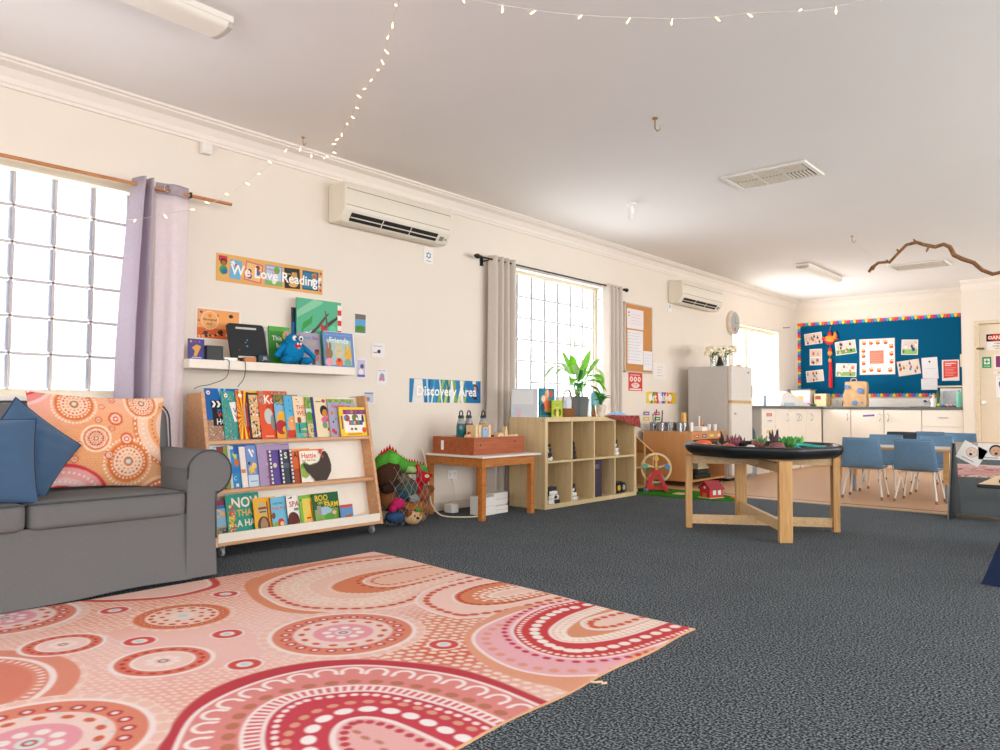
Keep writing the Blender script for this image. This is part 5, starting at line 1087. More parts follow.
lc(m, 'teeth', M_WHITEPL, par=mo); m = MB(); m.ball(cx+.066, cy+.010, cz+.022, .008, .013, .007); lc(m, 'tongue', pm('pink_felt', '#D98FA4'), par=mo, smooth=180)
# cables
M_CABLE = pm('black_cable', '#2A2A2C', rough=.5)
def cable(pts, r, mat, label, name='cable', n=6):
    m = MB(); P = [Vector(p) for p in pts]; Q = []
    E_ = [2*P[0]-P[1]]+P+[2*P[-1]-P[-2]]
    for i in range(1, len(E_)-2):
        a, b, c, d = E_[i-1:i+3]
        for k in range(6): t = k/6; Q.append(.5*((2*b)+(c-a)*t+(2*a-5*b+4*c-d)*t*t+(3*b-3*c+d-a)*t**3))
    Q.append(P[-1]); m.tube(Q, r, n); o = m.build(name, mat, smooth=180); tag(o, label, 'cable'); return o
cable([(-4.30, 2.425, SZ+.005), (-4.276, 2.435, SZ+.006), (-4.268, 2.45, 1.12), (-4.268, 2.43, 1.03), (-4.268, 2.33, .985), (-4.27, 2.26, .97), (-4.28, 2.235, .955)], .0022, M_CABLE, 'black cable hanging off the shelf beside the black box')
cable([(-4.30, 2.545, SZ+.005), (-4.276, 2.55, SZ+.006), (-4.268, 2.56, 1.11), (-4.268, 2.55, 1.03), (-4.268, 2.51, .975)], .0022, M_CABLE, 'shorter black cable hanging off the shelf below the tablet')
# ================================================================== TOY NET, DISCOVERY TABLE, CUBE SHELF
def plush_mat(name, col): return pm(name, col, rough=1., var=.18, scale=80, bump=.6, bscale=260, spec=.05)
def blob(name, label, cat, x, y, z, rx, ry, rz, mat, extra=(), grp='soft toys heaped in the net bag'):
    m = MB(); m.ball(x, y, z, rx, ry, rz, 18, 12, jit=.05); o = m.build(name, mat, smooth=180)
    for nm, (dx, dy, dz, a, b, c), mt in extra:
        q = MB(); q.ball(x+dx, y+dy, z+dz, a, b, c, 12, 8); q.build(nm, mt, o, smooth=180)
    tag(o, label, cat, grp); return o
TX, TY = -4.29, 3.80
M_DKBR = plush_mat('dark_brown_plush', '#4A352A'); M_BR = plush_mat('brown_plush', '#7A5034'); M_ORB = plush_mat('ginger_plush', '#9A5F34')
M_GRN = plush_mat('green_plush', '#4F9A3A'); M_REDP = plush_mat('red_plush', '#B3282C'); M_PINK = plush_mat('magenta_plush', '#C02F66'); M_BEI = plush_mat('beige_plush', '#C7A27A')
M_BLUP = plush_mat('navy_plush', '#3A5478'); M_GRYP = plush_mat('grey_green_plush', '#4C5650')
blob('soft_toy', 'dark brown furry soft toy at the upper left of the net', 'soft toy', TX+.05, 3.70, .36, .10, .12, .11, M_DKBR)
blob('soft_toy', 'brown bear soft toy squashed on the left side of the net', 'soft toy', TX+.06, 3.675, .19, .10, .09, .085, M_BR)
blob('soft_toy', 'grey green soft toy in the middle of the net', 'soft toy', TX+.10, 3.83, .25, .09, .10, .09, M_GRYP)
blob('soft_toy', 'ginger brown soft toy lying across the bottom of the net', 'soft toy', TX+.11, 3.88, .115, .09, .16, .065, M_ORB)
blob('soft_toy', 'tan soft toy at the right side of the net under the red fox', 'soft toy', TX+.11, 3.99, .21, .07, .07, .065, plush_mat('tan_plush', '#8A5A3C'), (('arm', (.03, .05, .03, .03, .045, .03), M_BR),))
blob('soft_toy', 'magenta pink soft toy on the left low side of the net', 'soft toy', TX+.17, 3.70, .165, .045, .055, .04, M_PINK, (('arm', (.0, -.05, -.03, .03, .03, .028), M_PINK),))
blob('soft_toy', 'navy and blue speckled soft toy at the bottom left of the net', 'soft toy', TX+.14, 3.70, .07, .055, .085, .045, M_BLUP)
blob('soft_toy', 'beige dog face soft toy lying on the carpet below the net', 'soft toy', TX+.19, 3.83, .055, .05, .075, .052, M_BEI, (('ear', (.01, -.05, .03, .02, .03, .03), M_BR), ('nose', (.048, .0, .0, .012, .014, .01), M_BLACK), ('eye', (.043, -.025, .018, .007, .007, .007), M_BLACK), ('eye', (.043, .025, .018, .007, .007, .007), M_BLACK), ('bow', (.03, .02, .055, .02, .03, .012), M_GRN)))
for i_, (dx, y, z, r_, c_, lb_) in enumerate(((.13, 3.78, .33, .045, '#6A5A4A', 'taupe soft toy near the top of the net beside the dark brown one'), (.15, 3.76, .22, .038, '#2F4A5A', 'dark blue soft toy lump at the front of the net'), (.17, 3.85, .19, .035, '#8A8F8C', 'silver grey soft toy lump in the front middle of the net'), (.16, 3.93, .20, .035, '#9A4A34', 'rust coloured soft toy lump in the net under the red fox'), (.16, 3.77, .10, .035, '#5A3A2A', 'chocolate brown soft toy lump low in the net'), (.17, 3.90, .06, .038, '#A8743F', 'golden brown soft toy lump on the carpet at the right of the dog face'), (.12, 3.64, .27, .04, '#3A2A26', 'blackish soft toy lump beside the book rack'))):
    blob('soft_toy', lb_, 'soft toy', TX+dx, y, z, r_, r_*1.25, r_*.95, plush_mat('pl'+c_[1:], c_), (('arm', (.01, r_*1.0, -.01, r_*.4, r_*.55, r_*.4), plush_mat('pl'+c_[1:], c_)), ('arm', (.01, -r_*1.0, .012, r_*.4, r_*.55, r_*.4), plush_mat('pl'+c_[1:], c_))))
fx = thing('soft_toy', 'red fox soft toy with pale muzzle and pointed ears near the dinosaur tail', 'soft toy', (TX+.16, 3.95, .33), group='soft toys heaped in the net bag')
m = MB(); m.ball(TX+.16, 3.95, .33, .045, .06, .05, 16, 10); m.build('head', M_REDP, fx, smooth=180)
m = MB(); m.tube([(TX+.14, 3.935, .36), (TX+.13, 3.92, .43)], [.03, .014], 10); m.build('ear', M_REDP, fx, smooth=180)
m = MB(); m.tube([(TX+.14, 3.99, .34), (TX+.15, 4.055, .345)], [.028, .01], 10); m.build('ear', M_REDP, fx, smooth=180)
m = MB(); m.ball(TX+.195, 3.955, .345, .018, .024, .014); m.build('muzzle', plush_mat('cream_plush', '#D8C8B0'), fx, smooth=180)
m = MB(); m.ball(TX+.13, 3.91, .27, .04, .06, .05, 14, 9); m.build('body', M_REDP, fx, smooth=180)
dn = thing('toy_dinosaur', 'green plush dinosaur with red zigzag back spikes draped over the toy net', 'soft toy', (TX, 3.82, .45))
bp = [(TX+.02, 3.60, .40), (TX+.04, 3.65, .455), (TX+.05, 3.72, .485), (TX+.06, 3.80, .44), (TX+.07, 3.87, .405), (TX+.08, 3.94, .40), (TX+.09, 4.02, .385), (TX+.10, 4.07, .345)]
m = MB(); m.tube(spline3 := [Vector(p) for p in bp], [.035, .055, .062, .055, .05, .045, .034, .010], 16); m.build('body', M_GRN, dn, smooth=180)
m = MB(); m.ball(TX+.09, 3.725, .475, .035, .055, .05, 16, 10); m.build('leg', plush_mat('light_green_plush', '#5FB045'), dn, smooth=180)
m = MB(); m.tube([(TX+.10, 3.84, .40), (TX+.12, 3.93, .385)], [.028, .022], 12); m.build('belly', plush_mat('pale_green_plush', '#A9C47A'), dn, smooth=180)
m = MB()
for i in range(22):
    t = i/21*(len(bp)-1.01); k = int(t); f = t-k; p = Vector(bp[k]).lerp(Vector(bp[k+1]), f); r = [.035, .055, .062, .055, .05, .045, .034, .010]; rr = r[k]*(1-f)+r[k+1]*f
    s_ = .018 if i > 8 else .03
    m.add([(p.x-.004, p.y-s_*.55, p.z+rr*.9), (p.x+.006, p.y+s_*.55, p.z+rr*.88), (p.x-.012, p.y+s_*.5, p.z+rr*.88), (p.x, p.y, p.z+rr+s_*1.3)], [(0, 1, 3), (1, 2, 3), (2, 0, 3), (0, 2, 1)])
m.build('back_spikes', plush_mat('red_felt_spikes', '#B8242C'), dn)
# the net: fine silver strands round the heap
m = MB(); rn = random.Random(5)
def netp(a, z):
    r = .155+.03*math.sin(z*9)+.012*math.sin(a*5+z*20)
    return (TX+.085+r*.72*math.cos(a), 3.835+r*1.18*math.sin(a), max(.012, z))
for k in range(18):
    for dr in (-1, 1):
        a0 = k*2*PI/18+rn.uniform(-.08, .08); m.tube([netp(a0+dr*(j/9)*1.5+rn.uniform(-.06, .06), .42-.41*j/9) for j in range(10)], .0012, 4, cap=False)
o = m.build('net_bag', pm('net_strands', '#9AA09C', rough=.5)); tag(o, 'loose net bag of fine grey strands holding the heap of soft toys', 'net bag')

# ---- discovery table
dt = thing('craft_table', 'low orange wooden table with white top, against the wall by the toy net', 'table', (-4.15, 4.6, 0))
x0, x1, y0, y1 = -4.45, -3.845, 4.295, 4.935
for x, y in ((x0, y0), (x1-.045, y0), (x1-.045, y1-.045), (x0, y1-.045)): MB().box(x, y, 0, x+.045, y+.045, .41).build('leg', M_OAK, dt, bevel=.003)
m = MB().box(x0, y0-.002, .405, x1, y0+.02, .472).box(x0, y1-.02, .405, x1, y1+.002, .472).box(x1-.02, y0+.02, .405, x1+.002, y1-.02, .472).box(x0, y0+.02, .405, x0+.02, y1-.02, .472); m.build('apron', M_OAK, dt, bevel=.002)
MB().box(x0-.02, y0-.03, .4725, x1+.03, y1+.05, .487).build('table_top', pm('white_laminate', '#E8E4DC', rough=.35, var=.015), dt, bevel=.003)
tz = .4875
bx = thing('wooden_tray', 'shallow red brown wooden box tray on the white topped table', 'tray', (-4.15, 4.66, tz))
m = MB(); X0, X1_, Y0, Y1_ = -4.42, -3.97, 4.335, 5.0
M_RW = wood('red_brown_wood', '#8E4320', '#AC5A2E', axis=1, scale=4)
m.box(X0, Y0, tz, X1_, Y0+.018, tz+.135).box(X1_-.018, Y0+.018, tz, X1_, Y1_-.05, tz+.135).box(X0, Y1_-.068, tz, X1_-.018, Y1_-.05, tz+.135).box(X0, Y0+.018, tz, X0+.018, Y1_-.068, tz+.135)
m.build('sides', M_RW, bx, bevel=.002)
MB().box(X0+.018, Y0+.018, tz, X1_-.018, Y1_-.068, tz+.115).build('inner_board', M_RW, bx)
MB().box(-4.325, Y0-.003, tz+.03, -4.295, Y0, tz+.105).build('white_tag', M_WHITEPL, bx, bevel=.001)
m = MB(); m.M = orient((X1_, 4.41, tz+.075), (0, 1, 0), (0, 0, 1)); m.disc(0, 0, .008, (0, 0, 0), z=.001); m.disc(.42, .02, .008, (0, 0, 0), z=.001); m.build('knot_holes', M_DARK, bx)
bz = tz+.1155; M_BLK = wood('block_maple', '#D9B887', '#E7CBA0', axis=1, scale=3)
# open crate on the tray
M_GLASSB = pm('bottle_teal', '#1F7C84', rough=.08, trans=.5, var=.02); 
def bottle(x, y, liq, label):
    mt = pm('bottle_'+liq[0], liq[1], rough=.1, var=.02, trans=.35)
    m = MB(); m.lathe([(.0, bz), (.034, bz), (.038, bz+.008), (.038, bz+.10), (.034, bz+.125)], x, y, 20); o = m.build('sensory_bottle', mt, smooth=50)
    tag(o, label, 'bottle', 'clear bottles with dark loop lids')
    m = MB(); m.lathe([(.034, bz+.1255), (.026, bz+.15), (.02, bz+.165)], x, y, 20); m.build('clear_neck', pm('clear_plastic', '#D8DDD8', rough=.08, trans=.6, var=.01), o, smooth=50)
    m = MB(); m.lathe([(.024, bz+.165), (.024, bz+.185), (.018, bz+.19)], x, y, 18); m.tube([(x, y-.018, bz+.187), (x, y-.017, bz+.215), (x, y, bz+.228), (x, y+.017, bz+.215), (x, y+.018, bz+.187)], .0055, 8)
    m.build('loop_lid', pm('dark_teal_lid', '#12343A', rough=.4), o, smooth=60)
bottle(-4.17, 4.40, ('teal', '#1F7C84'), 'bottle with teal filling and dark loop lid, leftmost on the tray')
bottle(-4.17, 4.49, ('maroon', '#6A2226'), 'bottle with dark red filling and loop lid, middle of three')
bottle(-4.14, 4.63, ('amber', '#D69A1E'), 'bottle with amber yellow filling and dark pointed loop lid')
cr = thing('toy_crate', 'small pale wooden crate with blue panel standing on the tray', 'crate', (-4.06, 4.46, bz))
m = MB(); 
for k in range(5): m.box(-4.10, 4.385+k*.038, bz, -4.09, 4.385+k*.038+.03, bz+.115)
for k in (0, 1, 4): m.box(-4.01, 4.385+k*.038, bz, -4.0, 4.385+k*.038+.03, bz+.115)
m.box(-4.09, 4.385, bz, -4.01, 4.395, bz+.115).box(-4.09, 4.557, bz, -4.01, 4.567, bz+.115).box(-4.09, 4.395, bz, -4.01, 4.557, bz+.008); m.build('slats', M_BLK, cr, bevel=.001)
m = MB(); m.box(-4.006, 4.465, bz+.01, -3.998, 4.53, bz+.10); m.build('blue_panel', pm('pale_blue_paper', '#8DB4D4', rough=.6), cr)
m = MB(); m.ball(-4.0, 4.505, bz+.085, .012, .016, .012); m.build('pink_figure', pm('pink_paint', '#E8A0B0'), cr, smooth=180)
# building blocks along the rear
blk = thing('wooden_block', 'arched pale wooden block with a red knob at the left of the tray', 'block', (-4.18, 4.33, bz), group='pale wooden building blocks')
def arch(x, y, z, w, h, d, par, name='arch'):
    m = MB(); vs = []; n = 10; pts = [(-w/2, 0), (-w/2, h*.55), (-w/2*.8, h*.85), (0, h), (w/2*.8, h*.85), (w/2, h*.55), (w/2, 0)]+[(w*.26*math.cos(PI*i/n), h*.5*math.sin(PI*i/n)) for i in range(n+1)]
    m.M = Matrix.Translation((x, y, z)) @ Matrix.Rotation(PI/2, 4, 'Z') @ Matrix.Rotation(PI/2, 4, 'X'); m.prism(pts, -d/2, d/2); return m.build(name, M_BLK, par)
arch(-4.06, 4.33+.042, bz, .07, .045, .03, blk)
m = MB(); m.ball(-4.06, 4.372, bz+.052, .012); m.build('knob', pm('red_paint', '#B3302A', rough=.4), blk, smooth=180)
for i, (y, w, h, lb) in enumerate(((4.70, .075, .05, 'arched pale wooden block right of the amber bottle'), (4.775, .04, .10, 'tall leaning wooden wedge block on the tray'), (4.83, .07, .028, 'flat pale wooden block between wedge and tray end'), (4.895, .05, .034, 'square pale wooden block at the right end of the tray'))):
    if i == 0: o = arch(-4.03, y, bz, w, h, .04, None, 'wooden_block')
    elif i == 1:
        m = MB(); m.M = Matrix.Translation((-4.03, y, bz)) @ Matrix.Rotation(PI/2, 4, 'Z') @ Matrix.Rotation(PI/2, 4, 'X'); m.prism([(-.03, 0), (.022, 0), (.0, .098), (-.012, .098)], -.02, .02); o = m.build('wooden_block', M_BLK)
    else: o = MB().box(-4.06, y-w/2, bz, -4.01, y+w/2, bz+h).build('wooden_block', M_BLK, bevel=.002)
    tag(o, lb, 'block', 'pale wooden building blocks')
o = MB().box(-4.40, 4.40, bz, -4.33, 4.52, bz+.02).build('wooden_block', M_BLK, bevel=.002); tag(o, 'flat pale plank block at the back left corner of the tray', 'block', 'pale wooden building blocks')
# leads, charger and white boxes under the table
M_CORDW = pm('cream_cable', '#D9CDB4', rough=.5)
cable([(-4.46, 4.26, .50), (-4.44, 4.235, .515), (-4.40, 4.225, .46), (-4.36, 4.225, .30), (-4.33, 4.22, .18), (-4.28, 4.20, .09), (-4.2, 4.22, .02), (-4.08, 4.31, .008), (-4.02, 4.45, .007), (-4.08, 4.54, .007), (-4.2, 4.56, .01)], .006, M_CORDW, 'thick cream power cord looping down beside the table onto the carpet')
cable([(XW+.01, 4.62, .26), (-4.46, 4.62, .2), (-4.44, 4.61, .1), (-4.42, 4.55, .05), (-4.37, 4.52, .03)], .003, M_CORDW, 'thin white lead from the wall power point to the cube adapter')
o = MB().box(-4.40, 4.45, 0.001, -4.31, 4.53, .07).build('power_cube', M_WHITEPL, bevel=.006); tag(o, 'small white cube power adapter on the carpet under the table', 'adapter')
for i, (a, lb) in enumerate((((-4.16, 4.50, .001, -4.02, 4.655, .145), 'white cardboard box under the table, left of the three'), ((-4.17, 4.665, .065, -4.05, 4.84, .165), 'white cardboard box lying on top of the flat one under the table'), ((-4.17, 4.665, .001, -4.03, 4.82, .062), 'flat white box lowest of the three under the table'))):
    o = MB().box(*a).build('white_box', pm('white_card', '#E6E3DD', rough=.6, var=.02), bevel=.004); tag(o, lb, 'box', 'white boxes under the wooden table')
    q = MB(); q.box(a[3], a[1]+.01, (a[2]+a[5])/2-.001, a[3]+.0008, a[4]-.01, (a[2]+a[5])/2+.001); q.build('lid_seam', pm('seam_grey', '#A8A49C'), o)

# ---- cube shelf 4 x 2
cs = thing('cube_shelf', 'pale birch cube shelf with eight open compartments below the far window', 'shelf', (-4.1, 5.87, 0))
xa, xb, ya, yb, H = -4.285, -3.89, 5.135, 6.625, .775
T = .038
MB().box(xa, ya, 0, xb, ya+T, H).build('side_panel', M_BIRCH, cs, bevel=.0015)
MB().box(xa, yb-T, 0, xb, yb, H).build('side_panel', M_BIRCH, cs, bevel=.0015)
MB().box(xa, ya+T, H-T, xb, yb-T, H).build('top_panel', M_BIRCH, cs, bevel=.0015)
MB().box(xa, ya+T, .0, xb, yb-T, T).build('bottom_panel', M_BIRCH, cs, bevel=.0015)
MB().box(xa, ya+T, .385, xb-.002, yb-T, .403).build('shelf', M_BIRCH, cs)
pw = (yb-ya-2*T)/4
for i in (1, 2, 3): MB().box(xa, ya+T+pw*i-.009, T, xb-.001, ya+T+pw*i+.009, H-T).build('divider', M_BIRCH, cs)
MB().box(xa+.0, ya+T, T, xa+.006, yb-T, H-T).build('back_panel', pm('birch_back', '#C2AD82', rough=.6, var=.05), cs)
m = MB()
for y, z in ((ya-.0005, .03), (ya-.0005, H-.03)): m.box(xb-.03, y-.0006, z-.004, xb-.022, y, z+.004)
m.build('screw_cap', M_DARK, cs)
cell = lambda i, j: (ya+T+pw*i, T if j == 0 else .4035)
# black and white animal figures standing in the compartments
M_BW = pm('zebra_pattern', '#E4E0D8', rough=.7)
nt = M_BW.node_tree; wv = nt.nodes.new('ShaderNodeTexWave'); wv.inputs['Scale'].default_value = 9; wv.inputs['Distortion'].default_value = 5
rp = next(n for n in nt.nodes if n.type == 'VALTORGB'); rp.color_ramp.elements[0].color = (.01, .01, .012, 1); rp.color_ramp.elements[1].color = (.78, .76, .72, 1); rp.color_ramp.elements[0].position = .45; rp.color_ramp.elements[1].position = .55
nt.links.new(next(n for n in nt.nodes if n.type == 'MAPPING').outputs[0], wv.inputs[0]); nt.links.new(wv.outputs['Fac'], rp.inputs['Fac'])
def folded(x, y, z, w, d, h, mat, label, name='folded_cloth', cat='cloth', lay=4, grp=None):
    m = MB()
    for k in range(lay):
        q = 1-.08*k; a = random.uniform(-.08, .08)
        m.M = Matrix.Translation((x, y, z+h*(k+.5)/lay)) @ Matrix.Rotation(a, 4, 'Z'); soft_box(m, -d/2*q, -w/2*q, -h/lay*.49, d/2*q, w/2*q, h/lay*.49, r=h/lay*.3, puff=0)
    o = m.build(name, mat, smooth=60); tag(o, label, cat, grp); return o
g = 'black and white items in the cube shelf'
c0 = cell(0, 0); folded(-3.99, c0[0]+.09, c0[1], .16, .22, .15, M_BW, 'black and white patterned cloth bundle in the bottom left compartment', 'cloth_bundle', 'cloth bundle', grp=g)
c0 = cell(1, 0); folded(-3.97, c0[0]+.055, c0[1], .08, .16, .15, M_BW, 'narrow black and white item in the second bottom compartment', 'cloth_bundle', 'cloth bundle', grp=g)
c0 = cell(0, 1); folded(-3.965, c0[0]+.05, c0[1], .08, .13, .15, M_BW, 'black and white item at the left of the top left compartment', 'cloth_bundle', 'cloth bundle', grp=g)
c0 = cell(1, 1); folded(-3.955, c0[0]+.05, c0[1], .07, .12, .155, pm('black_cloth', '#2A2A2E', rough=.8), 'dark item at the left of the second top compartment', 'cloth_bundle', 'cloth bundle', grp=g)
c0 = cell(3, 1); folded(-3.955, c0[0]+.05, c0[1], .07, .12, .155, M_BW, 'black and white item in the top right compartment', 'cloth_bundle', 'cloth bundle', grp=g)
c0 = cell(2, 1); t = thing('wooden_rocker', 'small curved wooden stand with dark top in the third top compartment', 'wooden toy', (-4.0, c0[0]+.06, c0[1]))
m = MB(); m.tube([(-3.96, c0[0]+.04, c0[1]+.018), (-3.96, c0[0]+.045, c0[1]+.08), (-3.98, c0[0]+.10, c0[1]+.135)], [.014, .012, .008], 10); m.tube([(-4.0, c0[0]+.03, c0[1]+.09), (-3.98, c0[0]+.07, c0[1]+.10), (-3.97, c0[0]+.075, c0[1]+.04)], .009, 8); m.build('frame', pm('peach_wood', '#D9A878'), t, smooth=60)
m = MB(); m.ball(-3.97, c0[0]+.045, c0[1]+.165, .03, .022, .02); m.build('cap', M_BLACK, t, smooth=180)
c0 = cell(2, 0); o = MB().box(-4.12, c0[0]+.012, c0[1]+.001, -3.905, c0[0]+.15, c0[1]+.335).build('storage_box', pm('dark_plum_pattern', '#3A2C3E', rough=.7, var=.5, scale=40), bevel=.004); tag(o, 'tall dark plum patterned box in the third bottom compartment', 'box')
MB().box(-3.9049, c0[0]+.03, c0[1]+.26, -3.904, c0[0]+.10, c0[1]+.30).build('front_label', pm('dull_label', '#6A5A6E'), o)
c0 = cell(3, 0); t = thing('toy_truck', 'dark toy vehicle with yellow wheel hubs in the bottom right compartment', 'toy vehicle', (-4.0, c0[0]+.1, c0[1]))
MB().box(-4.06, c0[0]+.015, c0[1]+.03, -3.94, c0[0]+.215, c0[1]+.11).build('body', pm('dark_green_toy', '#26352C', rough=.4), t, bevel=.008)
for yy, cc in ((.085, '#D9A92A'), (.175, '#8E9A9C')):
    m = MB(); m.M = Matrix.Translation((-3.925, c0[0]+yy, c0[1]+.055)) @ Matrix.Rotation(PI/2, 4, 'Y'); m.cyl(0, 0, -.02, .02, .05, 20); w_ = m.build('wheel', M_BLACK, t, smooth=40)
    m = MB(); m.M = Matrix.Translation((-3.904, c0[0]+yy, c0[1]+.055)) @ Matrix.Rotation(PI/2, 4, 'Y'); m.cyl(0, 0, 0, .006, .026, 16); m.build('hub', pm('hub'+cc[1:], cc, rough=.4), w_, smooth=40)
# ---- on top of the cube shelf
HZ = H+.0005
def sbook2(y, x, w, h, t, cmds, label, base, th=0, cat='book', name='picture_book', edge='#EDE6DA'):
    M = orient((x, y, HZ), (-math.sin(th), math.cos(th), 0), (0, 0, 1)); m = MB(); m.M = M; m.col = C3(base); m.box(0, 0, -t, w, h, 0); m.clip = (0, 0, w, h); art(m, cmds); o = m.build(name, PR); tag(o, label, cat); 
    q = MB(); q.M = M; q.box(w, .003, -t+.002, w+.0006, h-.003, -.002); q.build('pages', M_PAGES, o); return o
# big book standing open: pale cover and teal animal cover
o = sbook2(5.015, -4.165, .225, .245, .010, [('r',0,0,22.5,24.5,'#C9CCD0'), ('r',1,11,18,12,'#D8DADB'), ('r',2,1,7,7,'#B8C8D8'), ('r',5,.4,3,6,'#E8B4B8')], 'pale grey cover of a large upright book on the cube shelf', '#C9CCD0', th=-.9)
o = sbook2(5.175, -3.98, .215, .25, .016, [('r',0,0,21.5,25,'#2B7E92'), ('d',9,11,5.6,'#E8794A',6), ('d',10,20,3,'#E9A878',3.8), ('d',5,16,3,'#EAD0B0',3), ('d',16,20,2.4,'#C8523A',3), ('d',4,8,3,'#1F4A5A',4), ('d',13,6,3,'#D89A3A',2.4), ('r',2,2,16,2,'#1B4A58'), ('d',11,22,1.2,'#F0C49A',2)], 'tall teal picture book with orange animals standing on the cube shelf', '#2B7E92')
o = sbook2(5.285, -3.93, .15, .145, .012, [('r',0,0,15.5,19.5,'#B2C43A'), ('d',7.6,10,4,'#C9D458',2.6), ('r',4,11,7,.6,'#5A6A2A'), ('r',4.4,9.4,6,.6,'#5A6A2A'), ('d',4,4,2.6,'#6A7A2A',3), ('d',11,4,2.6,'#6A7A2A',3), ('d',7.6,3,2,'#E8DA6A',3), ('d',4,6,.9,'#3A3A20'), ('d',11,6,.9,'#3A3A20')], 'small yellow green book in front of the tall teal one', '#B2C43A')
bk = thing('wicker_basket', 'small brown wicker basket with tall arched handle on the cube shelf', 'basket', (-3.99, 5.76, HZ))
M_WICK = pm('wicker', '#8E5F34', rough=.8, var=.35, scale=90, bump=.6, bscale=180)
m = MB(); bxx, byy = -3.975, 5.575
for k in range(6):
    z = HZ+.008+k*.0125; s_ = .86+.025*k; m.tube([(bxx+.055*s_*math.cos(a*PI/10), byy+.085*s_*math.sin(a*PI/10), z) for a in range(20)], .0075, 6, closed=True)
m.box(bxx-.04, byy-.06, HZ, bxx+.04, byy+.06, HZ+.008); m.build('woven_body', M_WICK, bk, smooth=180)
m = MB(); m.tube([(bxx, byy-.08*math.cos(PI*i/16), HZ+.075+.165*math.sin(PI*i/16)) for i in range(17)], .006, 8); m.build('handle', M_WICK, bk, smooth=180)
m = MB(); m.box(-4.11, 5.57, HZ, -4.06, 5.76, HZ+.185); o = m.build('white_card_box', pm('pale_blue_white', '#D9DEE8', rough=.6), bevel=.003); tag(o, 'pale white carton behind the wicker basket', 'carton')
MB().box(-4.0599, 5.61, HZ+.06, -4.0590, 5.68, HZ+.15).build('faint_print', pm('faint_print', '#B8BFCB'), o)
# large plant in a square grey planter
M_LEAF = pm('bright_leaf', '#6FB22C', rough=.45, var=.22, scale=14); M_LEAF2 = pm('pale_leaf', '#A9C88A', rough=.5, var=.2, scale=14); M_LEAF3 = pm('dark_leaf', '#2F7A2E', rough=.4, var=.2, scale=20)
translucent(M_LEAF, .35); translucent(M_LEAF2, .35)
pl = thing('potted_plant', 'tall bright green plant with arching leaves in a square grey planter', 'plant', (-4.06, 6.0, HZ))
m = MB(); px_, py_ = -4.06, 5.865
m.hexa([(px_-.062, py_-.062, HZ), (px_+.062, py_-.062, HZ), (px_+.062, py_+.062, HZ), (px_-.062, py_+.062, HZ)], [(px_-.072, py_-.072, HZ+.185), (px_+.072, py_-.072, HZ+.185), (px_+.072, py_+.072, HZ+.185), (px_-.072, py_+.072, HZ+.185)])
m.build('planter', pm('planter_grey', '#5A5F60', rough=.6), pl, bevel=.004)
MB().box(px_-.066, py_-.066, HZ+.1855, px_+.066, py_+.066, HZ+.188).build('soil', pm('soil', '#3A2C20', rough=1), pl)
def leaf(base, tip, w, droop, mat, par, stem=.35, name='leaf', n=10, stemmat=None):
    b = Vector(base); t = Vector(tip); d = t-b; side = d.cross(Vector((0, 0, 1)));
    side = side.normalized() if side.length > 1e-5 else Vector((0, 1, 0)); P = []
    for i in range(n+1):
        u = i/n; P.append(b+d*u+Vector((0, 0, 1))*droop*4*u*(1-u))
    k0 = int(n*stem); m = MB(); vs = []; fs = []
    for i in range(k0, n+1):
        u = (i-k0)/(n-k0); ww = w*math.sin(PI*min(1, u*.97+.03))**.8*(1-.25*u); tg = (P[min(i+1, n)]-P[i-1]).normalized(); up_ = side.cross(tg).normalized()
        vs += [P[i]-side*ww/2+up_*ww*.18, P[i], P[i]+side*ww/2+up_*ww*.18]
    for i in range(n-k0):
        fs += [(3*i, 3*i+1, 3*i+4, 3*i+3), (3*i+1, 3*i+2, 3*i+5, 3*i+4)]
    m.add([tuple(v) for v in vs], fs); m.tube([tuple(p) for p in P[:k0+1]], .0035, 5)
    return m.build(name, mat, par, smooth=180)
b0 = (px_, py_, HZ+.185)
rs = random.Random(12)
# (dy, dz, dx, width, droop)
for dy, dz, dx, w, dr, mt in ((.14,.48,.0,.085,.03,M_LEAF),(.21,.40,.05,.07,.05,M_LEAF),(-.10,.40,.03,.08,.05,M_LEAF),(-.16,.44,-.02,.06,.04,M_LEAF),(-.13,.30,.08,.07,.08,M_LEAF2),(.25,.12,.05,.08,.16,M_LEAF),(.30,.05,.0,.07,.20,M_LEAF),(.33,.16,-.02,.06,.20,M_LEAF2),(.22,.05,.10,.07,.14,M_LEAF),(-.38,.13,.02,.055,.22,M_LEAF2),(-.30,.18,.06,.06,.16,M_LEAF2),(-.17,.10,.10,.085,.12,M_LEAF),(-.11,.06,.12,.09,.10,M_LEAF3),(.02,.30,.06,.08,.03,M_LEAF),(.05,.25,.10,.075,.06,M_LEAF),(-.05,.26,.09,.07,.04,M_LEAF3),(.10,.14,.12,.08,.08,M_LEAF),(.13,.02,.12,.07,.09,M_LEAF3),(-.22,.32,.0,.055,.08,M_LEAF2),(.09,.33,-.04,.07,.03,M_LEAF),(.18,.26,-.05,.07,.08,M_LEAF),(-.02,.38,-.02,.055,.02,M_LEAF2)):
    leaf((b0[0]+rs.uniform(-.03, .03), b0[1]+rs.uniform(-.03, .03), b0[2]), (b0[0]+dx, b0[1]+dy*1.5, b0[2]+dz*.95), w*1.1, dr*.9, mt, pl, stem=.45)
m = MB(); m.tube([b0, (px_, py_-.04, HZ+.50), (px_, py_-.06, HZ+.64)], .003, 6); m.ball(px_, py_-.06, HZ+.66, .006, .010, .045); m.build('flower_spike', M_LEAF2, pl, smooth=180)
o = MB().lathe([(.0, HZ), (.036, HZ), (.036, HZ+.012), (.026, HZ+.04), (.022, HZ+.13), (.026, HZ+.165)], -4.03, 5.975, 22).build('white_stand', M_WHITEPL, smooth=40); tag(o, 'slender white flared stand between the two potted plants', 'stand')
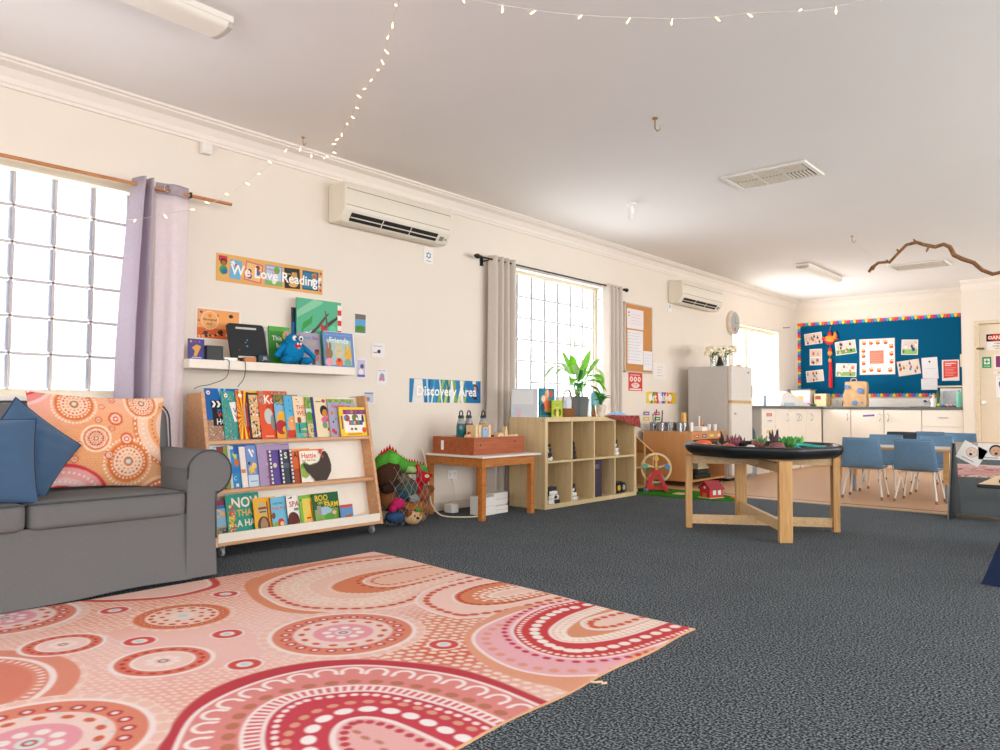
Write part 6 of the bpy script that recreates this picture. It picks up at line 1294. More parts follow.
p2 = thing('potted_plant', 'small dark leaved plant in a marbled white pot at the right of the shelf top', 'plant', (-3.99, 6.33, HZ))
m = MB(); m.lathe([(.0, HZ), (.04, HZ), (.052, HZ+.11), (.047, HZ+.11), (.044, HZ+.10), (0, HZ+.10)], -3.94, 6.055, 24); m.build('pot', pm('marbled_pot', '#D8C8B4', rough=.4, var=.22, scale=22), p2, smooth=40)
for k in range(22):
    a = k*2.4; r = .05+.06*(k % 3)/2; leaf((-3.94, 6.055, HZ+.10), (-3.94+r*math.cos(a)*.9, 6.055+r*math.sin(a)*1.2, HZ+.15+.085*((k*7) % 5)/4), .05, .035, M_LEAF3 if k % 4 else M_LEAF, p2, stem=.3, n=7)
o = sbook2(6.18, -4.12, .19, .235, .012, [('r',0,0,16,22,'#5FA3B4'), ('r',0,0,16,8,'#8A5A34'), ('r',0,8,16,3,'#3E7A5A'), ('d',9,5,3,'#C8905A',1.4), ('d',6,14,4,'#8ABCC8',2)], 'blue landscape picture standing at the right end behind the small plant', '#5FA3B4', cat='picture', name='small_picture')
# draped cloth over the right corner with a blue paper boat
m = MB()
def dc(u, v):
    y = 6.10+u*.56; f = max(0, (v-.56)/.44); x = -4.2+min(v, .54)/.54*.320; hang = f*(.008+.11*u)
    return (x+.004*math.sin(u*30)*f+f*.016+.006, y+.006*math.sin(v*9), HZ+.005+.006*(1+math.sin(u*22+v*9))*.5*(1-f)-hang)
m.grid(dc, 30, 20)
o = m.build('patterned_cloth', pm('paisley_red', '#8A3A34', rough=.9, var=.75, scale=45), smooth=180); s_ = o.modifiers.new('s', 'SOLIDIFY'); s_.thickness = .003; s_.offset = 1
tag(o, 'dark red patterned cloth draped over the right corner of the cube shelf', 'cloth')
m = MB(); m.add([(-4.06, 6.34, HZ+.018), (-3.93, 6.32, HZ+.018), (-3.91, 6.50, HZ+.018), (-4.05, 6.52, HZ+.018), (-3.98, 6.41, HZ+.055)], [(0, 1, 4), (1, 2, 4), (2, 3, 4), (3, 0, 4), (0, 3, 2, 1)]); o = m.build('paper_pyramid', pm('sky_blue_paper', '#7FB0E0', rough=.6)); tag(o, 'low sky blue paper pyramid on the red patterned cloth', 'paper model')
# ================================================================== PLAY CORNER, FRIDGE, KITCHEN
# green mat with ferris wheel, doll house frame, red barn
m = MB(); m.prism([(-4.45, 6.74), (-3.62, 6.68), (-3.12, 6.72), (-2.98, 6.80), (-2.99, 7.02), (-3.12, 7.12), (-3.6, 7.3), (-4.45, 7.35)], 0, .012)
M_GRASS = pm('green_turf', '#3C7A2A', rough=1, var=.45, scale=160, bump=.8, bscale=300, spec=.05)
o = m.build('play_mat', M_GRASS, bevel=.004); tag(o, 'green artificial grass play mat at the edge of the carpet', 'mat')
G = .0125
fw = thing('toy_ferris_wheel', 'wooden toy ferris wheel on a red triangular stand on the green mat', 'toy', (-3.85, 6.98, G))
M_RED = pm('red_wood', '#C0232B', rough=.4, var=.05)
M_CREAMW = pm('cream_wood', '#DCC293', rough=.5, var=.08, scale=12)
FR = Vector((-.12, .99, 0)).normalized()   # plane of the wheel runs along the shelf
FM = orient((-3.87, 6.985, G), (.84, .54, 0), (0, 0, 1))
for dz in (-.045, .045):
    m = MB(); m.M = FM @ Matrix.Translation((0, 0, dz)); t_ = .009
    m.prism([(-.125, 0), (-.085, 0), (0, .185), (.085, 0), (.125, 0), (.02, .25), (-.02, .25)], -t_, t_); m.build('stand_side', M_RED, fw, bevel=.001)
m = MB(); m.M = FM; m.box(-.11, .02, -.045, .11, .05, .045); m.build('stand_base', M_RED, fw)
m = MB(); m.M = FM @ Matrix.Translation((0, .235, 0)); 
ring_ = [(.135, -.012), (.155, -.012), (.155, .012), (.135, .012)]
vs = []; fs = []; n = 40
for j in range(n):
    a = 2*PI*j/n
    for r, z in ring_: vs.append((r*math.cos(a), r*math.sin(a), z))
for j in range(n):
    for i in range(4): fs.append((j*4+i, j*4+(i+1) % 4, ((j+1) % n)*4+(i+1) % 4, ((j+1) % n)*4+i))
m.add(vs, fs); m.build('wheel_rim', M_CREAMW, fw, smooth=40)
for k in range(5):
    a = k*2*PI/5+.3; c_, s_ = math.cos(a), math.sin(a)
    m = MB(); m.M = FM @ Matrix.Translation((0, .235, 0)) @ Matrix.Rotation(a, 4, 'Z'); m.box(.015, -.009, -.007, .14, .009, .007); m.build('spoke', M_CREAMW, fw)
    m = MB(); m.M = FM @ Matrix.Translation((.115*c_, .235+.115*s_-.018, .024)); col = ('#3F7FB0', '#E0A832', '#4FA88A', '#D8643A', '#5FB09A')[k]
    m.lathe([(.0, -.012), (.026, -.012), (.026, .012), (.0, .012)], n=14); m.build('gondola', pm('gondola'+col[1:], col, rough=.5), fw, smooth=40)
m = MB(); m.M = FM @ Matrix.Translation((0, .235, .056)); m.cyl(0, 0, -.004, .008, .016, 16); m.build('hub', pm('hub_yellow_green', '#A8B84A', rough=.4), fw, smooth=40)
dh = thing('doll_house', 'open wooden doll house frame with sloping roof between cube shelf and cabinet', 'doll house', (-4.2, 7.2, 0))
m = MB(); P0 = (-4.36, 7.02)
ux, uy = .10, .995   # runs along the wall
def dhp(a, z, d=0): return (-4.40+d, 7.0+a, z)
M_DH = wood('doll_house_wood', '#C49A66', '#D8B07C', axis=1, scale=4)
X0_, X1__ = -4.44, -4.15
m.box(X0_, 6.89, G, X1__, 6.905, .64); m.build('wall_panel', M_DH, dh); MB().box(X0_, 7.42, G, X1__, 7.435, .365).build('wall_panel', M_DH, dh)
m = MB().box(X0_, 6.86, .22, X1__, 7.435, .235).box(X0_, 6.86, G, X1__, 7.435, G+.012); m.build('floor_panel', M_DH, dh)
m = MB().hexa([(X0_, 6.90, .64), (X1__, 6.90, .64), (X1__, 7.44, .365), (X0_, 7.44, .365)], [(X0_, 6.90, .655), (X1__, 6.90, .655), (X1__, 7.44, .38), (X0_, 7.44, .38)]); m.build('roof', M_DH, dh)
m = MB().box(X1__-.012, 7.24, .235, X1__, 7.255, .46).box(X1__-.012, 7.24, G, X1__, 7.255, .22); m.build('post', M_DH, dh)
MB().box(X0_, 6.875, G, X0_+.006, 7.42, .37).build('back_board', pm('brown_board', '#8A5A38', rough=.6), dh)
bn = thing('toy_barn', 'small red toy barn with maroon roof and mint windows on green mat', 'toy house', (-3.22, 6.82, G))
BM = Matrix.Translation((-3.215, 6.865, G)) @ Matrix.Rotation(math.radians(70), 4, 'Z') @ Matrix.Scale(.86, 4)
w2, hh, dd = .075, .11, .10
m = MB(); m.M = BM; k = [(-dd, -w2, 0), (dd, -w2, 0), (dd, w2, 0), (-dd, w2, 0)]
m.add([(-dd, -w2, 0), (-dd, w2, 0), (-dd, w2, hh), (-dd, 0, hh+.06), (-dd, -w2, hh), (dd, -w2, 0), (dd, w2, 0), (dd, w2, hh), (dd, 0, hh+.06), (dd, -w2, hh)], [(0, 4, 3, 2, 1), (5, 6, 7, 8, 9), (0, 5, 9, 4), (1, 2, 7, 6), (0, 1, 6, 5), (4, 9, 8, 3), (3, 8, 7, 2)])
m.build('barn_walls', M_RED, bn)
m = MB(); m.M = BM
for s in (-1, 1): m.hexa([(-dd-.01, s*(w2+.018), hh-.018), (dd+.01, s*(w2+.018), hh-.018), (dd+.01, 0, hh+.062), (-dd-.01, 0, hh+.062)][::s], [(-dd-.01, s*(w2+.018), hh-.006), (dd+.01, s*(w2+.018), hh-.006), (dd+.01, 0, hh+.075), (-dd-.01, 0, hh+.075)][::s])
m.build('roof', pm('maroon_roof', '#8C2430', rough=.5, var=.15), bn)
M_MINT = pm('mint_paint', '#BFE0D0', rough=.5)
for xx in (-.03, .045):
    m = MB(); m.M = BM; m.box(xx-.022, -w2-.003, .035, xx+.022, -w2, .085); m.build('window', M_MINT, bn)
m = MB(); m.M = BM; m.box(-dd-.003, -.03, 0, -dd, .03, .055); m.build('barn_door', M_OAK, bn)
m = MB(); m.M = BM @ Matrix.Translation((-dd-.002, 0, hh+.005)) @ Matrix.Rotation(PI/2, 4, 'Y'); m.cyl(0, 0, -.001, .002, .014, 14); m.build('round_window', M_MINT, bn)
m = MB(); m.M = BM; m.box(-dd-.012, -w2-.012, -.0, dd+.012, w2+.012, .006); m.build('base_board', M_CREAMW, bn)
m = MB(); m.ball(-3.0, 6.9, G+.012, .045, .02, .012); m.tube([(-2.97, 6.9, G+.015), (-2.92, 6.91, G+.008)], [.01, .003], 8); o = m.build('toy_lizard', pm('orange_rubber', '#E08A1E', rough=.6), smooth=180); tag(o, 'tiny flat orange rubber animal beside the toy barn', 'toy')
o = MB().box(-3.62, 6.86, G, -3.52, 6.98, G+.008).build('wooden_tile', M_CREAMW); tag(o, 'flat pale wooden tile lying on the green mat', 'tile')
for i, (y, x, c, lb) in enumerate(((6.78, -4.02, '#D8A878', 'tiny peach toy block at the left end of the mat'), (6.84, -4.0, '#26303A', 'tiny dark toy block by the ferris wheel'), (6.86, -3.95, '#4A7AA8', 'tiny blue toy block by the ferris wheel'))):
    o = MB().box(x, y, G, x+.035, y+.035, G+.03).build('toy_block', pm('tb'+c[1:], c, rough=.5), bevel=.003); tag(o, lb, 'block')
# honey coloured cabinet with metal cups
cb = thing('play_cabinet', 'low honey coloured wooden cabinet with open shelf, metal cups on top', 'cabinet', (-4.15, 8.1, 0))
x0, x1, y0, y1, H2 = -4.42, -3.82, 7.68, 8.53, .60
MB().box(x0, y0, .055, x1, y0+.02, H2).build('side_panel', M_CABW, cb, bevel=.001)
MB().box(x0, y1-.02, .055, x1, y1, H2).build('side_panel', M_CABW, cb, bevel=.001)
MB().box(x0, y0+.02, H2-.02, x1, y1-.02, H2).build('top_panel', M_CABW, cb)
MB().box(x0, y0+.02, .055, x1, y1-.02, .077).build('bottom_panel', M_CABW, cb)
MB().box(x0, y0+.02, .27, x1-.02, y1-.02, .29).build('shelf', M_CABW, cb)
MB().box(x0, y0+.02, .077, x0+.01, y1-.02, H2-.02).build('back_panel', pm('brown_board', '#8A5A38'), cb)
MB().box(x1-.018, y0+.02, .515, x1, y1-.02, H2-.02).build('front_rail', M_CABW, cb)
for i, c in enumerate(('#C83A3A', '#5A3A7A', '#E8C43A', '#E0A888')):
    m = MB(); m.M = orient((x1, y0+.06+.19*i, .535), (0, 1, 0), (0, 0, 1)); m.rect(0, 0, .11, .035, c, z=.001); m.rect(.02, .012, .07, .01, '#F0E4DA', z=.0014); m.build('shelf_label', PR, cb)
for x, y in ((x0+.05, y0+.05), (x1-.05, y0+.05), (x0+.05, y1-.05), (x1-.05, y1-.05)):
    m = MB(); m.M = Matrix.Translation((x, y, .027)) @ Matrix.Rotation(PI/2, 4, 'X'); m.cyl(0, 0, -.01, .01, .027, 14); m.build('castor', M_BLACK, cb, smooth=40)
folded(-3.98, 8.02, .077, .34, .28, .10, pm('dark_felt', '#2A2C28', rough=.9), 'dark felt pile on the bottom shelf of the honey cabinet', lay=2, name='felt_pile')
folded(-3.96, 8.05, .178, .26, .2, .07, pm('khaki_cloth', '#B8AC8A', rough=.9, var=.3), 'crumpled khaki cloth on the dark felt in the cabinet', lay=3, name='crumpled_cloth')
M_STEEL = pm('cup_steel', '#9A9C9E', rough=.22, metal=1., var=.12, scale=20)
cup0 = None
CZ = H2+.0005
cups = [(-4.36, 7.80, 'leftmost metal cup holding dark brushes'), (-4.34, 7.93, 'second metal cup from the left on the cabinet'), (-4.36, 8.05, 'third metal cup from the left on the cabinet'), (-4.33, 8.16, 'fourth metal cup from the left on the cabinet'), (-4.22, 7.74, 'metal cup nearest the front left corner with tools'), (-4.20, 7.86, 'shiny metal cup in the front row beside the tools cup'), (-4.16, 7.99, 'shiny metal cup in the middle of the front row'), (-4.14, 8.12, 'metal cup in the front row beneath the yellow block'), (-4.03, 7.80, 'metal cup in front on the cabinet, before the white jar')]
for i, (x, y, lb) in enumerate(cups):
    if cup0 is None:
        cup0 = thing('metal_cup', lb, 'cup', (x, y, CZ), group='metal cups on the honey cabinet')
        m = MB(); m.lathe([(.0, 0), (.036, 0), (.038, .095), (.035, .095), (.033, .006), (0, .006)], n=20, cap=False); b_ = m.build('cup_body', M_STEEL, smooth=40); b_.parent = cup0
        m = MB(); m.tube([(.0385*math.cos(a*PI/12), .0385*math.sin(a*PI/12), .095) for a in range(24)], .0018, 5, closed=True); r_ = m.build('rim', M_STEEL, smooth=180); r_.parent = cup0
    else:
        c_ = cup0.copy(); COL.objects.link(c_); c_.location = (x, y, CZ); c_['label'] = lb
        for ch in (b_, r_): d_ = ch.copy(); COL.objects.link(d_); d_.parent = c_
for i, (x, y, lx, ly, h, mt, lb) in enumerate(((-4.21, 7.735, .02, -.03, .19, M_BLACK, 'dark brush leaning left in the front left cup'), (-4.23, 7.745, -.01, .05, .21, pm('maroon_stick', '#6A2A2A', rough=.5), 'maroon stick standing in the front left cup'), (-4.35, 7.80, .0, .06, .22, M_BLACK, 'tall black brush in the rear left cup'), (-4.36, 7.81, .01, -.03, .17, pm('brown_stick', '#7A5234', rough=.5), 'brown stick in the rear left cup'))):
    m = MB(); m.tube([(x, y, CZ+.008), (x+lx, y+ly, CZ+h)], .004, 6); m.ball(x+lx, y+ly, CZ+h+.01, .007, .007, .018, 8, 6); o = m.build('paint_brush', mt, smooth=180); tag(o, lb, 'brush', 'brushes in the metal cups')
m = MB(); m.hexa([(-4.10, 8.02, CZ+.097), (-4.06, 8.02, CZ+.097), (-4.06, 8.10, CZ+.097), (-4.10, 8.10, CZ+.097)], [(-4.095, 8.03, CZ+.21), (-4.065, 8.03, CZ+.21), (-4.065, 8.09, CZ+.21), (-4.095, 8.09, CZ+.21)])
m.v = [(x-.06, y+.06, z) for x, y, z in m.v]
o = m.build('wooden_wedge', pm('yellow_wood', '#DDA95A', rough=.5), bevel=.002); tag(o, 'tapered yellow wooden piece standing on a metal cup before the fridge', 'block')
o = MB().box(-4.02, 8.10, CZ, -3.90, 8.24, CZ+.05).build('white_tub', M_WHITEPL, bevel=.005); tag(o, 'low white tub on the honey cabinet', 'tub')
for x, y, r, h, mt, lb, nm in ((-3.95, 7.93, .022, .10, M_WHITEPL, 'white lidded jar on the cabinet left of the low tub', 'jar'), (-3.92, 8.32, .020, .075, M_WHITEPL, 'white paper cup on the cabinet, left of the pair', 'paper_cup'), (-3.90, 8.43, .022, .075, M_WHITEPL, 'white paper cup on the cabinet, right of the pair', 'paper_cup')):
    m = MB(); m.lathe([(.0, CZ), (r*.8, CZ), (r, CZ+h), (r*.9, CZ+h), (r*.72, CZ+.005), (0, CZ+.005)], x, y, 18, cap=False); o = m.build(nm, mt, smooth=40); tag(o, lb, 'cup' if 'cup' in nm else 'jar')
for x, y, h, mt, lb in ((-4.02, 8.27, .17, M_WHITEPL, 'white upright stick between tub and paper cups'), (-4.0, 8.30, .13, pm('orange_pl', '#E8923A', rough=.4), 'orange crayon stick beside the white stick'), (-3.97, 8.275, .07, pm('blue_pl', '#3A5AA8', rough=.4), 'short blue crayon beside the white stick')):
    m = MB(); m.cyl(x, y, CZ, CZ+h, .009, 10); o = m.build('crayon_stick', mt, smooth=40); tag(o, lb, 'stick')

# fridge
fr = thing('refrigerator', 'old white upright fridge freezer with yellowed seal between the two doors', 'fridge', (-4.1, 8.9, 0))
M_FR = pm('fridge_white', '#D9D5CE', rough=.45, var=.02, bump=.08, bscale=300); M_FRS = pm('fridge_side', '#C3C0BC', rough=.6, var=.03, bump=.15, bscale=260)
FX0, FX1, FY0, FY1, FH = -4.335, -3.83, 8.62, 9.22, 1.365
MB().box(FX0, FY0, .03, FX1, FY1, FH).build('cabinet_body', M_FRS, fr, bevel=.008)
MB().box(FX1+.006, FY0, .06, FX1+.06, FY1, .925).build('door', M_FR, fr, bevel=.014, seg=3)
MB().box(FX1+.006, FY0, .95, FX1+.06, FY1, FH).build('freezer_door', M_FR, fr, bevel=.014, seg=3)
M_YEL = pm('yellowed_seal', '#CDA86A', rough=.6, var=.15)
MB().box(FX1, FY0+.01, .06, FX1+.008, FY1-.01, FH-.01).build('door_seal', M_YEL, fr)
MB().box(FX1+.01, FY0+.004, .925, FX1+.055, FY1-.004, .95).build('yellow_trim', M_YEL, fr)
MB().box(FX1-.02, FY0+.01, FH, FX1+.05, FY1-.01, FH+.006).build('top_trim', M_YEL, fr)
m = MB().box(FX1+.06, FY1-.05, 1.0, FX1+.082, FY1-.03, 1.14); m.build('handle', M_FR, fr, bevel=.005)
m = MB().box(FX1+.06, FY0+.05, .79, FX1+.068, FY0+.10, .81); m.build('lower_handle', M_CHROME, fr)
MB().box(FX0+.03, FY0+.03, 0, FX1, FY1-.03, .03).build('feet', M_BLACK, fr)
m = MB(); m.M = orient((FX1+.0605, FY1-.13, 1.30), (0, 1, 0), (0, 0, 1)); m.cyl(0, 0, 0, .004, .012, 12); o = m.build('fridge_magnet', pm('purple_magnet', '#4A3050', rough=.4)); tag(o, 'tiny dark round magnet near the top of the freezer door', 'magnet')
# vases with white flowers
FT = FH+.0005
M_CG = pm('clear_glass', '#E8EEEC', rough=.03, trans=.95, var=0); 
vs_ = [(-4.02, 8.60+.045, .03, .13, M_CG, 'clear cylinder vase with cream flowers, left on the fridge'), (-3.98, 8.75, .045, .155, pm('dark_green_glass', '#14251C', rough=.1), 'dark green waisted vase with cream flowers, middle on the fridge'), (-3.96, 8.88, .04, .15, M_CG, 'clear glass vase with leafy white flowers, right on the fridge')]
M_PET = pm('cream_petal', '#F1E6CE', rough=.7, var=.08, scale=30); M_STEMG = pm('stem_green', '#5A7A3A', rough=.6)
for i, (x, y, r, h, mt, lb) in enumerate(vs_):
    v = thing('flower_vase', lb, 'vase', (x, y, FT), group='flower vases on the fridge')
    m = MB()
    pr = [(0, FT), (r, FT), (r, FT+h), (r*.93, FT+h), (r*.93, FT+.006), (0, FT+.006)] if i != 1 else [(0, FT), (r, FT), (r*1.05, FT+.02), (r*.55, FT+.09), (r*.5, FT+.125), (r*.7, FT+h), (r*.62, FT+h), (r*.42, FT+.12), (0, FT+.1)]
    m.lathe(pr, x, y, 22, cap=False); m.build('vase_body', mt, v, smooth=50)
    rr = random.Random(i+3)
    heads = [[(-.06, .05, .17, .05), (.0, -.04, .20, .055), (-.02, -.12, .15, .03)], [(.0, -.05, .20, .05), (.02, .05, .21, .055), (.0, .0, .16, .045)], [(.0, .07, .20, .05), (.02, .13, .23, .055), (.0, -.03, .21, .045)]][i]
    for dx, dy, dz, hr in heads:
        m = MB(); m.tube([(x, y, FT+.02), (x+dx*.4, y+dy*.5, FT+dz*.7), (x+dx, y+dy, FT+dz)], .003, 5); m.build('stem', M_STEMG, v, smooth=180)
        m = MB(); m.ball(x+dx, y+dy, FT+dz, hr*.9, hr*.95, hr*.8, 10, 7)
        for k in range(12):
            a = k*2.4; m.ball(x+dx+hr*.8*math.cos(a), y+dy+hr*.9*math.sin(a), FT+dz+hr*.5*math.sin(k*1.7), hr*.5, hr*.55, hr*.4, 8, 5)
        m.build('flower_head', M_PET, v, smooth=180)
    for k in range(8):
        a = rr.uniform(0, 2*PI); leaf((x, y, FT+h*.8), (x+.10*math.cos(a), y+.13*math.sin(a), FT+h+rr.uniform(-.01, .09)), .045, .02, M_LEAF3 if k % 2 else M_STEMG, v, n=6)
m = MB(); m.ball(-3.90, 9.12, FT+.012, .035, .05, .035, 16, 8); m.v = [(a, b, max(c, FT)) for a, b, c in m.v]; o = m.build('bowl_upturned', pm('peach_china', '#E8CDB8', rough=.4), smooth=180); tag(o, 'small peach domed bowl on the right edge of the fridge top', 'bowl')

# ---- kitchen bench: left run and back run
M_CAB = pm('cream_cupboard', '#F0EADF', rough=.45, var=.01); M_TOP = pm('grey_worktop', '#5F6668', rough=.4, var=.12, scale=80)
ZT = .90; LX = -3.88; BY = 12.18
wt = thing('worktop', 'long dark grey L-shaped kitchen worktop along the left and back walls', 'worktop', (-4.2, 11, ZT))
m = MB().prism([(XW+.002, 9.30), (LX+.02, 9.30), (LX+.02, BY-.02), (XD-.003, BY-.02), (XD-.003, YB-.002), (XW+.002, YB-.002)], ZT-.035, ZT); m.build('slab', M_TOP, wt, bevel=.004)
MB().box(XW+.001, 9.3, ZT, XW+.02, YB-.02, ZT+.012).build('upstand', M_TOP, wt)
def cupboard(name, label, fa, M0, w, doors, grp=None, dark=False, toe=True):
    """cabinet carcass in a frame: x along the front, y up, z out of the front"""
    t = thing(name, label, 'cabinet', tuple(M0.translation), group=grp)
    m = MB(); m.M = M0; m.box(.001, .10, -.55, w-.001, .862, -.02).box(.02, 0, -.52, w-.02, .10, -.08); m.build('carcass', M_CAB, t)
    for (kind, x0, z0, x1, z1, hx, hz) in doors:
        q = MB(); q.M = M0; q.box(x0+.0025, z0+.0025, -.019, x1-.0025, z1-.0025, 0); d_ = q.build('drawer' if kind == 'd' else 'door', M_CAB, t, bevel=.0015)
        h = MB(); h.M = M0
        if kind == 'd': h.tube([(hx-.06, hz, 0), (hx-.045, hz, .022), (hx+.045, hz, .022), (hx+.06, hz, 0)], .005, 7)
        else: h.tube([(hx-.012, hz-.055, 0), (hx, hz-.035, .024), (hx+.012, hz, .03), (hx, hz+.035, .024), (hx-.012, hz+.055, 0)], .005, 7)
        h.build('handle', M_CHROME, d_, smooth=180)
    return t
# left run faces +x: frame x -> +y, up z, out +x
fl = lambda y: orient((LX, y, 0), (0, 1, 0), (0, 0, 1)); fb_ = lambda x: orient((x, BY, 0), (1, 0, 0), (0, 0, 1))
g = 'cream base cupboards along the left wall'
c_ = cupboard('drawer_unit', 'narrow cream drawer unit with red and yellow labels, left end of the bench', 1, fl(9.79), .49, [('d', 0, .62, .49, .86, .25, .70), ('d', 0, .37, .49, .62, .25, .48), ('d', 0, .10, .49, .37, .25, .24)])
for z, c in ((.76, '#D84A4A'), (.535, '#E8C03A')): 
    m = MB(); m.M = fl(9.79); m.rect(.16, z, .19, .04, c, z=.001); m.rect(.18, z+.013, .15, .01, '#F4ECE0', z=.0014); m.build('name_label', PR, c_)
cupboard('base_cupboard', 'cream kitchen base cupboard next to the drawer unit, single handle', 1, fl(10.285), .52, [('p', 0, .10, .52, .86, .42, .74)], g)
cupboard('base_cupboard', 'cream kitchen double cupboard in the middle of the left run', 1, fl(10.81), .64, [('p', 0, .10, .32, .86, .28, .74), ('p', .32, .10, .64, .86, .37, .74)], g)
cupboard('base_cupboard', 'cream kitchen base cupboard at the inner corner of the left run', 1, fl(11.455), .70, [('p', 0, .10, .70, .86, .22, .74)], g)
g = 'white base cupboards along the back wall'
cupboard('base_cupboard', 'white base cupboard in the back run next to the inner corner', 0, fb_(-3.875), .41, [('p', 0, .10, .41, .86, .37, .74)], g)
c_ = cupboard('base_cupboard', 'white back cupboard with a small purple label on the door', 0, fb_(-3.46), .455, [('p', 0, .10, .455, .86, .41, .74)], g)
m = MB(); m.M = fb_(-3.46); m.rect(.17, .755, .16, .028, '#7A5AA8', z=.001, rot=.08); m.build('name_label', PR, c_)
cupboard('base_cupboard', 'white back cupboard left of the wide drawers', 0, fb_(-3.0), .49, [('p', 0, .10, .49, .86, .06, .74)], g)
cupboard('drawer_unit', 'white unit of wide drawers at the right end of the back run', 0, fb_(-2.505), .51, [('d', 0, .62, .51, .86, .27, .75), ('d', 0, .37, .51, .62, .27, .54), ('d', 0, .10, .51, .37, .27, .26)])
# open bay with dark bins
o = MB().box(XW+.01, 9.32, 0, LX-.35, 9.77, .862).build('bay_back_panel', pm('grey_bay', '#9A958E', rough=.7)); o['kind'] = 'structure'; o.name = 'trim_7'
t = thing('pedal_bin', 'dark domed bin with silver band in the gap beside the fridge', 'bin', (-4.02, 9.75, 0))
m = MB(); m.lathe([(0, .001), (.16, .001), (.17, .42), (0, .42)], -4.05, 9.55, 26, cap=False); m.build('bin_body', pm('bin_grey_blue', '#8FA0B4', rough=.3), t, smooth=40)
m = MB(); m.lathe([(.175, .42), (.175, .47), (0, .47)], -4.05, 9.55, 26, cap=False); m.build('band', pm('bin_band', '#B9C0C6', rough=.3, metal=.6), t, smooth=40)
m = MB(); m.lathe([(.172, .47), (.165, .56), (.13, .64), (.07, .69), (0, .70)], -4.05, 9.55, 26, cap=False); m.build('dome_lid', pm('bin_lid', '#34444C', rough=.45), t, smooth=60)
# splashback
struct('trim_8', MB().box(XW+.02, YB-.012, ZT, XD-.003, YB-.001, 1.02), pm('white_tile', '#F6F3EE', rough=.35, var=.02))
# ================================================================== COUNTER THINGS, NOTICEBOARD, DOOR
CT = ZT+.0005
# white appliance / drying rack under the window
t = thing('dish_rack', 'white sloping drying rack with pale blue side on the worktop under window', 'dish rack', (-4.2, 11.3, CT))
m = MB(); m.M = Matrix.Translation((-4.2, 10.93, CT)) @ Matrix.Diagonal((1, 1.45, 1.15, 1)); m.add([(-.2, -.12, 0), (.2, -.12, 0), (.2, .75, 0), (-.2, .75, 0), (-.18, .05, .16), (.16, .05, .16), (.10, .28, .19), (-.16, .28, .19), (.2, .75, .02), (-.2, .75, .02)], [(0, 3, 2, 1), (0, 1, 5, 4), (4, 5, 6, 7), (7, 6, 8, 9), (9, 8, 2, 3), (1, 2, 8, 6, 5), (0, 4, 7, 9, 3)])
m.build('rack_body', pm('enamel_white', '#EDEBE8', rough=.4), t, bevel=.01)
m = MB().box(-3.995, 10.92, CT, -3.985, 11.3, CT+.05); m.build('drip_edge', pm('ice_blue', '#B9D0E4', rough=.4), t)
m = MB().box(-4.2, 10.66, CT, -4.17, 10.70, CT+.15); o = m.build('tall_carton', pm('slate_blue', '#8FA6C0', rough=.4)); tag(o, 'thin slate blue board standing on the worktop left of the drying rack', 'board')
t = thing('play_house', 'cream toy house with dark flat roof on the corner of the worktop', 'toy house', (-4.2, 12.3, CT))
m = MB().box(-4.40, 12.30, CT, -4.10, 12.36, CT+.255).box(-4.40, 12.36, CT, -4.34, 12.55, CT+.255).box(-4.16, 12.36, CT, -4.10, 12.55, CT+.255); m.build('walls', pm('house_cream', '#E9DEC8', rough=.6), t)
MB().box(-4.43, 12.27, CT+.255, -4.08, 12.57, CT+.275).build('roof', pm('house_roof', '#5A6468', rough=.6), t)
MB().box(-4.29, 12.296, CT+.06, -4.20, 12.30, CT+.165).build('window', pm('tan_card', '#C49A5E', rough=.6), t)
MB().box(-4.165, 12.296, CT+.05, -4.105, 12.30, CT+.2).build('pink_panel', pm('pink_card', '#E8B8D0', rough=.6), t)
for x, y, r, c, lb in ((-4.11, 12.13, .05, '#D83A8A', 'magenta pink toy heap in front of the toy house'), (-4.02, 12.2, .035, '#3E7A4A', 'green toy piece beside the pink heap'), (-4.25, 12.08, .03, '#E8862A', 'orange toy piece left of the pink heap'), (-4.18, 12.16, .028, '#3A4A8A', 'dark blue toy piece behind the pink heap')):
    m = MB(); m.ball(x, y, CT+r*.6, r*1.5, r, r*.6, 12, 8, jit=.12); o = m.build('toy_piece', pm('tp'+c[1:], c, rough=.6), smooth=40); tag(o, lb, 'toy', 'small toys in front of the toy house')
t = thing('wooden_cabinet_toy', 'small pale wooden toy cupboard right of the toy house', 'toy', (-3.93, 12.4, CT))
MB().box(-4.05, 12.35, CT, -3.87, 12.55, CT+.2).build('body', M_CREAMW, t, bevel=.003); MB().box(-4.035, 12.346, CT+.11, -3.95, 12.35, CT+.17).build('red_window', pm('maroon_card', '#8A3A3A', rough=.6), t)
def plate(x, z, w, h, c, lb, nm='wall_plate'):
    m = MB().box(x, YB-.022, z, x+w, YB-.013, z+h); o = m.build(nm, pm('pl'+c[1:], c, rough=.5), bevel=.002); tag(o, lb, 'socket'); return o
o = plate(-3.99, .925, .07, .125, '#D9B03A', 'yellow wall plate with black switch above the back worktop'); MB().box(-3.965, YB-.026, .975, -3.945, YB-.022, 1.0).build('switch', M_BLACK, o)
o = plate(-3.87, .935, .16, .10, '#F1EEE8', 'white double power point on the splashback left of the paper bag')
m = MB()
for k in (.04, .12): m.box(-3.87+k-.012, YB-.0226, .985, -3.87+k-.006, YB-.022, 1.0).box(-3.87+k+.006, YB-.0226, .985, -3.87+k+.012, YB-.022, 1.0).box(-3.87+k-.003, YB-.0226, .96, -3.87+k+.003, YB-.022, .975)
m.build('pin_slots', M_DARK, o)
o = plate(-2.60, .935, .13, .085, '#F1EEE8', 'white power point with blue plugs on the splashback at the right')
m = MB(); m.ball(-2.575, YB-.05, .99, .022, .022, .018); m.build('blue_plug', pm('blue_pl', '#3A5AA8'), o, smooth=180)
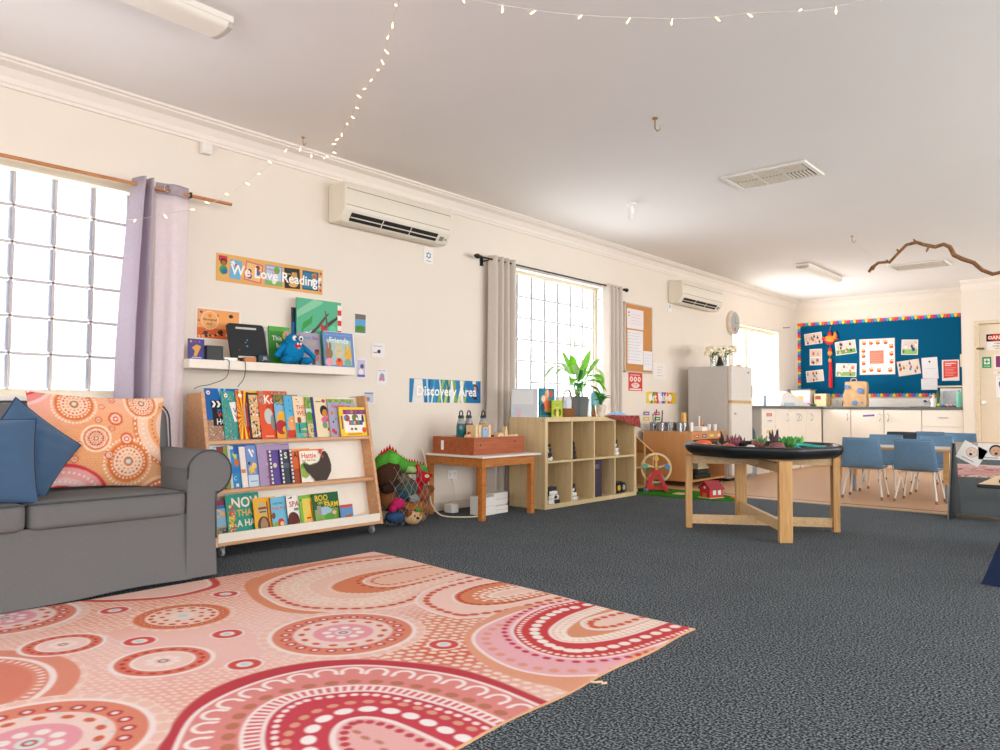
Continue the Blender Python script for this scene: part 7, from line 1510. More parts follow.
m = MB(); m.ball(-2.50, YB-.05, .955, .015, .015, .014); m.build('second_blue_plug', pm('blue_pl', '#3A5AA8'), o, smooth=180)
# brown paper bag
bg_ = thing('paper_bag', 'crumpled brown paper bag with blue round stickers on the worktop', 'bag', (-3.44, 12.38, CT))
m = MB(); nx = 10
def bagside(u, v):  # v height; u round the girth
    a = u*4; k = int(a) % 4; f = a-int(a); w0, d0 = .17*(1-.10*v), .085*(1-.55*v)
    P = [(-w0, -d0), (w0, -d0), (w0, d0), (-w0, d0)]; p, q = P[k], P[(k+1) % 4]
    x, y = p[0]+(q[0]-p[0])*f, p[1]+(q[1]-p[1])*f
    return (-3.44+x+.006*math.sin(v*11+u*23)+.018*v, 12.36+y+.010*math.sin(v*9+u*17), CT+v*.375+(.012*math.sin(u*12) if v > .95 else 0))
m.grid(bagside, 32, 14); m.box(-3.44-.165, 12.36-.08, CT, -3.44+.165, 12.36+.08, CT+.003)
m.build('bag_body', pm('kraft_paper', '#C09A72', rough=.8, var=.12, scale=14, bump=.3, bscale=18), bg_, smooth=35)
m = MB(); m.tube([(-3.50, 12.34, CT+.37), (-3.495, 12.34, CT+.42), (-3.46, 12.34, CT+.435), (-3.42, 12.34, CT+.42), (-3.415, 12.34, CT+.37)], .006, 6); m.build('bag_handle', pm('kraft_handle', '#D2AE86', rough=.8), bg_, smooth=180)
for dx, dz, r in ((.085, .24, .044), (.015, .055, .038), (-.105, .30, .034), (.12, .06, .014)):
    v_ = dz/.375; y_ = 12.36-.085*(1-.55*v_)-.012
    m = MB(); m.M = orient((-3.44+dx, y_, CT+dz), (1, 0, 0), (0, .12, 1)); m.lathe([(r, 0), (r, .0015), (0, .0015)], n=20, cap=False); m.build('blue_sticker', pm('sticker_blue', '#4F7CB0', rough=.6), bg_)
o = MB().box(-2.72, 12.42, CT, -2.38, 12.60, CT+.012).build('tray_flat', M_CHROME, bevel=.004); tag(o, 'flat grey tray on the worktop left of the white bottle', 'tray')
m = MB(); m.lathe([(0, CT), (.032, CT), (.034, CT+.11), (.02, CT+.13), (.012, CT+.15), (0, CT+.15)], -2.40, 12.4, 18, cap=False); o = m.build('white_bottle', M_WHITEPL, smooth=50); tag(o, 'white pump bottle on the right part of the back worktop', 'bottle')
m = MB(); m.box(-2.41, 12.37, CT+.15, -2.39, 12.41, CT+.17); m.build('pump', M_WHITEPL, o)
m = MB()
for k in range(9):
    a = k*2.2; m.ball(-2.44+.028*math.cos(a), 12.55+.02*math.sin(a), CT+.14+.012*(k % 3), .018, .018, .014, 8, 6)
m.lathe([(0, CT), (.02, CT), (.024, CT+.11), (0, CT+.11)], -2.44, 12.55, 12, cap=False)
o = m.build('flower_pot', pm('purple_flowers', '#C88AC8', rough=.7), smooth=180); tag(o, 'little bunch of lilac flowers behind the white bottle', 'flowers')
t = thing('document_frame', 'white framed sheet leaning in a green and white stand near the mint bottle', 'frame', (-2.24, 12.5, CT))
m = MB(); m.M = orient((-2.345, 12.56, CT+.02), (1, 0, 0), (0, .12, 1)); m.box(0, 0, -.008, .27, .255, 0); m.build('white_board', M_WHITEPL, t, bevel=.003)
m = MB(); m.M = orient((-2.345, 12.56, CT+.02), (1, 0, 0), (0, .12, 1)); m.prism(rrect(.19, .19, .02, x=.04, y=.03), .0002, .001); m.build('grey_sheet', pm('sheet_grey', '#C4C8D4', rough=.6), t)
m = MB().box(-2.375, 12.5, CT, -2.352, 12.58, CT+.24).box(-2.352, 12.5, CT, -2.08, 12.55, CT+.022); m.build('green_stand', pm('dark_green_pl', '#2A6E58', rough=.5), t)
MB().box(-2.37, 12.56, CT+.285, -2.06, 12.70, CT+.31).build('top_ledge', pm('ledge_cream', '#DCCBAA', rough=.5), t)
MB().box(-2.07, 12.6, CT+.0, -2.06, 12.70, CT+.285).build('ledge_side', M_WHITE, t); 
m = MB(); m.lathe([(0, CT), (.036, CT), (.038, CT+.17), (.034, CT+.20), (.02, CT+.215), (0, CT+.215)], -2.075, 12.40, 22, cap=False); o = m.build('drink_bottle', pm('mint_bottle', '#7FD0BC', rough=.4), smooth=50); tag(o, 'mint green drink bottle at the right end of the back worktop', 'bottle')
m = MB(); m.lathe([(.018, CT+.215), (.018, CT+.24), (0, CT+.24)], -2.075, 12.40, 16, cap=False); m.build('grey_lid', pm('lid_grey', '#8FA4A4', rough=.4), o, smooth=50)
for x, c, r, lb in ((-2.33, '#D8D83A', .026, 'small yellow green ball in front of the framed sheet'), (-2.285, '#4A8AC8', .022, 'small blue ball in front of the framed sheet'), (-2.21, '#D89AA8', .022, 'small pink ball in front of the framed sheet'), (-2.16, '#C8808A', .02, 'small rose ball beside the mint bottle')):
    m = MB(); m.ball(x, 12.40, CT+r, r); o = m.build('small_ball', pm('sb'+c[1:], c, rough=.5), smooth=180); tag(o, lb, 'ball', 'small balls on the worktop')

# ---- noticeboard
NB = (-4.45, -2.10, 1.055, 2.275)
nb = thing('noticeboard', 'large dark blue felt noticeboard with scalloped rainbow border on back wall', 'pin board', (-3.28, YB, 1.66))
m = MB().box(NB[0], YB-.018, NB[2], NB[1], YB-.001, NB[3]); m.build('felt_panel', pm('blue_felt', '#0E5478', rough=.95, var=.22, scale=160, spec=.1), nb)
YN = YB-.0185
cols6 = ['#F2D42E', '#E8643A', '#D83A6A', '#2FA8DC', '#F2D42E', '#E8483A', '#9A4AB0', '#2FA8DC']
m = MB(); m.M = orient((NB[0], YN, NB[2]), (1, 0, 0), (0, 0, 1)); W, H_ = NB[1]-NB[0], NB[3]-NB[2]
def scal(p0, p1, n, inward):
    for i in range(n):
        t_ = (i+.5)/n; x = p0[0]+(p1[0]-p0[0])*t_; y = p0[1]+(p1[1]-p0[1])*t_; L = math.hypot(p1[0]-p0[0], p1[1]-p0[1])/n
        m.col = C3(cols6[i % 8]); tx, ty = (p1[0]-p0[0])/(L*n), (p1[1]-p0[1])/(L*n); nx_, ny_ = inward
        pts = [(x-tx*L/2, y-ty*L/2), (x+tx*L/2, y+ty*L/2)]+[(x+nx_*.018+tx*L*.5*math.cos(a*PI/6)+nx_*.036*math.sin(a*PI/6), y+ny_*.018+ty*L*.5*math.cos(a*PI/6)+ny_*.036*math.sin(a*PI/6)) for a in range(7)]
        m.poly(pts, .0012+.0003*(i % 2))
scal((0, H_), (W, H_), 54, (0, -1)); scal((0, 0), (W-.30, 0), 46, (0, 1)); scal((0, 0), (0, H_), 26, (1, 0))
m.build('scalloped_border', PR, nb)
def pin(x, z, w, h, cmds, lb, base='#EFE8E2', rot=0, nm='photo_sheet', cat='photo', g='photo sheets on the noticeboard', lay=0):
    return sheet(nm, lb, cat, orient((x, YN-.0025-.0012*lay, z), (1, 0, 0), (0, 0, 1)), w, h, cmds, base=base, rot=rot, t=.0015, group=g)
def photo(w, h, n, seed, cols, grass=None):
    rr = random.Random(seed); c = [('r', 1, 1, w-2, h-2, rr.choice(['#D8C8BC', '#E0D4C4', '#D8CCC8']))]
    if grass: c.append(('r', 1, 1, w-2, (h-2)*.35, grass))
    for k in range(n):
        x = 2.5+rr.random()*(w-5); y = 2.5+rr.random()*(h-6); cc = rr.choice(cols); c += [('d', x, y, 1.5, cc, 2.3), ('d', x, y+3, 1, '#C89A7A')]
    return c
kc = ['#3A4250', '#B5484A', '#7A8AA0', '#D8A8A0', '#5A6A4A', '#C8B8A8', '#8A5A4A']
pin(-4.325, 1.905, .28, .185, photo(28,18.5,9,1,kc), 'tilted group photo at the top left of the blue noticeboard', rot=.10)
pin(-4.255, 1.575, .195, .265, photo(19.5,13,5,2,kc)+[('r',1,13.5,17.5,12,'#D8C4B8')]+[('d',6,19,2,'#D86A5A',3),('d',13,18,2,'#C8A098',3)], 'upright photo sheet below the top left photo on the noticeboard')
pin(-4.305, 1.295, .275, .185, photo(27.5,18.5,8,3,kc), 'photo sheet at the lower left of the noticeboard, tilted upward', rot=.09)
pin(-3.84, 1.72, .31, .215, photo(31,21.5,10,4,['#2E3440','#C8444A','#3A3A48','#D8A8A0'],'#6A9A4A'), 'tilted photo of children in dark clothes right of the red ornament', rot=.10)
pin(-3.852, 1.385, .31, .21, photo(31,21,9,5,['#D8D0C4','#C87A4A','#8A9A8A','#6A5A4A'],'#7FA85A'), 'photo sheet with green lawn below, above the paper bag', rot=-.04)
pin(-3.325, 1.0, .01, .01, [], 'x') if False else None
pin(-2.893, 1.695, .225, .23, photo(22.5,23,8,6,['#3A4250','#2F6FC8','#F0ECE6','#7A5A4A'],'#8ABF6A'), 'square photo on pale green sheet right of the bear poster', rot=-.04)
pin(-2.93, 1.365, .305, .225, photo(30.5,22.5,10,7,['#C85A5A','#5A7AB0','#3A3A48','#E0B8A8','#D8D4C8']), 'tilted peach photo sheet under the square photo', base='#EBCDB8', rot=.13)
bears = [('r', .8, .8, 49.4, 54.4, '#F4F1EC')]
rr_ = random.Random(4)
for x, y in [(6,49),(16,49),(26,49),(37,49),(45,42.5),(5,37),(45,31),(5,29),(45,19),(5,17.5),(5.5,5.5),(16,7),(27,6),(43,6)]:
    bears += [('d', x+1, y, 3, '#D8452E', 2.4), ('d', x+.4, y+1.6, 2.2, '#E8A83A', 1.4), ('d', x-1.4, y+3.4, .7, '#3A3A3A'), ('d', x+1, y+4, .7, '#3A3A3A'), ('d', x+3, y+3.6, .7, '#3A3A3A')]
bears += [('r', 15, 17, 20, 20.5, '#E8826A')]+ln(17, 33, 16, 6, 2.8, '#F0A898', .5)
pin(-3.49, 1.40, .51, .56, bears, 'square white poster edged with red handprint animals around a coral square', base='#D8C8B8', nm='handprint_poster', cat='poster', g=None)
pin(-2.605, 1.315, .21, .32, [('p', [(9,27),(12,27),(10.5,23)], '#4A4A58'), ('r',4,15,13,.5,'#B8B8C4'), ('r',5,9,1,1,'#D8A8A0')], 'white letter with small dark crest pinned right of the peach photo', base='#E9E6EA', rot=.05, nm='pinned_letter', cat='paper', g='white letters on the noticeboard')
pin(-2.628, 1.158, .215, .165, ln(3,12,15,3,3,'#C8C8D0',.4), 'blank white half sheet below the letter on the noticeboard', base='#E9E8EE', nm='pinned_letter', cat='paper', g='white letters on the noticeboard')
pin(-2.352, 1.288, .222, .308, [('p',[(2,3.6),(20.4,5.8),(20.4,29),(2,29)],'#E0524E'), ('r',4,24.6,14,1.6,'#F6D8D0'), ('r',4,22,8,1.4,'#F6D8D0')]+ln(4,18.6,14,6,2.2,'#F0A8A0',.7), 'red notice with white text near the right edge of the noticeboard', base='#EFE9E6', nm='red_notice', cat='notice', g=None)
pin(-2.118, 1.487, .034, .185, [], 'narrow cream strip overlapping the right edge of the noticeboard', base='#EADFC8', nm='paper_strip', cat='paper', g=None)
# red hanging ornament
orn = thing('hanging_ornament', 'red and gold bird shaped hanging ornament with long red tassel', 'ornament', (-3.92, YB-.05, 1.7))
M_ORR = pm('red_satin', '#D42A22', rough=.5, var=.12, scale=40); M_ORG = pm('orange_gold', '#E58A2E', rough=.45, var=.25, scale=40)
yo = YB-.055
m = MB(); m.ball(-3.93, yo, 1.985, .085, .025, .065, 16, 10); m.tube([(-3.86, yo, 1.99), (-3.84, yo, 2.04), (-3.85, yo, 2.10)], [.035, .03, .014], 10); m.build('bird_body', M_ORG, orn, smooth=180)
m = MB(); m.ball(-4.02, yo, 2.0, .035, .02, .03); m.tube([(-4.0, yo, 1.96), (-3.96, yo, 1.93), (-3.88, yo, 1.925)], [.02, .028, .02], 8); m.tube([(-3.85, yo, 1.98), (-3.80, yo, 1.985)], [.025, .01], 8); m.build('wing_and_tail', M_ORR, orn, smooth=180)
m = MB(); m.ball(-3.93, yo, 2.07, .032, .02, .032); m.build('crest', M_ORR, orn, smooth=180)
m = MB(); m.ball(-3.925, yo, 1.76, .036, .03, .045); m.build('gold_bead', M_ORG, orn, smooth=180)
m = MB(); m.lathe([(0, 1.79), (.03, 1.80), (.02, 1.84), (0, 1.85)], -3.925, yo, 12, cap=False); m.build('red_cap', M_ORR, orn, smooth=180)
m = MB(); m.tube([(-3.92, YN-.003, 2.2), (-3.925, yo, 2.12), (-3.925, yo, 1.2)], .004, 5); m.build('cord', M_ORR, orn)
m = MB(); m.lathe([(.0, 1.675), (.026, 1.665), (.026, 1.62), (0, 1.62)], -3.925, yo, 12, cap=False); m.build('gold_ring', M_ORG, orn, smooth=40)
m = MB(); m.lathe([(.0, 1.62), (.022, 1.615), (.030, 1.21), (0, 1.21)], -3.92, yo, 14, cap=False); m.build('tassel', pm('tassel_red', '#D22028', rough=.8, var=.25, scale=20, stretch=(8, 8, 1)), orn, smooth=40)
# door signs
YDR = YD+.0285
def dsign(x, z, w, h, cmds, lb, base): return sheet('door_sign', lb, 'sign', orient((x, YDR, z), (1, 0, 0), (0, 0, 1)), w, h, cmds, base=base, group='signs on the store door')
dsign(-1.70, 1.675, .30, .215, [('r',0,11.6,30,9.9,'#1E1E20'), ('d',15,16.6,13.6,'#E0482E',4.2), ('t','DANGER',15,16.6,6.4,'#F8F4EE','CENTER'), ('t','CLEANERS',15,8.6,2.6,'#3A3A3A','CENTER'), ('t','STORE ONLY',15,5,2.6,'#3A3A3A','CENTER'), ('t','KEEP OUT',15,1.8,2.2,'#B83A3A','CENTER')], 'red and black DANGER sign at eye level on the cream door', '#F4F0EA')
dsign(-1.752, 1.433, .105, .15, [('r',2,5,6.6,7.6,'#F4F4F0'), ('r',4.6,6,1.4,5.6,'#2E9A5A'), ('r',2.6,8,5.4,1.4,'#2E9A5A'), ('r',1.6,1.6,7.4,1.4,'#A8D8B8')], 'small green first aid sign with white cross on the door', '#2E9A5A')
dsign(-1.615, 1.42, .22, .19, [('r',1,1,20,17,'#EFE8E4'), ('r',2,2,5,15,'#8A3A6A'), ('r',8,2,12,7,'#D8C8D0')], 'sheet with purple panel below the DANGER sign on the door', '#F2EEE8')
dsign(-1.63, 1.345, .24, .045, [('t','NEVER',11,2.2,3.8,'#D8342E','CENTER')], 'thin strip with red lettering in the middle of the door', '#F0E8DC')
dsign(-1.60, 1.03, .21, .29, [('d',7,18,4,'#5A5A66',6), ('d',6,16,2,'#E8A8B8'), ('d',13,10,4,'#8A8A96',5), ('r',3,26,14,.7,'#A8A8B0'), ('r',3,24,12,.7,'#A8A8B0')], 'white sheet with grey drawing lowest on the door', '#F4F2F2')

# ================================================================== CHILDREN'S TABLES AND CHAIRS
M_SHELL = pm('blue_grey_shell', '#6388A8', rough=.45, var=.05, bump=.1, bscale=200); M_SHELLD = pm('dark_shell', '#2C3844', rough=.5)
M_LEGW = pm('white_tube', '#E4E0D8', rough=.35); M_TIP = pm('brown_leg_tip', '#8A6A4A', rough=.6)
def kchair_proto(label, shell, grp):
    """stacking chair, seat toward local -y is the back; faces +y"""
    t = thing('child_chair', label, 'chair', (0, 0, 0), group=grp)
    m = MB()
    def f(u, v):
        # v 0..1 from front lip along seat, up the back
        x = (u-.5)*2
        if v < .5:
            k = v/.5; y = .16-.30*k; z = .30-.012*math.sin(k*PI)+.0*k; w = .165+.012*k; z += .022*abs(x)**2.5*(.6+.4*k)
            if k < .1: z -= .012*(1-k/.1)
        else:
            k = (v-.5)/.5; a = min(1, k/.22); y = -.14-.03*math.sin(a*PI/2)-.05*k; z = .30+.022*(1-math.cos(a*PI/2))+.265*max(0, k-.03)*1.02; w = .180-.022*k; y += .030*abs(x)**2.2*(1 if k > .1 else k*10)
        return (x*w, y, z)
    m.grid(f, 14, 26); s_ = m.build('seat_shell', shell, smooth=180); s_.parent = t
    md = s_.modifiers.new('s', 'SOLIDIFY'); md.thickness = .009; md.offset = 0
    rim = MB(); pts = [f(0, i/26) for i in range(27)]+[f(j/14, 1) for j in range(1, 15)]+[f(1, 1-i/26) for i in range(1, 27)]
    rim.tube(pts, .007, 6); r_ = rim.build('rolled_rim', shell, smooth=180); r_.parent = t
    for sx in (-1, 1):
        for yt, yb in ((.09, .15), (-.09, -.165)):
            m = MB(); m.tube([(sx*.13, yt*.5, .285), (sx*.135, yt, .27), (sx*.175, yb, .02)], .009, 8); l = m.build('leg', M_LEGW, smooth=60); l.parent = t
            m = MB(); m.tube([(sx*.1735, yb*.98, .03), (sx*.177, yb*1.005, .001)], .0125, 8); k_ = m.build('leg_tip', M_TIP, smooth=60); k_.parent = l
    m = MB(); m.tube([(-.13, .045, .286), (.13, .045, .286)], .008, 6); m.tube([(-.13, -.045, .286), (.13, -.045, .286)], .008, 6); c_ = m.build('under_frame', M_LEGW, smooth=60); c_.parent = t
    return t
chs = [(-2.15, 8.02, .06, 'blue grey child chair with its back to us, left of the front pair', 0), (-1.675, 8.02, -.03, 'blue grey child chair with its back to us, right of the front pair', 0),
 (-2.19, 8.76, PI, 'blue grey child chair across the table behind the left front chair', 0), (-1.71, 8.74, PI+.05, 'blue grey child chair across the table behind the right front chair', 0),
 (-2.33, 10.06, PI, 'dark child chair at the far table, behind the two front chairs', 1), (-2.12, 10.46, PI-.1, 'pale blue child chair farthest back beside the dark one', 0), (-1.72, 10.1, PI, 'blue child chair at the far right in front of the wide drawers', 0)]
pa_ = kchair_proto(chs[0][3], M_SHELL, 'child chairs around the low tables'); pb_ = None
for i, (x, y, r, lb, dk) in enumerate(chs):
    if i == 0: c_ = pa_
    else:
        c_ = copy_tree(pa_); c_['label'] = lb
        if dk:
            for ch in [o for o in bpy.data.objects if o.parent == c_ and o.name.startswith(('seat_shell', 'rolled_rim'))]:
                ch.data = ch.data.copy(); ch.data.materials[0] = M_SHELLD
    c_.location = (x, y, 0); c_.rotation_euler = (0, 0, r)
M_TTOP = wood('table_top_beech', '#D8B88A', '#E6CBA2', axis=0, scale=2); M_TEDGE = wood('table_edge', '#C9975C', '#D8AC74', axis=0, scale=3)
def ktable(x0, x1, y0, y1, h, label):
    t = thing('child_table', label, 'table', ((x0+x1)/2, (y0+y1)/2, 0), group='low tables in the dining corner')
    MB().box(x0, y0, h-.022, x1, y1, h).build('table_top', M_TEDGE, t, bevel=.004)
    MB().box(x0+.003, y0+.003, h, x1-.003, y1-.003, h+.002).build('top_laminate', pm('pale_grey_laminate', '#D8D0C6', rough=.3), t)
    for x in (x0+.03, x1-.08):
        for y in (y0+.03, y1-.08):
            l = MB().box(x, y, .17, x+.05, y+.05, h-.022).build('leg', M_TEDGE, t, bevel=.002)
            m = MB(); m.cyl(x+.025, y+.025, .001, .17, .018, 14); m.build('leg_sleeve', pm('grey_sleeve', '#8E9298', rough=.4, metal=.5), l, smooth=40)
ktable(-2.46, -1.40, 7.99, 8.62, .495, 'low rectangular child table between the two front blue chairs and the rear ones')
ktable(-2.70, -1.35, 9.25, 9.85, .495, 'second low child table further back in front of the white drawers')

# ================================================================== SENSORY TRAY TABLE
tt = thing('tray_stand', 'round topped pine stand with crossed rails carrying the black tray', 'stand', (-2.14, 5.38, 0))
Lp, Fp, Rp, Bp = (-2.575, 5.125), (-1.815, 4.955), (-1.715, 5.645), (-2.475, 5.81)
cxx, cyy = -2.14, 5.385
for nm, (x, y) in (('l', Lp), ('f', Fp), ('r', Rp), ('b', Bp)):
    a = math.atan2(y-cyy, x-cxx); m = MB(); m.M = Matrix.Translation((x, y, 0)) @ Matrix.Rotation(a, 4, 'Z'); m.box(-.022, -.042, 0, .022, .042, .522); m.build('leg', M_PINE, tt, bevel=.003)
def rail(p, q, z0, z1, th=.034, off=0):
    dx, dy = q[0]-p[0], q[1]-p[1]; L = math.hypot(dx, dy); a = math.atan2(dy, dx); m = MB(); m.M = Matrix.Translation((p[0], p[1], 0)) @ Matrix.Rotation(a, 4, 'Z'); m.box(.022, -th/2+off, z0, L-.022, th/2+off, z1); m.build('rail', wood('pale_pine', '#CDA677', '#E4C294', axis=0), tt, bevel=.002)
rail(Bp, Fp, .062, .132); rail(Lp, Rp, .03, .092, th=.036); rail(Bp, Fp, .44, .50); rail(Lp, Rp, .462, .52, th=.036)
tr = thing('sensory_tray', 'large black octagonal plastic tray full of toys on the pine stand', 'tray', (cxx, cyy, .53))
M_TRAY = pm('black_tray', '#1E2124', rough=.38, var=.25, scale=8)
m = MB(); prof = [(.455, .524), (.500, .530), (.545, .556), (.562, .592), (.556, .608), (.540, .612), (.524, .606), (.515, .585), (.49, .556), (.45, .545), (0, .545)]
prof = [(r*.985, z) for r, z in prof]
vs = []; fs = []; N8 = 48
def oct_(a, r):  # rounded octagon radius
    k = PI/4; b = (a % k)-k/2; ap = r*.945/math.cos(b); return min(ap, r*1.005)
for r, z in prof:
    for j in range(N8):
        a = 2*PI*j/N8-.794; q = oct_(2*PI*j/N8, r); vs.append((cxx+q*math.cos(a), cyy+q*math.sin(a), z+(.004*math.sin(a*2) if r > .5 else 0)))
for i in range(len(prof)-1):
    for j in range(N8): fs.append((i*N8+j, i*N8+(j+1) % N8, (i+1)*N8+(j+1) % N8, (i+1)*N8+j))
fs.append([j for j in range(N8)][::-1]); m.add(vs, fs); m.build('tray_shell', M_TRAY, tr, smooth=60)
# worn grey patch on the right hand corner: tape wrapped over the rim
m = MB(); vs = []; fs = []; sel = range(0, 9)
PR2 = [(.500*.985, .526), (.549*.985, .553), (.568*.985, .592), (.560*.985, .6115), (.540*.985, .6155), (.520*.985, .609)]
for r, z in PR2:
    for j in sel:
        a = .02+j*.05; q = oct_((a+.794) % (2*PI), r); vs.append((cxx+q*math.cos(a), cyy+q*math.sin(a), z+.004*math.sin(a*2)))
n_ = len(sel)
for i in range(len(PR2)-1):
    for j in range(n_-1): fs.append((i*n_+j, i*n_+j+1, (i+1)*n_+j+1, (i+1)*n_+j))
m.add(vs, fs); m.build('grey_tape', pm('grey_tape', '#8A8680', rough=.3, metal=.4, var=.1), tr, smooth=50)
m = MB(); rr = random.Random(8)
def bark(u, v):
    a = u*2*PI; r = v*.44; return (cxx+r*math.cos(a), cyy+r*math.sin(a), .562+.012*abs(math.sin(a*7+r*40))*(1 if v > 0 else 0)+.004*math.sin(a*13+r*90))
m.grid(bark, 48, 14); o = m.build('bark_chips', pm('bark', '#6A4A34', rough=1, var=.5, scale=70, bump=.8, bscale=90), smooth=40); tag(o, 'layer of brown bark chips covering the bottom of the black tray', 'bark', kind='stuff')
def at_px(px, z, depth):  # helper for spreading things across the tray: s = along the picture, depth = away
    s = (px-762)/141.5; ux_, uy_ = .762, .648; wx, wy = -.648, .762
    return (cxx+s*ux_+depth*wx, cyy+s*uy_+depth*wy, z)
TZ = .572
def tuft(px, d, r, h, n, mat, lb, nm='toy_plant', cat='toy plant', spread=1., w=.012, g='toy plants in the black tray'):
    h *= 1.3; r *= 1.1; n = int(n*1.2); d *= .9
    x, y, z = at_px(px, TZ, d); t = thing(nm, lb, cat, (x, y, z), group=g); m = MB(); q = random.Random(int(px*7))
    for k in range(n):
        a = q.uniform(0, 2*PI); rr2 = r*math.sqrt(q.random())*spread; hh = h*q.uniform(.55, 1)
        m.tube([(x+rr2*.3*math.cos(a), y+rr2*.3*math.sin(a), z), (x+rr2*.8*math.cos(a), y+rr2*.8*math.sin(a), z+hh*.6), (x+rr2*math.cos(a+.2), y+rr2*math.sin(a+.2), z+hh)], [w*.7, w, w*.25], 6)
    m.build('fronds', mat, t, smooth=180); m = MB(); m.lathe([(0, z-.004), (r*.35, z-.004), (r*.28, z+.012), (0, z+.014)], x, y, 10, cap=False); m.build('base', M_BR, t, smooth=60); return t
M_PUR = pm('purple_red_plant', '#7A3F4A', rough=.6, var=.3); M_DPUR = pm('dark_purple', '#3A222A', rough=.5, var=.3); M_SAGE = pm('sage_green', '#6A9A62', rough=.7, var=.25, scale=60); M_MGRN = pm('mid_green', '#3F8A3E', rough=.7, var=.3, scale=60)
tuft(733, .0, .055, .085, 14, M_PUR, 'purple red spiky toy plant at the left of the tray', w=.010)
tuft(728, .12, .035, .10, 5, M_DPUR, 'tall thin dark stalks behind the left purple plant', w=.007, spread=.7)
tuft(745, .06, .04, .075, 8, M_DPUR, 'dark curved stalks in the left middle of the tray', w=.008)
tuft(757, -.06, .06, .05, 18, pm('rose_brown', '#8A5550', rough=.7, var=.3), 'low rose brown bushy plant in the tray centre', w=.012)
tuft(763, .08, .055, .075, 20, M_SAGE, 'sage green bushy toy plant in the tray centre', w=.011)
tuft(773, -.02, .035, .085, 7, M_DPUR, 'upright dark leaf cluster right of the sage plant', w=.012, spread=.8)
tuft(780, .10, .04, .115, 7, M_DPUR, 'tallest dark leaf cluster behind the green bush', w=.011, spread=.8)
tuft(786, -.04, .06, .07, 26, M_MGRN, 'mid green dome bush left half of the green pair', w=.013)
tuft(797, .03, .075, .075, 34, pm('fresh_green', '#5CA84C', rough=.7, var=.3, scale=60), 'large fresh green dome bush right of the tray centre', w=.014)
tuft(716, -.16, .05, .04, 12, pm('tan_plant', '#A87A5A', rough=.7, var=.3), 'low tan toy plant beside the orange fish', w=.010)
for px, d, c, lb, s in ((703, -.02, '#E8622A', 'orange toy fish shape lying in the left of the tray', 1), (697, .06, '#3AA88A', 'small green toy piece at the left end of the tray', .5), (709, -.12, '#E8C43A', 'yellow toy piece in front of the orange fish', .45), (700, -.10, '#E09A8A', 'pale pink toy piece at the left of the tray', .55), (690, -.02, '#9A9C9E', 'grey toy piece at the far left of the tray', .7), (722, -.2, '#B5503A', 'rust red toy piece in the front of the tray', .6), (741, -.22, '#D8D0CC', 'whitish toy piece at the front middle of the tray', .5), (768, -.2, '#7A4A48', 'maroon toy lizard lump at the tray front', .9), (806, -.12, '#A86A4A', 'brown pink toy piece behind the teal snake', .5)):
    x, y, z = at_px(px, TZ+.012*s, d); m = MB(); m.M = Matrix.Translation((x, y, z)) @ Matrix.Rotation(.8, 4, 'Z'); s *= 1.25; m.ball(0, 0, .012, .055*s, .034*s, .026*s+.006, 14, 8, jit=.12); m.tube([(.05*s, 0, 0), (.075*s, .01, .004), (.095*s, .02, .0)], [.012*s, .006*s, .012*s], 6); o = m.build('toy_creature', pm('tc'+c[1:], c, rough=.5, var=.15), smooth=60); tag(o, lb, 'toy', 'small toys lying in the tray')
m = MB(); P = [at_px(px, TZ+z, d) for px, z, d in ((789, .012, -.24), (787, .03, -.20), (791, .04, -.15), (798, .038, -.16), (805, .03, -.2), (812, .026, -.2), (818, .03, -.16))]
m.tube(P, [.008, .012, .013, .013, .012, .011, .006], 10); o = m.build('toy_snake', pm('teal_rubber', '#2EA8A0', rough=.35), smooth=180); tag(o, 'teal rubber toy snake at the right side of the tray', 'toy')

# ================================================================== MIRROR EASEL AND LOW TABLES AT RIGHT
mr = thing('floor_mirror', 'low freestanding mirror with black triangular end and cards on top', 'mirror', (-.7, 7.1, 0))
MX0, MX1, MY, MH = -1.225, -.2, 7.10, .60
M_MIR = pm('mirror_glass', '#D8DEDC', rough=.01, metal=1., var=0)
MB().box(MX0, MY, .02, MX1, MY+.006, MH).build('mirror_panel', M_MIR, mr)
MB().box(MX0, MY+.0065, .015, MX1, MY+.02, MH+.004).build('backing_board', M_OAK, mr)
for x in (MX0-.012, MX1):
    m = MB(); m.add([(x, MY-.22, 0), (x+.012, MY-.22, 0), (x+.012, MY+.22, 0), (x, MY+.22, 0), (x, MY-.03, MH-.01), (x+.012, MY-.03, MH-.01), (x+.012, MY+.03, MH-.01), (x, MY+.03, MH-.01)], [(0, 3, 2, 1), (4, 5, 6, 7), (0, 1, 5, 4), (1, 2, 6, 5), (2, 3, 7, 6), (3, 0, 4, 7)]); e_ = m.build('end_support', pm('black_board', '#14161A', rough=.6), mr)
m = MB().hexa([(MX0-.022, MY-.225, 0), (MX0-.013, MY-.225, 0), (MX0-.013, MY-.20, 0), (MX0-.022, MY-.20, 0)], [(MX0-.022, MY-.035, MH), (MX0-.013, MY-.035, MH), (MX0-.013, MY-.01, MH), (MX0-.022, MY-.01, MH)]); m.build('edge_strip', pm('grey_edge', '#6E6F6C', rough=.6), mr)
MB().box(MX0, MY-.012, .0, MX1, MY, .02).build('base_rail', pm('brown_rail', '#5A4A38', rough=.6), mr)
def face(cx_, cy_, s, skin, hair=None, mouth='#3A2A2A'):
    c = []
    if hair: c.append(('d', cx_, cy_+.6*s, 4.2*s, hair, 4.2*s))
    return c+[('d', cx_, cy_, 3.6*s, '#B89A8A', 3.6*s), ('d', cx_, cy_, 3.3*s, skin, 3.3*s), ('d', cx_-1.2*s, cy_+.8*s, .3*s, '#2A2A2A'), ('d', cx_+1.2*s, cy_+.8*s, .3*s, '#2A2A2A'), ('d', cx_, cy_-1.5*s, 1*s, mouth, .9*s)]
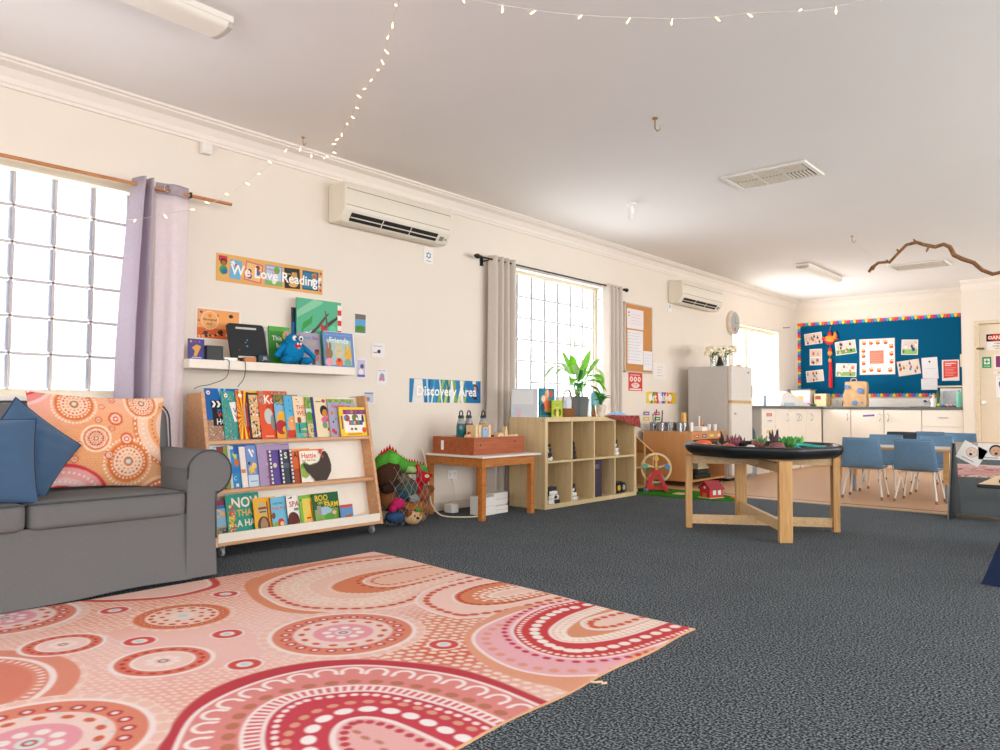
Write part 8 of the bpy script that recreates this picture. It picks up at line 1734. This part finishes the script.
M = orient((-1.222, MY-.003, .487), (.86, 0, -.46), (.46, 0, .86)); sheet('face_card', 'tilted white card with yellow edge and a drawn face, on the mirror corner', 'card', M, .175, .15, face(8.5, 8.6, 1.15, '#EBD2C0')+[('r',4,2,9,.6,'#8A8A92')], base='#F0EDE8', edge='#E2C97A')
M = orient((-1.062, MY-.003, .47), (1, 0, 0), (0, 0, 1)); sheet('face_card', 'white card with dark haired drawn face at the right photo edge', 'card', M, .21, .13, face(12, 6.6, 1.1, '#D8A888', '#2A1E1A')+[('r',4,1.2,9,.6,'#8A8A92')], base='#F0EDE8')
# low table with black edge
lt = thing('low_play_table', 'low table with pale wooden top and black edge at the right photo edge', 'table', (0, 5.6, 0))
TX0, TX1, TY0, TY1, TH_ = -.79, .45, 5.20, 5.95, .43
MB().box(TX0, TY0, TH_-.022, TX1, TY1, TH_).build('black_edge_top', M_BLACK, lt, bevel=.006)
MB().box(TX0+.008, TY0+.008, TH_, TX1-.008, TY1-.008, TH_+.0015).build('wood_laminate', M_TTOP, lt)
for x in (-.55, .35):
    for s in (-1, 1):
        m = MB().tube([(x, 5.57+s*.16, TH_-.022), (x, 5.57+s*.30, .008)], .016, 10); m.build('leg', M_BLACK, lt, smooth=60)
m = MB().box(-.70, 5.35, TH_+.0016, -.62, 5.45, TH_+.02); o = m.build('dark_toy', M_BLACK, bevel=.004); tag(o, 'small dark toy lying on the corner of the low black edged table', 'toy')
# black stand with navy foot, cut by the picture edge
st = thing('display_stand', 'splayed black stand with navy foot, cut by the right photo edge', 'stand', (-.4, 4.6, 0))
m = MB().hexa([(-.665, 4.45, .001), (-.56, 4.42, .001), (-.56, 4.47, .001), (-.665, 4.50, .001)], [(-.612, 4.535, .16), (-.555, 4.515, .16), (-.555, 4.55, .16), (-.612, 4.57, .16)]); m.build('navy_foot', pm('navy_fabric', '#16284A', rough=.9), st)
m = MB().hexa([(-.610, 4.537, .161), (-.557, 4.517, .161), (-.557, 4.548, .161), (-.610, 4.568, .161)], [(-.555, 4.62, .36), (-.505, 4.60, .36), (-.505, 4.63, .36), (-.555, 4.65, .36)]); m.build('leg', pm('black_fabric', '#191C22', rough=.8), st)
m = MB().hexa([(.105, 4.43, .001), (.21, 4.45, .001), (.21, 4.50, .001), (.105, 4.47, .001)], [(.05, 4.60, .36), (.10, 4.62, .36), (.10, 4.65, .36), (.05, 4.63, .36)]); m.build('leg', pm('black_fabric', '#191C22', rough=.8), st)
m = MB().box(-.555, 4.60, .36, .10, 4.65, .38); m.build('cross_bar', pm('black_fabric', '#191C22'), st)
# ================================================================== CEILING THINGS
def batten(x0, y0, x1, y1, w, label, lit=None):
    """fluorescent batten light with ribbed diffuser, from (x0,y0) to (x1,y1)"""
    L = math.hypot(x1-x0, y1-y0); a = math.atan2(y1-y0, x1-x0); M = Matrix.Translation((x0, y0, 0)) @ Matrix.Rotation(a, 4, 'Z')
    t = thing('ceiling_light', label, 'ceiling light', (x0, y0, ZC-.09), group='long fluorescent ceiling lights')
    m = MB(); m.M = M; m.box(0, -w/2, ZC-.03, L, w/2, ZC-.0005); m.build('base_tray', M_WHITE, t, bevel=.003)
    m = MB(); m.M = M; k = 8; pr = [(-w/2+.004, ZC-.0305)]+[(-(w/2-.008)*math.cos(PI*i/k), ZC-.036-.026*math.sin(PI*i/k)**.6) for i in range(k+1)]+[(w/2-.004, ZC-.0305)]
    n = len(pr); m.add([(.02, y, z) for y, z in pr]+[(L-.02, y, z) for y, z in pr], [list(range(n)), list(range(n, 2*n))[::-1]]+[(i, n+i, n+(i+1) % n, (i+1) % n) for i in range(n)])
    m.build('diffuser', M_DIFF, t, smooth=50)
    for u0, u1 in ((0, .022), (L-.022, L)):
        m = MB(); m.M = M; pr2 = [(y*1.04, z-.002) for y, z in pr]; m.add([(u0, y, z) for y, z in pr2]+[(u1, y, z) for y, z in pr2], [list(range(n)), list(range(n, 2*n))[::-1]]+[(i, n+i, n+(i+1) % n, (i+1) % n) for i in range(n)]); m.build('end_cap', pm('end_cap_grey', '#BDB6AA', rough=.5), t)
M_DIFF = pm('opal_diffuser', '#F1EADC', rough=.4, var=.01)
batten(-3.25, 1.80, -3.25, .35, .18, 'long white fluorescent batten light at the upper left of the ceiling')
batten(-3.22, 9.42, -3.22, 10.75, .16, 'white fluorescent batten light on the ceiling over the kitchen side')
def vent(x0, y0, x1, y1, label, darkcell):
    t = thing('ceiling_vent', label, 'ceiling vent', ((x0+x1)/2, (y0+y1)/2, ZC-.02), group='louvred ceiling vents')
    m = MB(); b = .035; z0, z1 = ZC-.016, ZC-.0005
    m.box(x0-b, y0-b, z0, x1+b, y0, z1).box(x0-b, y1, z0, x1+b, y1+b, z1).box(x0-b, y0, z0, x0, y1, z1).box(x1, y0, z0, x1+b, y1, z1); m.build('frame', M_WHITE, t, bevel=.004)
    MB().box(x0, y0, ZC-.003, x1, y1, ZC-.0005).build('dark_duct', M_DARK, t)
    W = (x1-x0)/3; my = (y0+y1)/2
    for i in (1, 2): MB().box(x0+W*i-.005, y0, z0, x0+W*i+.005, y1, z1-.002).build('divider', M_WHITE, t)
    for i in range(3):
        for j in range(2):
            ya, yb = (y0, my-.003) if j == 0 else (my+.003, y1); n = 6
            for k in range(n):
                xx = x0+W*i+.012+(W-.024)*(k+.5)/n; wd = .0065 if (i, j) in darkcell else .0125; sl = .006
                m = MB(); m.hexa([(xx-wd, ya+.004, ZC-.013), (xx-wd+.002, ya+.004, ZC-.015), (xx-wd+.002, yb-.004, ZC-.015), (xx-wd, yb-.004, ZC-.013)], [(xx+wd-.002, ya+.004, ZC-.004), (xx+wd, ya+.004, ZC-.006), (xx+wd, yb-.004, ZC-.006), (xx+wd-.002, yb-.004, ZC-.004)])
                m.build('louvre', M_LOUV, t)
    return t
M_LOUV = pm('louvre_cream', '#E6DCCB', rough=.5)
vent(-2.45, 5.52, -1.88, 5.88, 'large square louvred ceiling vent, nearest to the camera', {(2, 1)})
vent(-2.42, 10.24, -1.86, 10.62, 'far louvred ceiling vent near the hanging branch', set())
# hooks, detector
def hook(x, y, label, s=1.):
    m = MB(); m.cyl(x, y, ZC-.006, ZC-.0005, .014*s, 12); m.tube([(x, y, ZC-.006), (x, y, ZC-.05*s), (x+.012*s, y, ZC-.066*s), (x+.026*s, y, ZC-.060*s), (x+.028*s, y, ZC-.045*s)], .0028*s, 6); o = m.build('ceiling_hook', M_YH, smooth=60); tag(o, label, 'hook', 'small ceiling hooks')
M_YH = pm('brass_hook', '#A8844A', rough=.35, metal=.8)
hook(-2.283, 4.115, 'small brass ceiling hook in the middle of the ceiling above the tray', 1.3)
hook(-2.309, 8.247, 'small brass ceiling hook near the hanging branch', 1.1)
hook(-4.24, 2.93, 'small brass ceiling hook near the cornice holding the fairy lights', .9)
sd = thing('ceiling_lamp_holder', 'white ceiling lamp holder hanging in front of the far window', 'lamp', (-3.407, 5.717, ZC))
m = MB(); m.lathe([(0, ZC-.0005), (.045, ZC-.0005), (.045, ZC-.015), (.02, ZC-.03), (0, ZC-.03)], -3.407, 5.717, 20, cap=False); m.build('ceiling_rose', M_WHITEPL, sd, smooth=50)
m = MB(); m.lathe([(0, ZC-.03), (.018, ZC-.03), (.026, ZC-.05), (.026, ZC-.085), (.020, ZC-.095), (0, ZC-.095)], -3.407, 5.717, 18, cap=False); m.build('socket', M_WHITEPL, sd, smooth=50)
m = MB(); m.lathe([(0, ZC-.095), (.022, ZC-.097), (.024, ZC-.135), (.012, ZC-.148), (0, ZC-.148)], -3.407, 5.717, 18, cap=False); m.build('bulb', pm('opal_bulb', '#F4F0E8', rough=.2), sd, smooth=50)
# branch hanging on threads
br = thing('hanging_branch', 'bare crooked brown branch hanging below the ceiling at the right', 'branch', (-1.1, 6, 1.95))
M_BRN = pm('bark_brown', '#8A6340', rough=.85, var=.35, scale=50, bump=.6, bscale=90)
BP = [(-1.572,6.02,1.875),(-1.545,6.01,1.905),(-1.50,6.0,1.932),(-1.435,6,1.93),(-1.43,6,1.922),(-1.37,5.99,1.98),(-1.31,5.98,2.035),(-1.245,5.98,2.045),(-1.20,5.98,2.022),(-1.13,5.99,1.998),(-1.08,6,2.012),(-1.045,6.01,1.99),(-1.02,6.01,1.93),(-.97,6.0,1.895),(-.90,5.98,1.858),(-.85,5.97,1.80),(-.79,5.96,1.765),(-.72,5.95,1.775),(-.62,5.94,1.83),(-.5,5.93,1.80),(-.35,5.9,1.84)]
m = MB(); rad = [.010,.013,.011,.010,.011,.0105,.012,.013,.013,.014,.014,.016,.017,.016,.015,.014,.014,.013,.012,.010,.006]; m.tube(BP, [r*.95 for r in rad], 8); m.build('main_limb', M_BRN, br, smooth=180)
for a, b in (((-1.245, 5.98, 2.045), (-1.262, 5.97, 2.068)), ((-1.165, 5.98, 2.01), (-1.18, 5.96, 1.965)), ((-1.36, 5.99, 1.99), (-1.372, 5.98, 2.012)), ((-1.43, 6.0, 1.925), (-1.445, 5.99, 1.945)), ((-1.52, 6.0, 1.92), (-1.535, 5.99, 1.88))):
    m = MB(); m.tube([a, b], [.009, .005], 6); m.build('twig', M_BRN, br, smooth=180)
M_THREAD = pm('nylon_thread', '#E8E4E0', rough=.4)
m = MB(); m.tube([(-1.50, 6.0, 1.94), (-2.29, 8.24, ZC-.065)], .0009, 4); m.build('thread', M_THREAD, br)
m = MB(); m.tube([(-.62, 5.94, 1.84), (-.62, 5.94, ZC)], .0009, 4); m.build('thread', M_THREAD, br)
# fairy lights
M_WARM = pm('warm_bulb', '#FFE9C4', rough=.3, emit='#FFC27A', estr=9.)
M_WIRE = pm('clear_wire', '#D9D2C8', rough=.35)
def fairy(paths, label, step, seed):
    rr = random.Random(seed); t = thing('fairy_lights', label, 'string lights', tuple(paths[0][0]), group='warm fairy light strings')
    for pts in paths:
        P = [Vector(p) for p in pts]; Q = []; E_ = [2*P[0]-P[1]]+P+[2*P[-1]-P[-2]]
        for i in range(1, len(E_)-2):
            a, b, c, d = E_[i-1:i+3]
            for k in range(8): s = k/8; Q.append(.5*((2*b)+(c-a)*s+(2*a-5*b+4*c-d)*s*s+(3*b-3*c+d-a)*s**3))
        Q.append(P[-1]); m = MB(); m.tube(Q, .0014, 4); m.build('wire', M_WIRE, t)
        acc = step*.4
        for i in range(len(Q)-1):
            L = (Q[i+1]-Q[i]).length
            while acc < L:
                p = Q[i].lerp(Q[i+1], acc/L); d = Vector((rr.uniform(-1, 1), rr.uniform(-1, 1), rr.uniform(-1.2, .5))).normalized()
                m = MB(); m.tube([p, p+d*.010, p+d*.015, p+d*.026], [.0010, .0014, .0034, .0018], 6); m.build('bulb', M_WARM, t, smooth=180); acc += step*rr.uniform(.75, 1.25)
            acc -= L
    return t
fairy([[(-4.24, 2.955, 2.575), (-4.2, 2.796, 2.522), (-4.2, 2.66, 2.377), (-4.2, 2.516, 2.248), (-4.2, 2.359, 2.108), (-4.2, 2.173, 2.003), (-4.2, 1.969, 1.922), (-4.2, 1.806, 1.863), (-4.2, 1.601, 1.834), (-4.2, 1.367, 1.79), (-4.2, 1.15, 1.76), (-4.2, .8, 1.80)],
       [(-4.24, 2.955, 2.575), (-4.22, 2.99, 2.53), (-4.22, 3.04, 2.54), (-4.22, 3.07, 2.52), (-4.22, 3.10, 2.565), (-4.217, 3.13, 2.56), (-3.696, 2.852, 2.56), (-3.224, 2.606, 2.555), (-2.906, 2.441, 2.55), (-2.588, 2.241, 2.56), (-2.397, 2.118, 2.57), (-2.25, 2.03, 2.58)]], 'string of warm fairy lights from the near window up to the ceiling', .135, 3)
fairy([[(-2.25, 2.03, 2.58), (-2.1, 1.98, 2.46), (-1.89, 2.147, 2.405), (-1.709, 2.386, 2.40), (-1.505, 2.595, 2.40), (-1.324, 2.747, 2.40), (-1.137, 2.853, 2.40), (-.957, 2.974, 2.40), (-.778, 3.048, 2.41), (-.6, 3.12, 2.43), (-.3, 3.2, 2.5)]], 'string of warm fairy lights swagging along the top of the photo', .155, 8)
